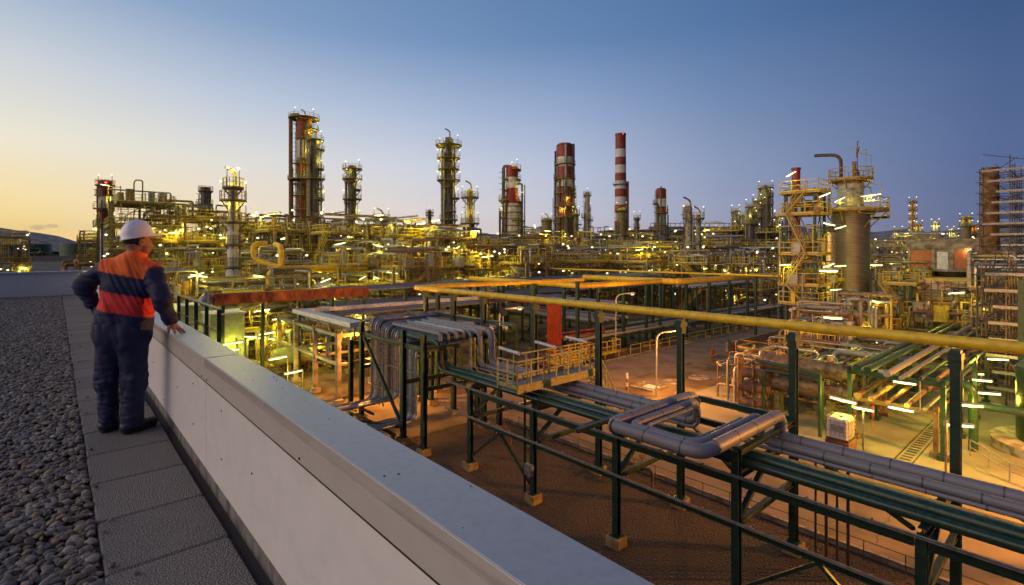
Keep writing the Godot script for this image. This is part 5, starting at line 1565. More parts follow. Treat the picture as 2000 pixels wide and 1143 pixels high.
	part_tube("pipe", [L(4.2, 34.8, 2.3), L(2.2, 34.8, 2.3), L(1.2, 36.0, 1.6)], 0.2, M.green_pipe, gv, 0.5, 14)
	var br := base("broken_rail", "bent pale handrail leaning over beside the round plinth", "railing", 3.2, 32.6)
	mb = MB.new(); mb.rail([L(4.2, 33.6), L(2.6, 31.2), L(1.0, 30.4)], 0.8, 1.4, 0.05, false); obj("handrail", mb, M.steel, br)
	var fe := base("fire_extinguisher", "red fire extinguisher hung on a pipe post in the lit yard", "fire extinguisher", 8.3, 33.8)
	mb = MB.new(); mb.lathe([Vector2(0.1, 0.9), Vector2(0.11, 1.5), Vector2(0.06, 1.6), Vector2(0.03, 1.7), Vector2(0, 1.7)], 12); obj("cylinder", mb, M.red_paint, fe)
	mb = MB.new(); mb.bar(Vector3(0.15, 0, 0), Vector3(0.15, 1.9, 0), 0.08); obj("post", mb, M.plant, fe)
	var dr := base("drain_channel", "slotted drain channel in the lit concrete yard", "drain", 6.2, 34.0)
	for k in 40:
		mb = MB.new(); mb.box(L(6.2, 28.0 + k * 0.45, 0.02), Vector3(0.2, 0.01, 0.42)); obj("slot", mb, M.black, dr, true)
	mb = MB.new(); mb.box(L(5.85, 37.0, 0.018), Vector3(19, 0.012, 0.05)); mb.box(L(6.55, 37.0, 0.018), Vector3(19, 0.012, 0.05)); obj("edge", mb, M.black, dr, true)

# pipes, drums and boxes that fill a process unit
func clutter(p: Node3D, r: RandomNumberGenerator, a0: float, a1: float, b0: float, b1: float, floors: Array, n: int, size := 1.0) -> void:
	var sets := {}
	var keys := ["plant", "insul", "alu", "steel", "rust_steel", "plant", "vessel", "rail_yellow"]
	for k in n:
		var key: String = keys[r.randi() % keys.size()]
		if not sets.has(key):
			sets[key] = MB.new()
		var mb: MB = sets[key]
		var y: float = floors[r.randi() % floors.size()]
		var a := r.randf_range(a0, a1)
		var b := r.randf_range(b0, b1)
		var rad := r.randf_range(0.05, 0.16) * size
		match r.randi() % 6:
			0, 1:
				var y2 := y + r.randf_range(0.5, 3.2)
				var a2 := clampf(a + r.randf_range(-4, 4), a0, a1)
				var b2 := clampf(b + r.randf_range(-4, 4), b0, b1)
				mb.tube(bend([L(a, b, y), L(a, b, y2), L(a2, b, y2), L(a2, b2, y2), L(a2, b2, y)], 0.3, 3), rad, 7)
			2:
				var y2 := y + r.randf_range(0.4, 3.0)
				mb.tube(bend([L(a, b0, y2), L(a, b1, y2), L(a, b1, y)], 0.3, 3), rad, 7)
			3:
				var y2 := y + r.randf_range(0.4, 3.0)
				mb.tube(bend([L(a0, b, y2), L(a1, b, y2), L(a1, b, y)], 0.3, 3), rad, 7)
			4:
				mb.cyl(L(a, b, y), L(a, b, y + r.randf_range(0.6, 1.9)), r.randf_range(0.2, 0.55) * size, 10)
			5:
				mb.box(L(a, b, y + 0.5), Vector3(r.randf_range(0.3, 1.0), r.randf_range(0.6, 1.3), r.randf_range(0.3, 1.0)))
				mb.cyl(L(a, b, y + 1.0), L(a, b, y + 2.0), 0.04, 5)
	for key in sets:
		obj("pipework", sets[key], M[key], p, true)

# a process unit: columns, decks with rails, braces, stairs, vessels, pipework and lamps
func unit(label: String, a: float, b: float, wa: float, wb: float, floors: Array, seed_: int, n_clutter: int, lamps: int, energy: float, bulb_size := 0.34, drums := 2, called := "process_unit") -> Node3D:
	var r := RandomNumberGenerator.new()
	r.seed = seed_
	var p := base(called, label, "process unit", a, b)
	var a0 := a - wa / 2
	var a1 := a + wa / 2
	var b0 := b - wb / 2
	var b1 := b + wb / 2
	var top: float = floors[-1]
	var na := maxi(1, int(round(wa / 4.5)))
	var nb := maxi(1, int(round(wb / 4.5)))
	var fm: Material = [M.plant, M.plant_olive, M.plant][seed_ % 3]
	for i in na + 1:
		for j in nb + 1:
			if i > 0 and i < na and j > 0 and j < nb:
				continue
			var h: float = top if (i + j * 2 + seed_) % 3 else floors[maxi(0, floors.size() - 2)]
			var mb := MB.new(); mb.bar(L(lerpf(a0, a1, float(i) / na), lerpf(b0, b1, float(j) / nb), 0), L(lerpf(a0, a1, float(i) / na), lerpf(b0, b1, float(j) / nb), h), 0.32)
			obj("column", mb, fm, p)
	var br := MB.new()
	for k in floors.size():
		var y: float = floors[k]
		var last := k == floors.size() - 1
		var ca := wa * (1.0 if not last else r.randf_range(0.55, 1.0))
		var da0 := a0 + (wa - ca) * r.randf()
		var db0 := b0
		var cb := wb * (1.0 if not last else r.randf_range(0.6, 1.0))
		db0 = b0 + (wb - cb) * r.randf()
		var mb := MB.new(); mb.box(L(da0 + ca / 2, db0 + cb / 2, y), Vector3(cb + 0.8, 0.08, ca + 0.8)); obj("deck", mb, M.plant if k % 2 else M.plant_olive, p)
		mb = MB.new()
		for q in [[da0 - 0.4, db0 - 0.4, da0 - 0.4, db0 + cb + 0.4], [da0 + ca + 0.4, db0 - 0.4, da0 + ca + 0.4, db0 + cb + 0.4], [da0 - 0.4, db0 - 0.4, da0 + ca + 0.4, db0 - 0.4], [da0 - 0.4, db0 + cb + 0.4, da0 + ca + 0.4, db0 + cb + 0.4]]:
			mb.bar(L(q[0], q[1], y - 0.15), L(q[2], q[3], y - 0.15), 0.14, 0.3)
		obj("edge_beam", mb, fm, p, true)
		mb = MB.new()
		mb.rail([L(da0 - 0.4, db0 - 0.4, y), L(da0 - 0.4, db0 + cb + 0.4, y), L(da0 + ca + 0.4, db0 + cb + 0.4, y), L(da0 + ca + 0.4, db0 - 0.4, y), L(da0 - 0.4, db0 - 0.4, y)], 1.1, 1.3, 0.07)
		obj("handrail", mb, M.rail_yellow, p)
		var y0: float = floors[k - 1] if k else 0.0
		for s in 2:
			var i := r.randi() % nb
			var bb := lerpf(b0, b1, float(i) / nb)
			var b2 := lerpf(b0, b1, float(i + 1) / nb)
			br.bar(L(a0, bb, y0), L(a0, b2, y - 0.2), 0.14)
			i = r.randi() % na
			br.bar(L(lerpf(a0, a1, float(i) / na), b0, y0), L(lerpf(a0, a1, float(i + 1) / na), b0, y - 0.2), 0.14)
		if k < 3 and seed_ % 3 == 0:
			mb = MB.new(); mb.stair(L(a0 + (0.5 if k % 2 else wa * 0.5), b0 - 0.5, y0), L(a0 + (wa * 0.5 if k % 2 else 0.5), b0 - 0.5, y), 0.6); obj("stairs", mb, M.rail_yellow, p)
	obj("brace", br, fm, p, true)
	for k in drums:
		var rr := r.randf_range(0.7, 1.5)
		var y: float = floors[r.randi() % maxi(1, floors.size() - 1)] if k % 3 else 0.0
		if y > top * 0.6:
			rr *= 0.7
		var c := L(r.randf_range(a0 + rr, a1 - rr), r.randf_range(b0 + rr, b1 - rr), y)
		var mb := MB.new()
		if r.randf() < 0.6:
			var h := minf(r.randf_range(2.2, 5.0), maxf(2.0, top + 1.6 - y))
			mb.lathe([Vector2(rr, 0), Vector2(rr, h), Vector2(rr * 0.75, h + rr * 0.35), Vector2(0, h + rr * 0.5)], 18, Transform3D(Basis(), c))
			obj("vertical_drum", mb, [M.vessel, M.vessel_dark, M.alu][r.randi() % 3], p)
			if r.randf() < 0.6:
				part_tube("overhead_pipe", [c + Vector3(0, h + rr * 0.4, 0), c + Vector3(0, h + rr * 0.6 + 0.4, 0), c + Vector3(rr + 0.8, h + rr * 0.6 + 0.4, 0), c + Vector3(rr + 0.8, 0, 0)], 0.22, [M.vessel, M.plant, M.alu][r.randi() % 3], p, 0.8, 10)
		else:
			var hl := r.randf_range(1.6, 2.8)
			rr *= 0.7
			mb.lathe([Vector2(0, -hl - rr * 0.5), Vector2(rr * 0.75, -hl - rr * 0.3), Vector2(rr, -hl), Vector2(rr, hl), Vector2(rr * 0.75, hl + rr * 0.3), Vector2(0, hl + rr * 0.5)], 16, Transform3D(Basis(Vector3(0, 0, 1), Vector3(1, 0, 0), Vector3(0, 1, 0)), c + Vector3(0, rr + 0.5, 0)))
			mb.box(c + Vector3(-hl * 0.6, 0.3, 0), Vector3(0.2, 0.7, rr)); mb.box(c + Vector3(hl * 0.6, 0.3, 0), Vector3(0.2, 0.7, rr))
			obj("horizontal_drum", mb, [M.vessel, M.pale_green, M.vessel_dark][r.randi() % 3], p)
	var fl := [0.0]
	fl.append_array(floors)
	clutter(p, r, a0, a1, b0, b1, fl, n_clutter, 1.25)
	fine_work(p, r, a0, a1, b0, b1, top, int(n_clutter * 4.0), 0.045 if bulb_size < 0.4 else 0.07)
	for k in lamps:   # lamps too far off to light more than their own bracket
		bulb(p, L(r.randf_range(a0 - 0.4, a1), r.randf_range(b0 - 0.4, b1), r.randf_range(0.25, 1.05) * top), bulb_size * 0.75, 0.0)
	energy *= (1.3 if bulb_size < 0.3 else 2.4) if bulb_size < 0.5 else 1.2
	for k in lamps:
		var y: float = fl[r.randi() % fl.size()] + r.randf_range(1.9, 2.8)
		var side := r.randf()
		var at := L(a0 - 0.5, r.randf_range(b0, b1), y) if side < 0.5 else L(r.randf_range(a0, a1), b0 - 0.5, y)
		if r.randf() < 0.2:
			at = L(r.randf_range(a0, a1), r.randf_range(b0, b1), y)
		if bulb_size < 0.3 or r.randf() < 0.25:
			strip(p, at, Vector3(1, r.randf_range(-0.25, 0.35), r.randf_range(-1.2, 1.2)).normalized(), 1.3, energy)
		else:
			bulb(p, at, bulb_size, energy)
	return p

func fine_work(p: Node3D, r: RandomNumberGenerator, a0: float, a1: float, b0: float, b1: float, top: float, n: int, rad: float) -> void:   # small-bore lines, conduit, hangers and short rails
	var keys := ["plant", "rail_yellow", "alu", "plant_olive"]
	for key in keys:
		var mb := MB.new()
		for k in n / keys.size():
			var q := L(r.randf_range(a0, a1), r.randf_range(b0, b1), r.randf_range(0.2, top))
			var l := r.randf_range(1.0, 4.5)
			match r.randi() % 5:
				0, 1: mb.bar(q, q + Vector3(0, minf(l, top + 1.5 - q.y), 0), rad)
				2: mb.bar(q, q + Vector3(l, 0, 0), rad)
				3: mb.bar(q, q + Vector3(0, 0, l), rad)
				4:
					mb.bar(q, q + Vector3(l * 0.5, 0, 0), rad); mb.bar(q, q + Vector3(0, 1.0, 0), rad); mb.bar(q + Vector3(l * 0.5, 0, 0), q + Vector3(l * 0.5, 1.0, 0), rad); mb.bar(q + Vector3(0, 1.0, 0), q + Vector3(l * 0.5, 1.0, 0), rad)
		obj("small_lines", mb, M[key], p, true)

func left_yard() -> void:
	# red covered trestle
	var t := base("red_trestle", "rusty red covered pipe trestle on dark legs left of the bridge", "trestle", 43.5, 15.0)
	var mb := MB.new(); mb.bevel(L(43.5, 14.9, 6.46), Vector3(12.3, 0.84, 0.5), 0.04); obj("cover", mb, M.red_rust, t)
	for b in [9.4, 12.2, 15.0, 17.8, 20.6]:
		mb = MB.new(); mb.bar(L(43.5, b, 0), L(43.5, b, 6.05), 0.22); obj("leg", mb, M.green, t)
	mb = MB.new(); mb.ball(L(43.5, 8.3, 6.4), Vector3(0.5, 0.45, 0.5)); mb.cyl(L(43.2, 8.3, 6.5), L(43.2, 8.3, 7.1), 0.2, 8); obj("end_valve", mb, M.blue_grey, t)
	# pale green cabinets
	for q in [[48.5, 8.4, 2.4, 5.7, "taller pale green cabinet behind the railing beyond the parapet"], [44.6, 9.7, 2.4, 5.3, "shorter pale green cabinet near the end of the red trestle"]]:
		var c := base("cabinet", q[4], "cabinet", q[0], q[1])
		mb = MB.new(); mb.bevel(Vector3(0, q[3] / 2, 0), Vector3(q[2], q[3], q[2]), 0.06); obj("body", mb, M.pale_green, c)
		mb = MB.new(); mb.box(Vector3(0, q[3] + 0.05, 0), Vector3(q[2] + 0.2, 0.12, q[2] + 0.2)); obj("lid", mb, M.white, c)
		mb = MB.new()
		for k in 3:
			mb.tube(bend([Vector3(-0.8 + k * 0.7, 0, q[2] / 2 + 0.12), Vector3(-0.8 + k * 0.7, 2.2 + k * 0.5, q[2] / 2 + 0.12), Vector3(-0.8 + k * 0.7, 2.4 + k * 0.5, q[2] / 2)], 0.1), 0.05, 6)
		obj("conduit", mb, M.plant_dark, c, true)
		strip(c, Vector3(0.2, 3.2, q[2] / 2 + 0.8), Vector3(1, 0.1, 0.2).normalized(), 1.3, 3.0)
	# horizontal drums lit pale green
	for q in [[46.5, 16.8, 2.6, "pale green horizontal drum below the red trestle"], [42.0, 20.0, 3.2, "pale green horizontal drum behind the wide cable duct"], [44.5, 15.0, 1.4, "low pale green horizontal drum in front of two others"]]:
		var d := base("horizontal_drum", q[3], "drum", q[0], q[1])
		mb = MB.new(); mb.lathe([Vector2(0, -1.9), Vector2(0.5, -1.75), Vector2(0.7, -1.4), Vector2(0.7, 1.4), Vector2(0.5, 1.75), Vector2(0, 1.9)], 20, Transform3D(Basis(Vector3(0, 0, 1), Vector3(1, 0, 0), Vector3(0, 1, 0)), Vector3(0, q[2], 0))); obj("shell", mb, M.pale_green, d)
		mb = MB.new()
		for s in [-1.0, 1.0]:
			mb.bar(Vector3(s, 0, 0.4), Vector3(s, q[2] - 0.5, 0.4), 0.15); mb.bar(Vector3(s, 0, -0.4), Vector3(s, q[2] - 0.5, -0.4), 0.15)
		obj("saddle", mb, M.plant_dark, d, true)
	unit("low unit of pumps and yellow rails right behind the parapet railing", 38.0, 5.2, 5, 4, [2.6], 101, 40, 5, 5.0, 0.24, 2)
	unit("low unit of pumps and small pipes in front of the red trestle", 47.5, 18.5, 6, 8, [2.0], 102, 90, 9, 5.0, 0.24, 2)
	unit("low unit packed with yellow rails behind the red trestle", 55.5, 16.0, 8, 12, [3.0, 5.2], 103, 100, 10, 5.0, 0.24, 2)
	unit("low unit of pipes and stairs just left of the yellow elbow pipe", 57.0, 5.0, 9, 9, [3.2, 6.0], 104, 90, 8, 5.0, 0.24, 2)
	unit("low pipe-filled unit behind the crossing pale pipes", 57.0, 28.0, 9, 10, [3.0, 5.0], 105, 90, 8, 4.5, 0.24, 1)
	var yp := base("yellow_pipe", "big yellow elbow pipe rising beside the white platform column", "pipe", 60.0, 22.0)
	part_tube("run", [L(58.0, 17.0, 0.5), L(58.0, 17.0, 8.1), L(58.0, 28.0, 8.1)], 0.42, M.yellow, yp, 1.0, 16)
	part_tube("branch", [L(58.5, 18.3, 8.1), L(58.5, 18.3, 10.6), L(60.5, 18.3, 10.8)], 0.3, M.yellow, yp, 0.9, 16)
	part_tube("loop", [L(58.0, 18.6, 8.1), L(60.5, 16.0, 9.2), L(60.5, 16.0, 10.9), L(60.5, 17.4, 10.9)], 0.27, M.yellow, yp, 0.9, 16)
	yp = base("yellow_pipe", "short fat yellow pipe end left of the staircase of yellow pipes", "pipe", 56.0, 33.0)
	part_tube("run", [L(60.0, 30.0, 0.5), L(60.0, 30.0, 6.6), L(55.0, 30.0, 6.6)], 0.42, M.yellow, yp, 0.9, 16)
	part_tube("run", [L(59.8, 30.4, 6.6), L(54.6, 33.6, 6.6)], 0.42, M.yellow, yp, 0.9, 16)
	var bp := base("blue_pipe", "blue pipe bent like a goal over the pale posts", "pipe", 40.5, 14.6)
	part_tube("run", [L(41.2, 14.4, 3.0), L(41.2, 14.4, 4.1), L(36.0, 14.4, 4.1), L(36.0, 14.4, 2.6)], 0.1, M.blue, bp, 0.25, 10)
	for q in [[42.3, 9.6, 2.7, "nearest the parapet cap"], [39.8, 12.2, 2.2, "in front of the pale posts"], [44.5, 12.8, 3.4, "before the low green drum"], [38.9, 13.0, 1.2, "lowest, near the yard floor"], [47.0, 14.6, 4.2, "under the red trestle"]]:
		var s := base("strip_light", "bright strip light over the lit pump yard, " + q[3], "strip light", q[0], q[1])
		strip(s, L(q[0], q[1], q[2]), Vector3(1, 0.05, -0.1).normalized(), 1.3, 8.0)
		mb = MB.new(); mb.bar(L(q[0], q[1] + 0.7, 0), L(q[0], q[1] + 0.7, q[2] + 0.1), 0.06); obj("pole", mb, M.steel, s)

func middle() -> void:
	unit("tall open unit with two big drums right behind the man's helmet", 97.8, 10.1, 8, 8, [3.5, 7.0, 10.4, 13.9, 17.4], 1, 70, 12, 9, 0.4, 5)
	unit("open multi-deck unit right of the man, with round overhead pipes", 98.6, 15.2, 8, 9, [3.9, 7.8, 11.7, 15.6], 2, 80, 14, 9, 0.4, 4)
	unit("open unit below the grey wavy stack", 99.7, 20.0, 8, 8, [3.8, 7.6, 11.4, 15.2], 3, 80, 12, 9, 0.4, 3)
	unit("unit with pale tanks between white column and yellow elbow", 90.2, 24.7, 9, 9, [3.4, 6.8, 10.3, 13.7], 4, 80, 13, 9, 0.4, 4)
	unit("open unit in front of the tallest twin tower", 81.7, 28.3, 9, 10, [3.3, 6.6, 9.9, 13.2], 5, 80, 13, 9, 0.4, 3)
	unit("wide deck unit carrying a round tank, left of centre", 74.3, 33.6, 9, 10, [4.3, 8.5, 12.8], 6, 90, 14, 9, 0.4, 4)
	unit("deck unit with knee braces under the slim dark tower", 71.9, 39.4, 9, 9, [4.1, 8.3, 12.4], 7, 80, 13, 9, 0.4, 3)
	unit("truss-braced deck unit in front of the dark six-deck tower", 69.6, 45.1, 9, 9, [4.0, 8.1, 12.1], 8, 80, 13, 9, 0.4, 3)
	unit("deck unit with a flight of yellow stairs at its right end", 68.7, 52.1, 8, 8, [3.7, 7.3, 11.0], 9, 70, 11, 9, 0.4, 2)
	unit("low lamp-lit pipe deck at the foot of the bottle-shaped tower", 85.1, 72.8, 10, 10, [3.7, 7.4, 11.1], 10, 70, 12, 11, 0.46, 2)
	unit("long deck unit left of the red and white tower's foot", 79.6, 79.0, 10, 12, [3.8, 7.7, 11.5], 11, 70, 13, 11, 0.46, 3)
	unit("long deck unit right of the red and white tower's foot", 75.7, 89.6, 10, 12, [3.8, 7.6, 11.4], 12, 70, 13, 11, 0.46, 2)
	unit("deck unit in front of the tall striped chimney", 70.8, 98.1, 10, 12, [3.8, 7.5, 11.3], 13, 70, 13, 11, 0.46, 3)
	unit("deck unit behind the two plain grey columns", 65.0, 107.8, 10, 12, [3.7, 7.5, 11.2], 14, 70, 13, 11, 0.46, 2)
	unit("deck unit behind the grey columns' right side", 59.8, 119.7, 10, 12, [3.8, 7.5, 11.3], 15, 70, 13, 11, 0.46, 2)
	unit("deck unit left of the stair tower, farther away", 53.4, 130.0, 10, 12, [3.7, 7.4, 11.1], 16, 70, 13, 11, 0.46, 2)
	unit("far lamp-studded unit behind the white column", 137.1, 33.5, 12, 12, [3.9, 7.8, 11.8, 15.7], 21, 60, 16, 14, 0.55, 3)
	unit("far lamp-studded unit left of the tallest tower", 136.2, 42.1, 12, 12, [4.1, 8.2, 12.3, 16.4], 22, 60, 16, 14, 0.55, 3)
	unit("far lamp-studded unit right of the tallest tower", 126.1, 50.5, 12, 14, [3.8, 7.7, 11.5, 15.3], 23, 60, 18, 14, 0.55, 3)
	unit("far lamp-studded unit behind the round tank", 120.5, 59.9, 12, 12, [3.8, 7.5, 11.3, 15.1], 24, 60, 14, 14, 0.55, 3)
	unit("far unit behind the dark six-deck tower", 120.6, 74.9, 12, 12, [3.6, 7.2, 10.8, 14.4], 25, 60, 14, 14, 0.55, 3)
	unit("far unit between two banded towers", 117.9, 115.8, 14, 14, [3.9, 7.8, 11.6, 15.5], 26, 60, 16, 18, 0.65, 3)
	unit("far unit right of the red and white tower", 107.6, 127.4, 14, 14, [3.7, 7.5, 11.2, 14.9], 27, 60, 16, 18, 0.65, 3)
	unit("far unit under the tall striped chimney", 103.9, 146.8, 14, 14, [3.8, 7.6, 11.4, 15.2], 28, 60, 16, 18, 0.65, 3)
	unit("far unit right of the small banded tower", 93.6, 158.5, 14, 14, [3.6, 7.2, 10.9, 14.5], 29, 60, 16, 18, 0.65, 3)
	unit("far unit at the left foot of the column cluster", 80.4, 166.0, 14, 14, [3.3, 6.7, 10.0, 13.4, 16.7], 30, 60, 20, 18, 0.65, 4)
	unit("far unit at the right foot of the column cluster", 72.0, 175.4, 14, 14, [4.0, 8.1, 12.1, 16.2], 31, 60, 20, 18, 0.65, 4)
	unit("far unit glimpsed behind the stair tower", 63.9, 192.2, 14, 14, [3.6, 7.2, 10.9, 14.5], 32, 60, 14, 18, 0.65, 3)
	unit("far lamp-studded unit right of the tall vessel", 50.1, 230.6, 16, 16, [4.0, 7.9, 11.9], 33, 60, 18, 20, 0.7, 3)
	unit("far lamp-studded unit below the slender lit tower", 46.8, 249.4, 14, 14, [3.7, 7.3, 11.0, 14.7], 34, 60, 22, 20, 0.7, 4)
	unit("far unit left of the flat-roofed house", 37.1, 245.3, 14, 14, [4.2, 8.4, 12.6], 35, 50, 12, 20, 0.7, 3)
	unit("small lit unit left of the two green tanks", 153.1, -7.4, 6, 6, [3.8, 7.7, 11.5], 36, 50, 14, 9, 0.45, 2)
	unit("low unit under the thin red and white stack at far left", 143.3, 6.8, 6, 6, [4.1, 8.3, 12.4], 37, 50, 7, 9, 0.45, 2)
	unit("low dark unit behind the thick rear yellow pipe", 54.0, 77.9, 9, 9, [4.2, 8.4], 38, 80, 9, 7, 0.4, 2)
	unit("low dark unit behind the far end of the yellow pipes", 46.4, 83.5, 9, 9, [4.1, 8.2], 39, 80, 8, 7, 0.4, 2)
	unit("low dark unit left of the stair tower's foot", 39.9, 87.9, 9, 9, [4.0, 8.0], 40, 80, 8, 7, 0.4, 2)
	unit("low reddish unit behind the staircase of yellow pipes", 62.8, 58.8, 9, 9, [4.2, 8.3], 41, 80, 8, 7, 0.4, 2)
	unit("low unit right of the yellow stairs", 61.8, 69.0, 9, 9, [4.2, 8.5], 42, 80, 9, 7, 0.4, 2)
	unit("portal-framed pipe unit left of the yellow pipes", 59.7, 29.0, 6, 10, [4.2, 8.5], 43, 90, 5, 5, 0.36, 1)
	unit("portal-framed pipe unit with brown beams near the centre", 54.2, 32.3, 6, 9, [4.2, 8.3], 44, 90, 5, 5, 0.36, 1)
	unit("pipe unit below the white platform column", 78.3, 13.9, 7, 7, [4.0, 8.1], 45, 90, 9, 6, 0.36, 2)
	unit("pipe unit right of the white platform column", 69.6, 20.9, 7, 8, [3.7, 7.4], 46, 90, 8, 6, 0.36, 2)
	unit("open unit right of the scaffold, past the edge of the yard", -2.4, 108.6, 9, 9, [4.1, 8.2, 12.3, 16.4], 56, 60, 6, 6.0, 0.34, 3)
	unit("far open unit right of the scaffold, farther out", -11.3, 156.5, 10, 10, [3.7, 7.5, 11.2, 14.9], 57, 60, 8, 8.0, 0.4, 3)
	unit("dense pipe unit between the tall vessel and the air cooler", 16.0, 78.6, 5, 5, [3.2, 6.5], 51, 120, 4, 3.0, 0.24, 2)
	unit("dark dense pipe unit under the air cooler", 9.4, 62.0, 4, 6, [1.9, 3.8], 52, 120, 3, 3.0, 0.24, 1)
	unit("dense pipe unit behind the lower scaffold", 5.3, 60.6, 4, 5, [3.5, 7.0], 53, 130, 3, 3.0, 0.24, 1)
	unit("dense pipe unit at the foot of the tall vessel", 13.5, 54.3, 4, 4, [1.6, 3.3], 54, 110, 2, 3.0, 0.24, 1)
	unit("dense pipe unit behind the horizontal drums", 14.8, 46.8, 4, 4, [1.5, 3.0], 55, 110, 1, 2.0, 0.24, 1)

func tower(called: String, label: String, cat: String, x: float, z: float, segs: Array, plats: Array, pipes: Array, extra: Dictionary = {}) -> Node3D:
	var p := thing(called, label, cat, Vector3(x, 0, z), 0.0)
	O = Vector3.ZERO
	var sides: int = extra.get("sides", 20)
	for s in segs:   # y0, r0, y1, r1, material
		var mb := MB.new()
		mb.lathe([Vector2(s[1], s[0]), Vector2(s[3], s[2])], sides)
		obj("shell_section", mb, M[s[4]], p)
	var last: Array = segs[-1]
	var cap := MB.new()
	if extra.get("open", false):
		cap.lathe([Vector2(last[3] * 1.06, last[2] - 0.5), Vector2(last[3] * 1.06, last[2] + 0.1), Vector2(last[3] * 0.8, last[2] + 0.1), Vector2(last[3] * 0.8, last[2] - 1.5), Vector2(0, last[2] - 1.5)], sides)
	else:
		cap.lathe([Vector2(last[3], last[2]), Vector2(last[3] * 0.8, last[2] + last[3] * 0.35), Vector2(0, last[2] + last[3] * 0.5)], sides)
	obj("top", cap, M[extra.get("cap", last[4])], p)
	var toward := atan2(-z, -x)   # the side that faces the roof
	for q in plats:   # y, outer radius, inner radius, from, to (turns), lamps
		ring_platform(p, Vector3(0, q[0], 0), q[1], q[2], M.plant_dark, M.rail_olive, toward - q[4] * TAU, toward - q[3] * TAU)
		for k in q[5]:
			if q[5] > 2 and k % 2 == 1:
				continue
			var w: float = toward - lerpf(q[3], q[4], (k + 0.5) / q[5]) * TAU
			bulb(p, Vector3(cos(w) * (q[1] - 0.2), q[0] + 2.2, sin(w) * (q[1] - 0.2)), extra.get("bulb", 0.45) * 0.62, 1.1 * extra.get("energy", 9.0))
			if k % 2 == 0:
				var st := MB.new(); st.bar(Vector3(cos(w) * (q[1] - 0.1), q[0], sin(w) * (q[1] - 0.1)), Vector3(cos(w) * (q[1] - 0.1), q[0] + 2.1, sin(w) * (q[1] - 0.1)), 0.07); obj("lamp_post", st, M.plant_dark, p)
	for q in pipes:   # turn, distance, y0, y1, radius, material, bend inward at the top
		var w: float = toward - q[0] * TAU
		var c := Vector3(cos(w) * q[1], 0, sin(w) * q[1])
		part_tube("pipe", [c + Vector3.UP * q[2], c + Vector3.UP * q[3], c * q[6] + Vector3.UP * q[3]] if q[6] < 1.0 else [c + Vector3.UP * q[2], c + Vector3.UP * q[3]], q[4], M[q[5]], p, q[1] * 0.6, 8)
	if extra.get("ladder", true):
		var mb := MB.new()
		var w: float = toward + 0.2 * TAU
		var o := Vector3(cos(w), 0, sin(w))
		mb.ladder(o * (segs[0][1] + 0.25) + Vector3.UP * segs[0][0], last[2] - segs[0][0], o, true, 0.6)
		obj("ladder", mb, M.plant_dark, p)
	var rr: float = segs[0][1]
	if rr > 0.6 and extra.get("ladder", true):
		var rg := RandomNumberGenerator.new()
		rg.seed = int(x * 7.0) + int(last[2] * 10.0)
		var pw := MB.new()
		for k in 7:
			var w: float = toward + rg.randf_range(-0.3, 0.3) * TAU
			var h: float = last[2] * rg.randf_range(0.6, 0.99)
			var c := Vector3(cos(w), 0, sin(w)) * rr * rg.randf_range(1.15, 1.5)
			pw.cyl(c, c + Vector3.UP * h, rg.randf_range(0.06, 0.16), 6)
			for e in int(h / 4.0):
				pw.bar(c + Vector3.UP * (e + 0.7) * 4.0, Vector3(0, (e + 0.7) * 4.0, 0), 0.08)
		obj("pipework", pw, M.plant_dark, p, true)
		for k in int(last[2] / 6.0):
			var w: float = toward + rg.randf_range(-0.32, 0.32) * TAU
			var y: float = last[2] * (0.25 + 0.7 * (k + rg.randf()) / maxf(1.0, last[2] / 6.0))
			ring_platform(p, Vector3(0, y, 0), rr + 1.0, rr * 0.98, M.plant_dark, M.rail_olive, w - 0.9, w + 0.9)
	for y in extra.get("rings", []):
		var mb := MB.new()
		mb.tube([Vector3(0, y, 0), Vector3(0, y + 0.25, 0)], segs[0][1] * 1.04 if not extra.has("ring_r") else extra.ring_r, sides)
		obj("ring", mb, M[extra.get("ring_m", "vessel_dark")], p)
	if extra.has("gooseneck"):
		var g: float = extra.gooseneck
		part_tube("vent", [Vector3(0.3, last[2], 0), Vector3(0.3, last[2] + g, 0), Vector3(-0.9, last[2] + g + 0.6, 0)], 0.16, M.plant_dark, p, 0.8, 8)
	for q in extra.get("red", []):
		bulb(p, Vector3(q[0], q[1], q[2]), 0.5, 0.0)
		(p.get_child(p.get_child_count() - 1) as MeshInstance3D).material_override = M.glow_red
	return p

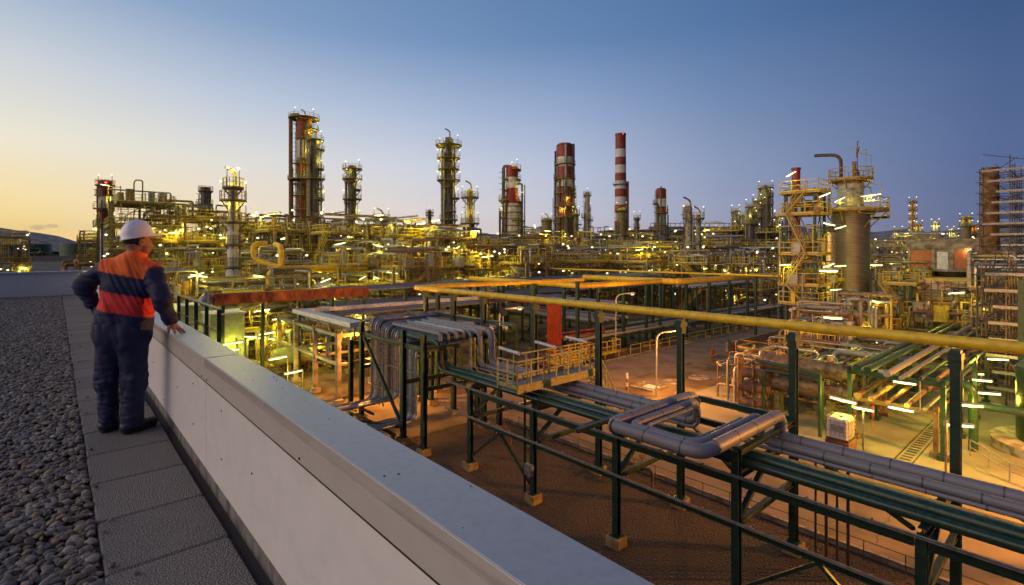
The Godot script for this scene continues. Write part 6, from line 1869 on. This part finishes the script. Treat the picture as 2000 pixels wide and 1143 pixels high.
func skyline() -> void:
	tower("banded_stack", "slim red and white banded stack left of the man's helmet", "chimney", -86.4, -110.0, [[0.0, 1.09, 16.4, 1.09, "white_paint"], [16.4, 1.20, 19.2, 1.20, "red_rust"], [19.2, 1.20, 22.2, 1.20, "white_paint"], [22.2, 1.30, 25.0, 1.30, "red_paint"]], [[24.1, 1.74, 1.20, 0, 1, 4], [22.0, 1.74, 1.20, 0, 1, 2], [18.8, 1.63, 1.20, -0.1, 0.3, 1], [15.8, 1.74, 1.20, 0, 1, 2]], [], {"open": true, "red": [[0.9, 24.6, 1.0], [-0.9, 24.6, 1.0]], "energy": 6.0})
	tower("grey_stack", "short grey stack with a ribbed outline right of the man", "chimney", -69.8, -118.0, [[0.0, 0.99, 24.6, 0.99, "vessel_dark"]], [[23.8, 1.52, 0.99, 0, 1, 0], [20.8, 1.52, 0.99, 0, 1, 0]], [], {"open": true, "rings": [23.1, 21.9, 20.1, 19.0, 17.8], "ring_r": 1.08})
	tower("white_column", "pale column with four railed platforms crowned by a blazing lamp", "column", -32.3, -60.0, [[0.0, 0.77, 8.3, 0.77, "white"], [8.3, 0.62, 13.7, 0.62, "white_paint"], [13.7, 0.53, 15.8, 0.53, "vessel"], [15.8, 0.42, 17.7, 0.42, "vessel"]], [[17.4, 1.13, 0.42, 0, 1, 5], [15.9, 1.42, 0.47, 0, 1, 2], [13.4, 1.42, 0.53, 0, 1, 2], [10.8, 0.89, 0.65, 0, 1, 1], [8.2, 0.89, 0.71, 0, 1, 1]], [[0.25, 0.65, 0.0, 15.8, 0.12, "plant", 1.0]], {"gooseneck": 1.5, "bulb": 0.6, "energy": 26.0, "ladder": false})
	tower("twin_tower", "tallest tower, rusty red and white bands, a long pipe down its left side", "column", -60.2, -150.0, [[0.0, 2.08, 19.2, 2.08, "vessel_dark"], [19.2, 2.15, 26.2, 2.15, "red_rust"], [26.2, 2.08, 32.5, 2.08, "vessel_dark"], [32.5, 2.15, 36.5, 2.15, "red_rust"], [36.5, 2.15, 42.0, 2.15, "white_paint"], [42.0, 2.15, 48.1, 2.15, "red_rust"]], [[48.5, 4.30, 2.22, 0, 1, 5], [45.3, 4.00, 2.22, 0.0, 0.4, 1], [42.2, 3.56, 2.22, 0.0, 0.4, 2], [36.7, 2.96, 2.22, -0.1, 0.3, 1], [30.8, 4.45, 2.22, -0.4, 0.5, 1], [23.6, 3.26, 2.22, 0, 0.5, 1]], [[-0.25, 3.56, 0.0, 49.4, 0.59, "rust_steel", 0.35], [0.05, 2.82, 0.0, 47.4, 0.30, "steel", 1.0], [-0.05, 2.82, 0.0, 44.4, 0.30, "rust_steel", 1.0], [0.12, 2.96, 0.0, 41.4, 0.37, "plant", 1.0]], {"gooseneck": 2.5, "bulb": 0.65, "energy": 16.0})
	tower("front_column", "grey column standing close in front of the tallest tower's right side", "column", -52.5, -138.0, [[0.0, 1.16, 39.6, 1.16, "vessel_dark"]], [[39.7, 2.32, 1.23, 0, 1, 4], [37.1, 2.45, 1.23, 0, 0.6, 2], [32.0, 2.32, 1.23, 0, 0.55, 2], [29.4, 2.59, 1.23, 0, 1, 1], [23.9, 2.45, 1.23, 0.0, 0.5, 1], [19.1, 2.32, 1.23, 0, 0.5, 1]], [[-0.25, 1.77, 0.0, 36.2, 0.27, "rail_yellow", 1.0], [-0.15, 1.64, 0.0, 38.6, 0.27, "steel", 1.0]], {"gooseneck": 2.2, "bulb": 0.6, "energy": 16.0})
	tower("slim_tower", "slim dark tower with side platforms between the tallest tower and six-deck tower", "column", -40.1, -130.0, [[0.0, 1.03, 31.3, 1.03, "vessel_dark"]], [[30.7, 2.44, 1.03, 0, 1, 4], [28.2, 2.44, 1.03, -0.5, 0.3, 1], [25.5, 2.31, 1.03, 0.05, 0.5, 2], [23.2, 2.31, 1.03, 0, 1, 2], [18.2, 1.93, 1.03, 0.05, 0.45, 1]], [[-0.24, 1.54, 0.0, 28.9, 0.32, "vessel", 1.0]], {"bulb": 0.6, "energy": 14.0})
	tower("small_stack", "small distant stack left of the six-deck tower", "chimney", -31.8, -200.0, [[0.0, 0.79, 25.8, 0.69, "rust_steel"]], [[25.2, 1.58, 0.69, 0, 1, 1], [24.0, 1.58, 0.69, 0, 1, 0]], [], {})
	tower("six_deck_tower", "dark tower with stacked round platforms and a pair of lamps on top", "column", -15.9, -130.0, [[0.0, 1.03, 38.3, 1.03, "vessel_dark"]], [[36.6, 3.34, 1.16, 0, 1, 4], [33.4, 2.95, 1.16, 0, 1, 2], [30.6, 2.70, 1.16, 0, 1, 2], [27.9, 2.95, 1.16, 0, 1, 2], [23.4, 2.83, 1.16, 0.05, 0.5, 2], [18.0, 2.31, 1.16, 0, 1, 1]], [[-0.25, 1.67, 0.0, 35.9, 0.32, "vessel", 1.0], [-0.12, 1.67, 0.0, 34.7, 0.26, "vessel", 1.0], [0.15, 1.80, 0.0, 35.9, 0.26, "plant", 1.0], [0.3, 0.90, 0.0, 38.3, 0.26, "plant", 1.0]], {"gooseneck": 2.0, "bulb": 0.6, "energy": 14.0})
	tower("slim_column", "slim olive column with two railed platforms beside the six-deck tower", "column", -8.8, -108.0, [[0.0, 0.75, 22.8, 0.64, "plant_olive"]], [[21.3, 1.92, 0.64, 0, 1, 3], [15.9, 2.03, 0.69, 0, 1, 3]], [], {"gooseneck": 1.4, "energy": 12.0})
	tower("bottle_tower", "bottle-shaped tower, red and white neck over a wide silver body", "column", 0.0, -120.0, [[0.0, 2.13, 21.1, 2.13, "alu_band"], [21.1, 2.13, 23.3, 1.42, "red_paint"], [23.3, 1.42, 24.7, 1.42, "red_paint"], [24.7, 1.42, 27.2, 1.42, "white_paint"], [27.2, 1.42, 29.4, 1.42, "red_paint"]], [[28.9, 2.13, 1.30, 0, 0.6, 3], [26.6, 2.13, 1.30, 0.1, 0.4, 0], [26.8, 2.02, 1.30, -0.4, -0.1, 0], [24.2, 2.02, 1.30, -0.4, -0.1, 0], [21.5, 2.61, 2.02, -0.35, -0.1, 0], [21.5, 2.61, 2.02, 0.1, 0.3, 1], [17.9, 2.73, 2.13, -0.3, -0.1, 1], [15.0, 2.73, 2.13, 0.1, 0.35, 1]], [[-0.2, 2.02, 0.0, 29.8, 0.36, "vessel_dark", 0.3], [0.22, 2.37, 0.0, 25.7, 0.24, "vessel_dark", 0.6], [-0.1, 2.37, 0.0, 20.9, 0.24, "rust_steel", 1.0]], {"rings": [20.3, 18.9, 17.4, 15.9, 14.4, 12.6], "ring_m": "vessel_dark", "energy": 12.0})
	tower("banded_tower", "broad red and white banded tower with rust streaks, right of centre", "column", 15.3, -150.0, [[0.0, 2.30, 19.9, 2.30, "rust_steel"], [19.9, 2.30, 24.4, 2.30, "red_rust"], [24.4, 2.30, 28.8, 2.30, "red_paint"], [28.8, 2.30, 31.0, 2.30, "white_paint"], [31.0, 2.30, 34.5, 2.30, "red_paint"], [34.5, 2.30, 37.3, 2.30, "white_paint"], [37.3, 2.30, 40.5, 2.30, "red_paint"]], [[35.2, 3.11, 2.22, -0.3, 0.4, 0], [31.0, 3.11, 2.22, -0.5, 0.5, 0], [26.9, 3.11, 2.22, -0.3, 0.4, 0], [23.0, 3.11, 2.22, -0.3, 0.4, 1], [19.9, 3.11, 2.22, -0.2, 0.4, 2]], [[0.02, 2.52, 0.0, 40.8, 0.37, "vessel", 0.4], [-0.2, 2.82, 0.0, 38.9, 0.30, "plant_dark", 0.9], [0.18, 2.82, 0.0, 40.8, 0.30, "plant_dark", 0.9], [-0.1, 2.52, 0.0, 31.0, 0.30, "rust_steel", 1.0]], {"rings": [40.7], "energy": 12.0})
	tower("thin_column", "thin grey column right of the broad banded tower", "column", 21.8, -150.0, [[0.0, 0.74, 27.0, 0.67, "vessel"]], [[26.3, 1.19, 0.67, 0, 1, 1], [21.9, 1.04, 0.67, 0, 0.5, 1], [19.5, 1.04, 0.67, 0, 0.5, 1]], [], {})
	tower("striped_chimney", "tall chimney striped in faded red and white, red cap", "chimney", 54.5, -260.0, [[0.0, 3.21, 21.6, 3.08, "white_paint"], [21.6, 3.08, 25.5, 3.04, "red_rust"], [25.5, 3.04, 29.5, 2.99, "white_paint"], [29.5, 2.99, 33.5, 2.95, "red_rust"], [33.5, 2.95, 37.5, 2.90, "white_paint"], [37.5, 2.90, 41.5, 2.86, "red_rust"], [41.5, 2.86, 45.5, 2.81, "white_paint"], [45.5, 2.81, 49.4, 2.77, "red_rust"], [49.4, 2.77, 53.4, 2.72, "white_paint"], [53.4, 2.72, 57.4, 2.68, "red_rust"], [57.4, 2.68, 61.4, 2.63, "white_paint"], [61.4, 2.63, 65.4, 2.59, "red_rust"], [65.4, 2.63, 69.1, 2.63, "red_paint"]], [[43.7, 3.85, 2.70, -0.6, 0.2, 0]], [[0.25, 3.34, 0.0, 45.2, 0.77, "red_rust", 1.0]], {"open": true, "cap": "red_paint", "ladder": false, "red": [[0.6, 68.6, 2.9]]})
	tower("lit_column", "olive column with lamp at the foot of the striped chimney", "column", 29.6, -140.0, [[0.0, 1.11, 21.3, 1.11, "plant_olive"]], [[21.1, 1.66, 1.11, 0, 1, 3]], [[-0.22, 1.52, 0.0, 17.2, 0.35, "plant_olive", 1.0]], {})
	tower("small_column", "small lit column right of the striped chimney", "column", 36.2, -150.0, [[0.0, 0.59, 19.9, 0.59, "plant_olive"]], [[19.5, 1.04, 0.59, 0, 1, 2], [17.0, 0.89, 0.59, 0, 1, 1]], [], {})
	tower("banded_tower", "small red and white banded tower right of the striped chimney", "column", 48.9, -170.0, [[0.0, 1.68, 22.3, 1.68, "vessel"], [22.3, 1.68, 24.8, 1.68, "red_paint"], [24.8, 1.68, 27.3, 1.68, "white_paint"], [27.3, 1.68, 30.2, 1.68, "red_paint"]], [[26.0, 2.35, 1.68, -0.45, -0.1, 0], [22.9, 2.35, 1.68, 0.1, 0.35, 0], [18.7, 2.35, 1.68, 0, 1, 1]], [[0.0, 1.68, 0.0, 31.2, 0.25, "vessel_dark", 0.3]], {"energy": 14.0})
	tower("plain_column", "taller of two plain grey columns in front of the far pipe decks", "column", 31.4, -92.0, [[0.0, 0.59, 17.9, 0.59, "concrete"]], [[17.3, 0.73, 0.59, -0.5, -0.05, 0], [16.0, 1.09, 0.59, -0.4, -0.1, 1]], [[0.2, 0.73, 0.0, 16.5, 0.11, "steel", 1.0]], {"gooseneck": 1.2})
	tower("plain_column", "shorter of two plain grey columns in front of the far pipe decks", "column", 35.3, -98.0, [[0.0, 0.48, 17.0, 0.44, "concrete"]], [[16.3, 1.07, 0.44, 0, 1, 2]], [], {"gooseneck": 1.0})
	tower("distant_column", "leftmost slim column of the distant lit cluster", "column", 72.5, -168.0, [[0.0, 0.75, 23.3, 0.75, "vessel_dark"]], [[22.9, 1.49, 0.75, 0, 1, 3], [20.3, 1.41, 0.75, 0, 0.6, 2], [17.6, 1.41, 0.75, -0.2, 0.5, 2]], [[-0.25, 1.16, 0.0, 22.6, 0.25, "vessel", 1.0], [0.2, 1.16, 0.0, 21.6, 0.25, "vessel_dark", 1.0]], {"bulb": 0.65, "energy": 7.0})
	tower("distant_column", "second slim column of the distant lit cluster", "column", 75.0, -168.0, [[0.0, 0.66, 22.0, 0.66, "vessel"]], [[21.6, 1.41, 0.66, 0, 1, 3], [19.0, 1.33, 0.66, 0, 0.6, 2], [16.3, 1.33, 0.66, -0.2, 0.5, 2]], [[-0.25, 1.08, 0.0, 21.3, 0.25, "vessel", 1.0], [0.2, 1.08, 0.0, 20.3, 0.25, "vessel_dark", 1.0]], {"bulb": 0.65, "energy": 7.0})
	tower("distant_column", "thick grey column in front of the distant lit cluster", "column", 69.2, -150.0, [[0.0, 0.96, 23.2, 0.96, "vessel_dark"]], [[22.9, 1.63, 0.96, 0, 1, 3], [20.5, 1.56, 0.96, 0, 0.6, 2], [18.2, 1.56, 0.96, -0.2, 0.5, 2]], [[-0.25, 1.33, 0.0, 22.6, 0.22, "vessel", 1.0], [0.2, 1.33, 0.0, 21.7, 0.22, "vessel_dark", 1.0]], {"bulb": 0.65, "energy": 7.0})
	tower("distant_column", "column with curved top pipe in the distant lit cluster", "column", 79.5, -168.0, [[0.0, 0.75, 26.6, 0.75, "vessel"]], [[26.3, 1.49, 0.75, 0, 1, 3], [23.6, 1.41, 0.75, 0, 0.6, 2], [21.0, 1.41, 0.75, -0.2, 0.5, 2]], [[-0.25, 1.16, 0.0, 25.9, 0.25, "vessel", 1.0], [0.2, 1.16, 0.0, 24.9, 0.25, "vessel_dark", 1.0]], {"bulb": 0.65, "energy": 7.0})
	tower("distant_column", "tallest block-like column of the distant lit cluster", "column", 82.3, -168.0, [[0.0, 1.66, 30.9, 1.66, "vessel_dark"]], [[30.6, 2.41, 1.66, 0, 1, 3], [27.9, 2.32, 1.66, 0, 0.6, 2], [25.3, 2.32, 1.66, -0.2, 0.5, 2]], [[-0.25, 2.08, 0.0, 30.3, 0.25, "vessel", 1.0], [0.2, 2.08, 0.0, 29.3, 0.25, "vessel_dark", 1.0]], {"bulb": 0.65, "energy": 7.0})
	tower("distant_column", "short pale column below the tallest of the lit cluster", "column", 83.7, -168.0, [[0.0, 1.00, 21.1, 1.00, "vessel"]], [[20.8, 1.74, 1.00, 0, 1, 3], [18.1, 1.66, 1.00, 0, 0.6, 2], [15.5, 1.66, 1.00, -0.2, 0.5, 2]], [[-0.25, 1.41, 0.0, 20.5, 0.25, "vessel", 1.0], [0.2, 1.41, 0.0, 19.5, 0.25, "vessel_dark", 1.0]], {"bulb": 0.65, "energy": 7.0})
	tower("distant_column", "rightmost slim column of the distant lit cluster", "column", 86.5, -168.0, [[0.0, 0.75, 21.6, 0.75, "vessel"]], [[21.3, 1.49, 0.75, 0, 1, 3], [18.6, 1.41, 0.75, 0, 0.6, 2], [16.0, 1.41, 0.75, -0.2, 0.5, 2]], [[-0.25, 1.16, 0.0, 21.0, 0.25, "vessel", 1.0], [0.2, 1.16, 0.0, 20.0, 0.25, "vessel_dark", 1.0]], {"bulb": 0.65, "energy": 7.0})
	tower("distant_column", "slender tower studded with lamps right of the tall vessel", "column", 178.0, -230.0, [[0.0, 0.91, 32.7, 0.82, "rust_steel"]], [[32.0, 1.70, 0.91, 0, 1, 3], [28.4, 1.70, 0.91, 0, 1, 3], [24.8, 1.70, 0.91, 0, 1, 3], [21.1, 1.70, 0.91, 0, 1, 3], [17.5, 1.70, 0.91, 0, 1, 3]], [], {"bulb": 0.75, "energy": 8.0, "ladder": false})
	tower("distant_column", "short lit column beside the slender lamp-studded tower", "column", 176.5, -225.0, [[0.0, 1.00, 22.0, 0.90, "plant"]], [[21.3, 1.78, 1.00, 0, 1, 3], [18.2, 1.78, 1.00, 0, 1, 3]], [], {"bulb": 0.75, "energy": 8.0, "ladder": false})
	tower("distant_column", "low grey column left of the slender lamp-studded tower", "column", 164.1, -220.0, [[0.0, 0.98, 19.1, 0.88, "vessel_dark"]], [[18.5, 1.74, 0.98, 0, 1, 3], [15.4, 1.74, 0.98, 0, 1, 3]], [], {"bulb": 0.75, "energy": 8.0, "ladder": false})
	tower("distant_column", "slim pale column with a lamp, left of the flat-roofed house", "column", 179.8, -220.0, [[0.0, 0.87, 22.4, 0.78, "white_paint"]], [[21.7, 1.63, 0.87, 0, 1, 3], [18.7, 1.63, 0.87, 0, 1, 3]], [], {"bulb": 0.75, "energy": 8.0, "ladder": false})
	tower("distant_column", "thin far column above the flat-roofed house, left of a pair", "column", 203.2, -240.0, [[0.0, 0.71, 20.2, 0.64, "white_paint"]], [[19.5, 1.54, 0.71, 0, 1, 3], [16.2, 1.54, 0.71, 0, 1, 3]], [], {"bulb": 0.75, "energy": 8.0, "ladder": false})
	tower("distant_column", "thin far column above the flat-roofed house, right of a pair", "column", 205.4, -240.0, [[0.0, 0.71, 19.2, 0.64, "vessel"]], [[18.5, 1.54, 0.71, 0, 1, 3], [15.2, 1.54, 0.71, 0, 1, 3]], [], {"bulb": 0.75, "energy": 8.0, "ladder": false})
	tower("distant_column", "broad olive column above the flat-roofed house", "column", 184.1, -210.0, [[0.0, 1.66, 23.9, 1.49, "plant_olive"]], [[23.3, 2.39, 1.66, 0, 1, 3], [20.4, 2.39, 1.66, 0, 1, 3]], [], {"bulb": 0.75, "energy": 8.0, "ladder": false})
	tower("distant_column", "small red-topped column beside the scaffold", "column", 191.8, -215.0, [[0.0, 0.85, 21.0, 0.76, "red_rust"]], [[20.4, 1.59, 0.85, 0, 1, 3], [17.4, 1.59, 0.85, 0, 1, 3]], [], {"bulb": 0.75, "energy": 8.0, "ladder": false})
	tower("railed_column", "grey vessel top seen left of the stair tower", "column", 80.0, -150.0, [[0.0, 0.74, 21.0, 0.74, "vessel"]], [[20.7, 1.19, 0.59, 0, 1, 3]], [], {"gooseneck": 1.5})
	tower("railed_column", "dark drum with railed top left of the broad banded tower", "column", 10.8, -160.0, [[0.0, 1.58, 19.8, 1.58, "plant_olive"]], [[19.5, 1.90, 0.63, 0, 1, 3]], [], {"gooseneck": 1.5})
	tower("railed_column", "cluster column right of the broad banded tower", "column", 17.3, -140.0, [[0.0, 0.62, 20.2, 0.62, "plant_olive"]], [[20.0, 1.11, 0.55, 0, 1, 3]], [], {"gooseneck": 1.5})
	tower("railed_column", "railed tank top with curved vent left of the six-deck tower", "column", -25.2, -100.0, [[0.0, 1.28, 16.3, 1.28, "vessel"]], [[16.1, 1.68, 0.40, 0, 1, 3]], [], {"gooseneck": 1.5})

func far() -> void:
	# storage tanks at the left, berms and long sheds behind the plant
	var defs := [[-767.0, -800.0, 42.0, 21.5, "wide dark green storage tank at the far left, behind the small lit unit"], [-561.0, -680.0, 25.0, 20.5, "dark green storage tank left of the man, beside the slim banded stack"]]
	for q in defs:
		var t := thing("storage_tank", q[4], "storage tank", Vector3(q[0], 0, q[1]), 0.0)
		var mb := MB.new(); mb.lathe([Vector2(q[2], 0), Vector2(q[2], q[3])], 48); obj("shell", mb, M.tank_green, t)
		mb = MB.new(); mb.lathe([Vector2(q[2] + 0.4, q[3] - 0.5), Vector2(q[2] + 0.4, q[3] + 0.4), Vector2(q[2] - 0.4, q[3] + 0.4), Vector2(0, q[3] + 1.0)], 48); obj("roof", mb, M.vessel_dark, t)
	for q in [[-470.0, -560.0, 150.0, 5.0, "long low grey shed beyond the roof's far parapet"], [-330.0, -470.0, 90.0, 3.6, "pale low shed left of the slim banded stack"], [-130.0, -300.0, 40.0, 21.0, "long dark berm-like shed left of the tallest tower"], [-60.0, -330.0, 60.0, 19.0, "long dark shed right of the tallest tower"], [30.0, -330.0, 46.0, 17.0, "grey building behind the bottle-shaped tower"], [78.0, -310.0, 50.0, 22.0, "grey building between the banded tower and striped chimney"]]:
		var s := thing("shed", q[4], "shed", Vector3(q[0], 0, q[1]), 0.25)
		var mb := MB.new(); mb.box(Vector3(0, q[3] / 2, 0), Vector3(q[2], q[3], 14)); obj("wall", mb, M.shed, s)
		mb = MB.new(); mb.box(Vector3(0, q[3] + 0.2, 0), Vector3(q[2] + 1, 0.5, 15)); obj("roof", mb, M.vessel_dark, s)
		mb = MB.new()
		for k in int(q[2] / 6):
			mb.box(Vector3(-q[2] / 2 + 3 + k * 6, q[3] * 0.5, 7.05), Vector3(0.5, q[3], 0.2))
		obj("rib", mb, M.vessel_dark, s, true)
	var cv := thing("conveyor_bridge", "long grey conveyor bridge sloping behind the two plain columns", "bridge", Vector3(125, 0, -320), 0.0)
	var mb := MB.new(); mb.bar(Vector3(-40, 22, 0), Vector3(30, 22, 0), 5.0, 7.0); mb.bar(Vector3(30, 22, 0), Vector3(52, 12, 0), 5.0, 6.0); obj("gallery", mb, M.shed, cv)
	mb = MB.new()
	for k in 24:
		mb.bar(Vector3(-40 + k * 3, 25.5, 2.6), Vector3(-40 + k * 3, 27.5, 2.6), 0.3)
	mb.bar(Vector3(-40, 27.5, 2.6), Vector3(30, 27.5, 2.6), 0.35); obj("parapet_rail", mb, M.vessel_dark, cv, true)
	for k in 4:
		mb = MB.new(); mb.bar(Vector3(-36 + k * 20, 0, 0), Vector3(-36 + k * 20, 19, 0), 2.0); obj("pier", mb, M.shed, cv)
	# far trees along the foot of the hills
	var r := RandomNumberGenerator.new()
	r.seed = 44
	var tuft := MB.new()
	for k in 26:
		var d := Vector3(r.randf_range(-1, 1), r.randf_range(-0.6, 1), r.randf_range(-1, 1))
		tuft.ball(d * 0.6, Vector3.ONE * r.randf_range(0.18, 0.4), 5, 3)
	var mm := MultiMesh.new()
	mm.transform_format = MultiMesh.TRANSFORM_3D; mm.mesh = tuft.mesh(); mm.instance_count = 900
	for k in 900:
		var w := deg_to_rad(r.randf_range(-50, 50))
		var d := r.randf_range(900, 2600)
		var s := r.randf_range(4, 9)
		mm.set_instance_transform(k, Transform3D(Basis().rotated(Vector3.UP, r.randf() * TAU).scaled(Vector3(s * 1.4, s, s * 1.4)), Vector3(sin(w) * d, s * 0.4, -cos(w) * d)))
	var tr := MultiMeshInstance3D.new()
	tr.name = "far_trees"; tr.multimesh = mm; tr.material_override = M.foliage
	tr.set_meta("kind", "stuff"); tr.set_meta("label", "dark scattered far trees at the foot of the hills"); tr.set_meta("category", "trees")
	add_child(tr)
	# haze over the plain between the plant and the hills, and a steam plume
	var hz := FogVolume.new()
	hz.name = "far_haze"; hz.shape = RenderingServer.FOG_VOLUME_SHAPE_BOX; hz.size = Vector3(19000, 420, 6600); hz.position = Vector3(0, 205, -5000)
	var fm := FogMaterial.new()
	fm.albedo = Color(0.72, 0.76, 0.86); fm.density = 0.00004
	hz.material = fm
	hz.set_meta("kind", "stuff"); hz.set_meta("label", "thin blue haze over the plain before the hills"); hz.set_meta("category", "haze")
	add_child(hz)
	var sm := FogMaterial.new()
	sm.albedo = Color(0.9, 0.9, 0.92); sm.density = 0.035
	for q in [[-662.0, 22.0, 8.0, 16.0], [-655.0, 34.0, 10.0, 15.0], [-641.0, 43.0, 22.0, 9.0], [-622.0, 45.0, 20.0, 6.0]]:
		var v := FogVolume.new()
		v.name = numbered("steam_plume"); v.shape = RenderingServer.FOG_VOLUME_SHAPE_ELLIPSOID; v.size = Vector3(q[2], q[3], 8.0); v.position = Vector3(q[0], q[1], -700.0)
		v.material = sm
		v.set_meta("kind", "stuff"); v.set_meta("label", "thin grey steam drifting right above the green tanks"); v.set_meta("category", "steam")
		add_child(v)
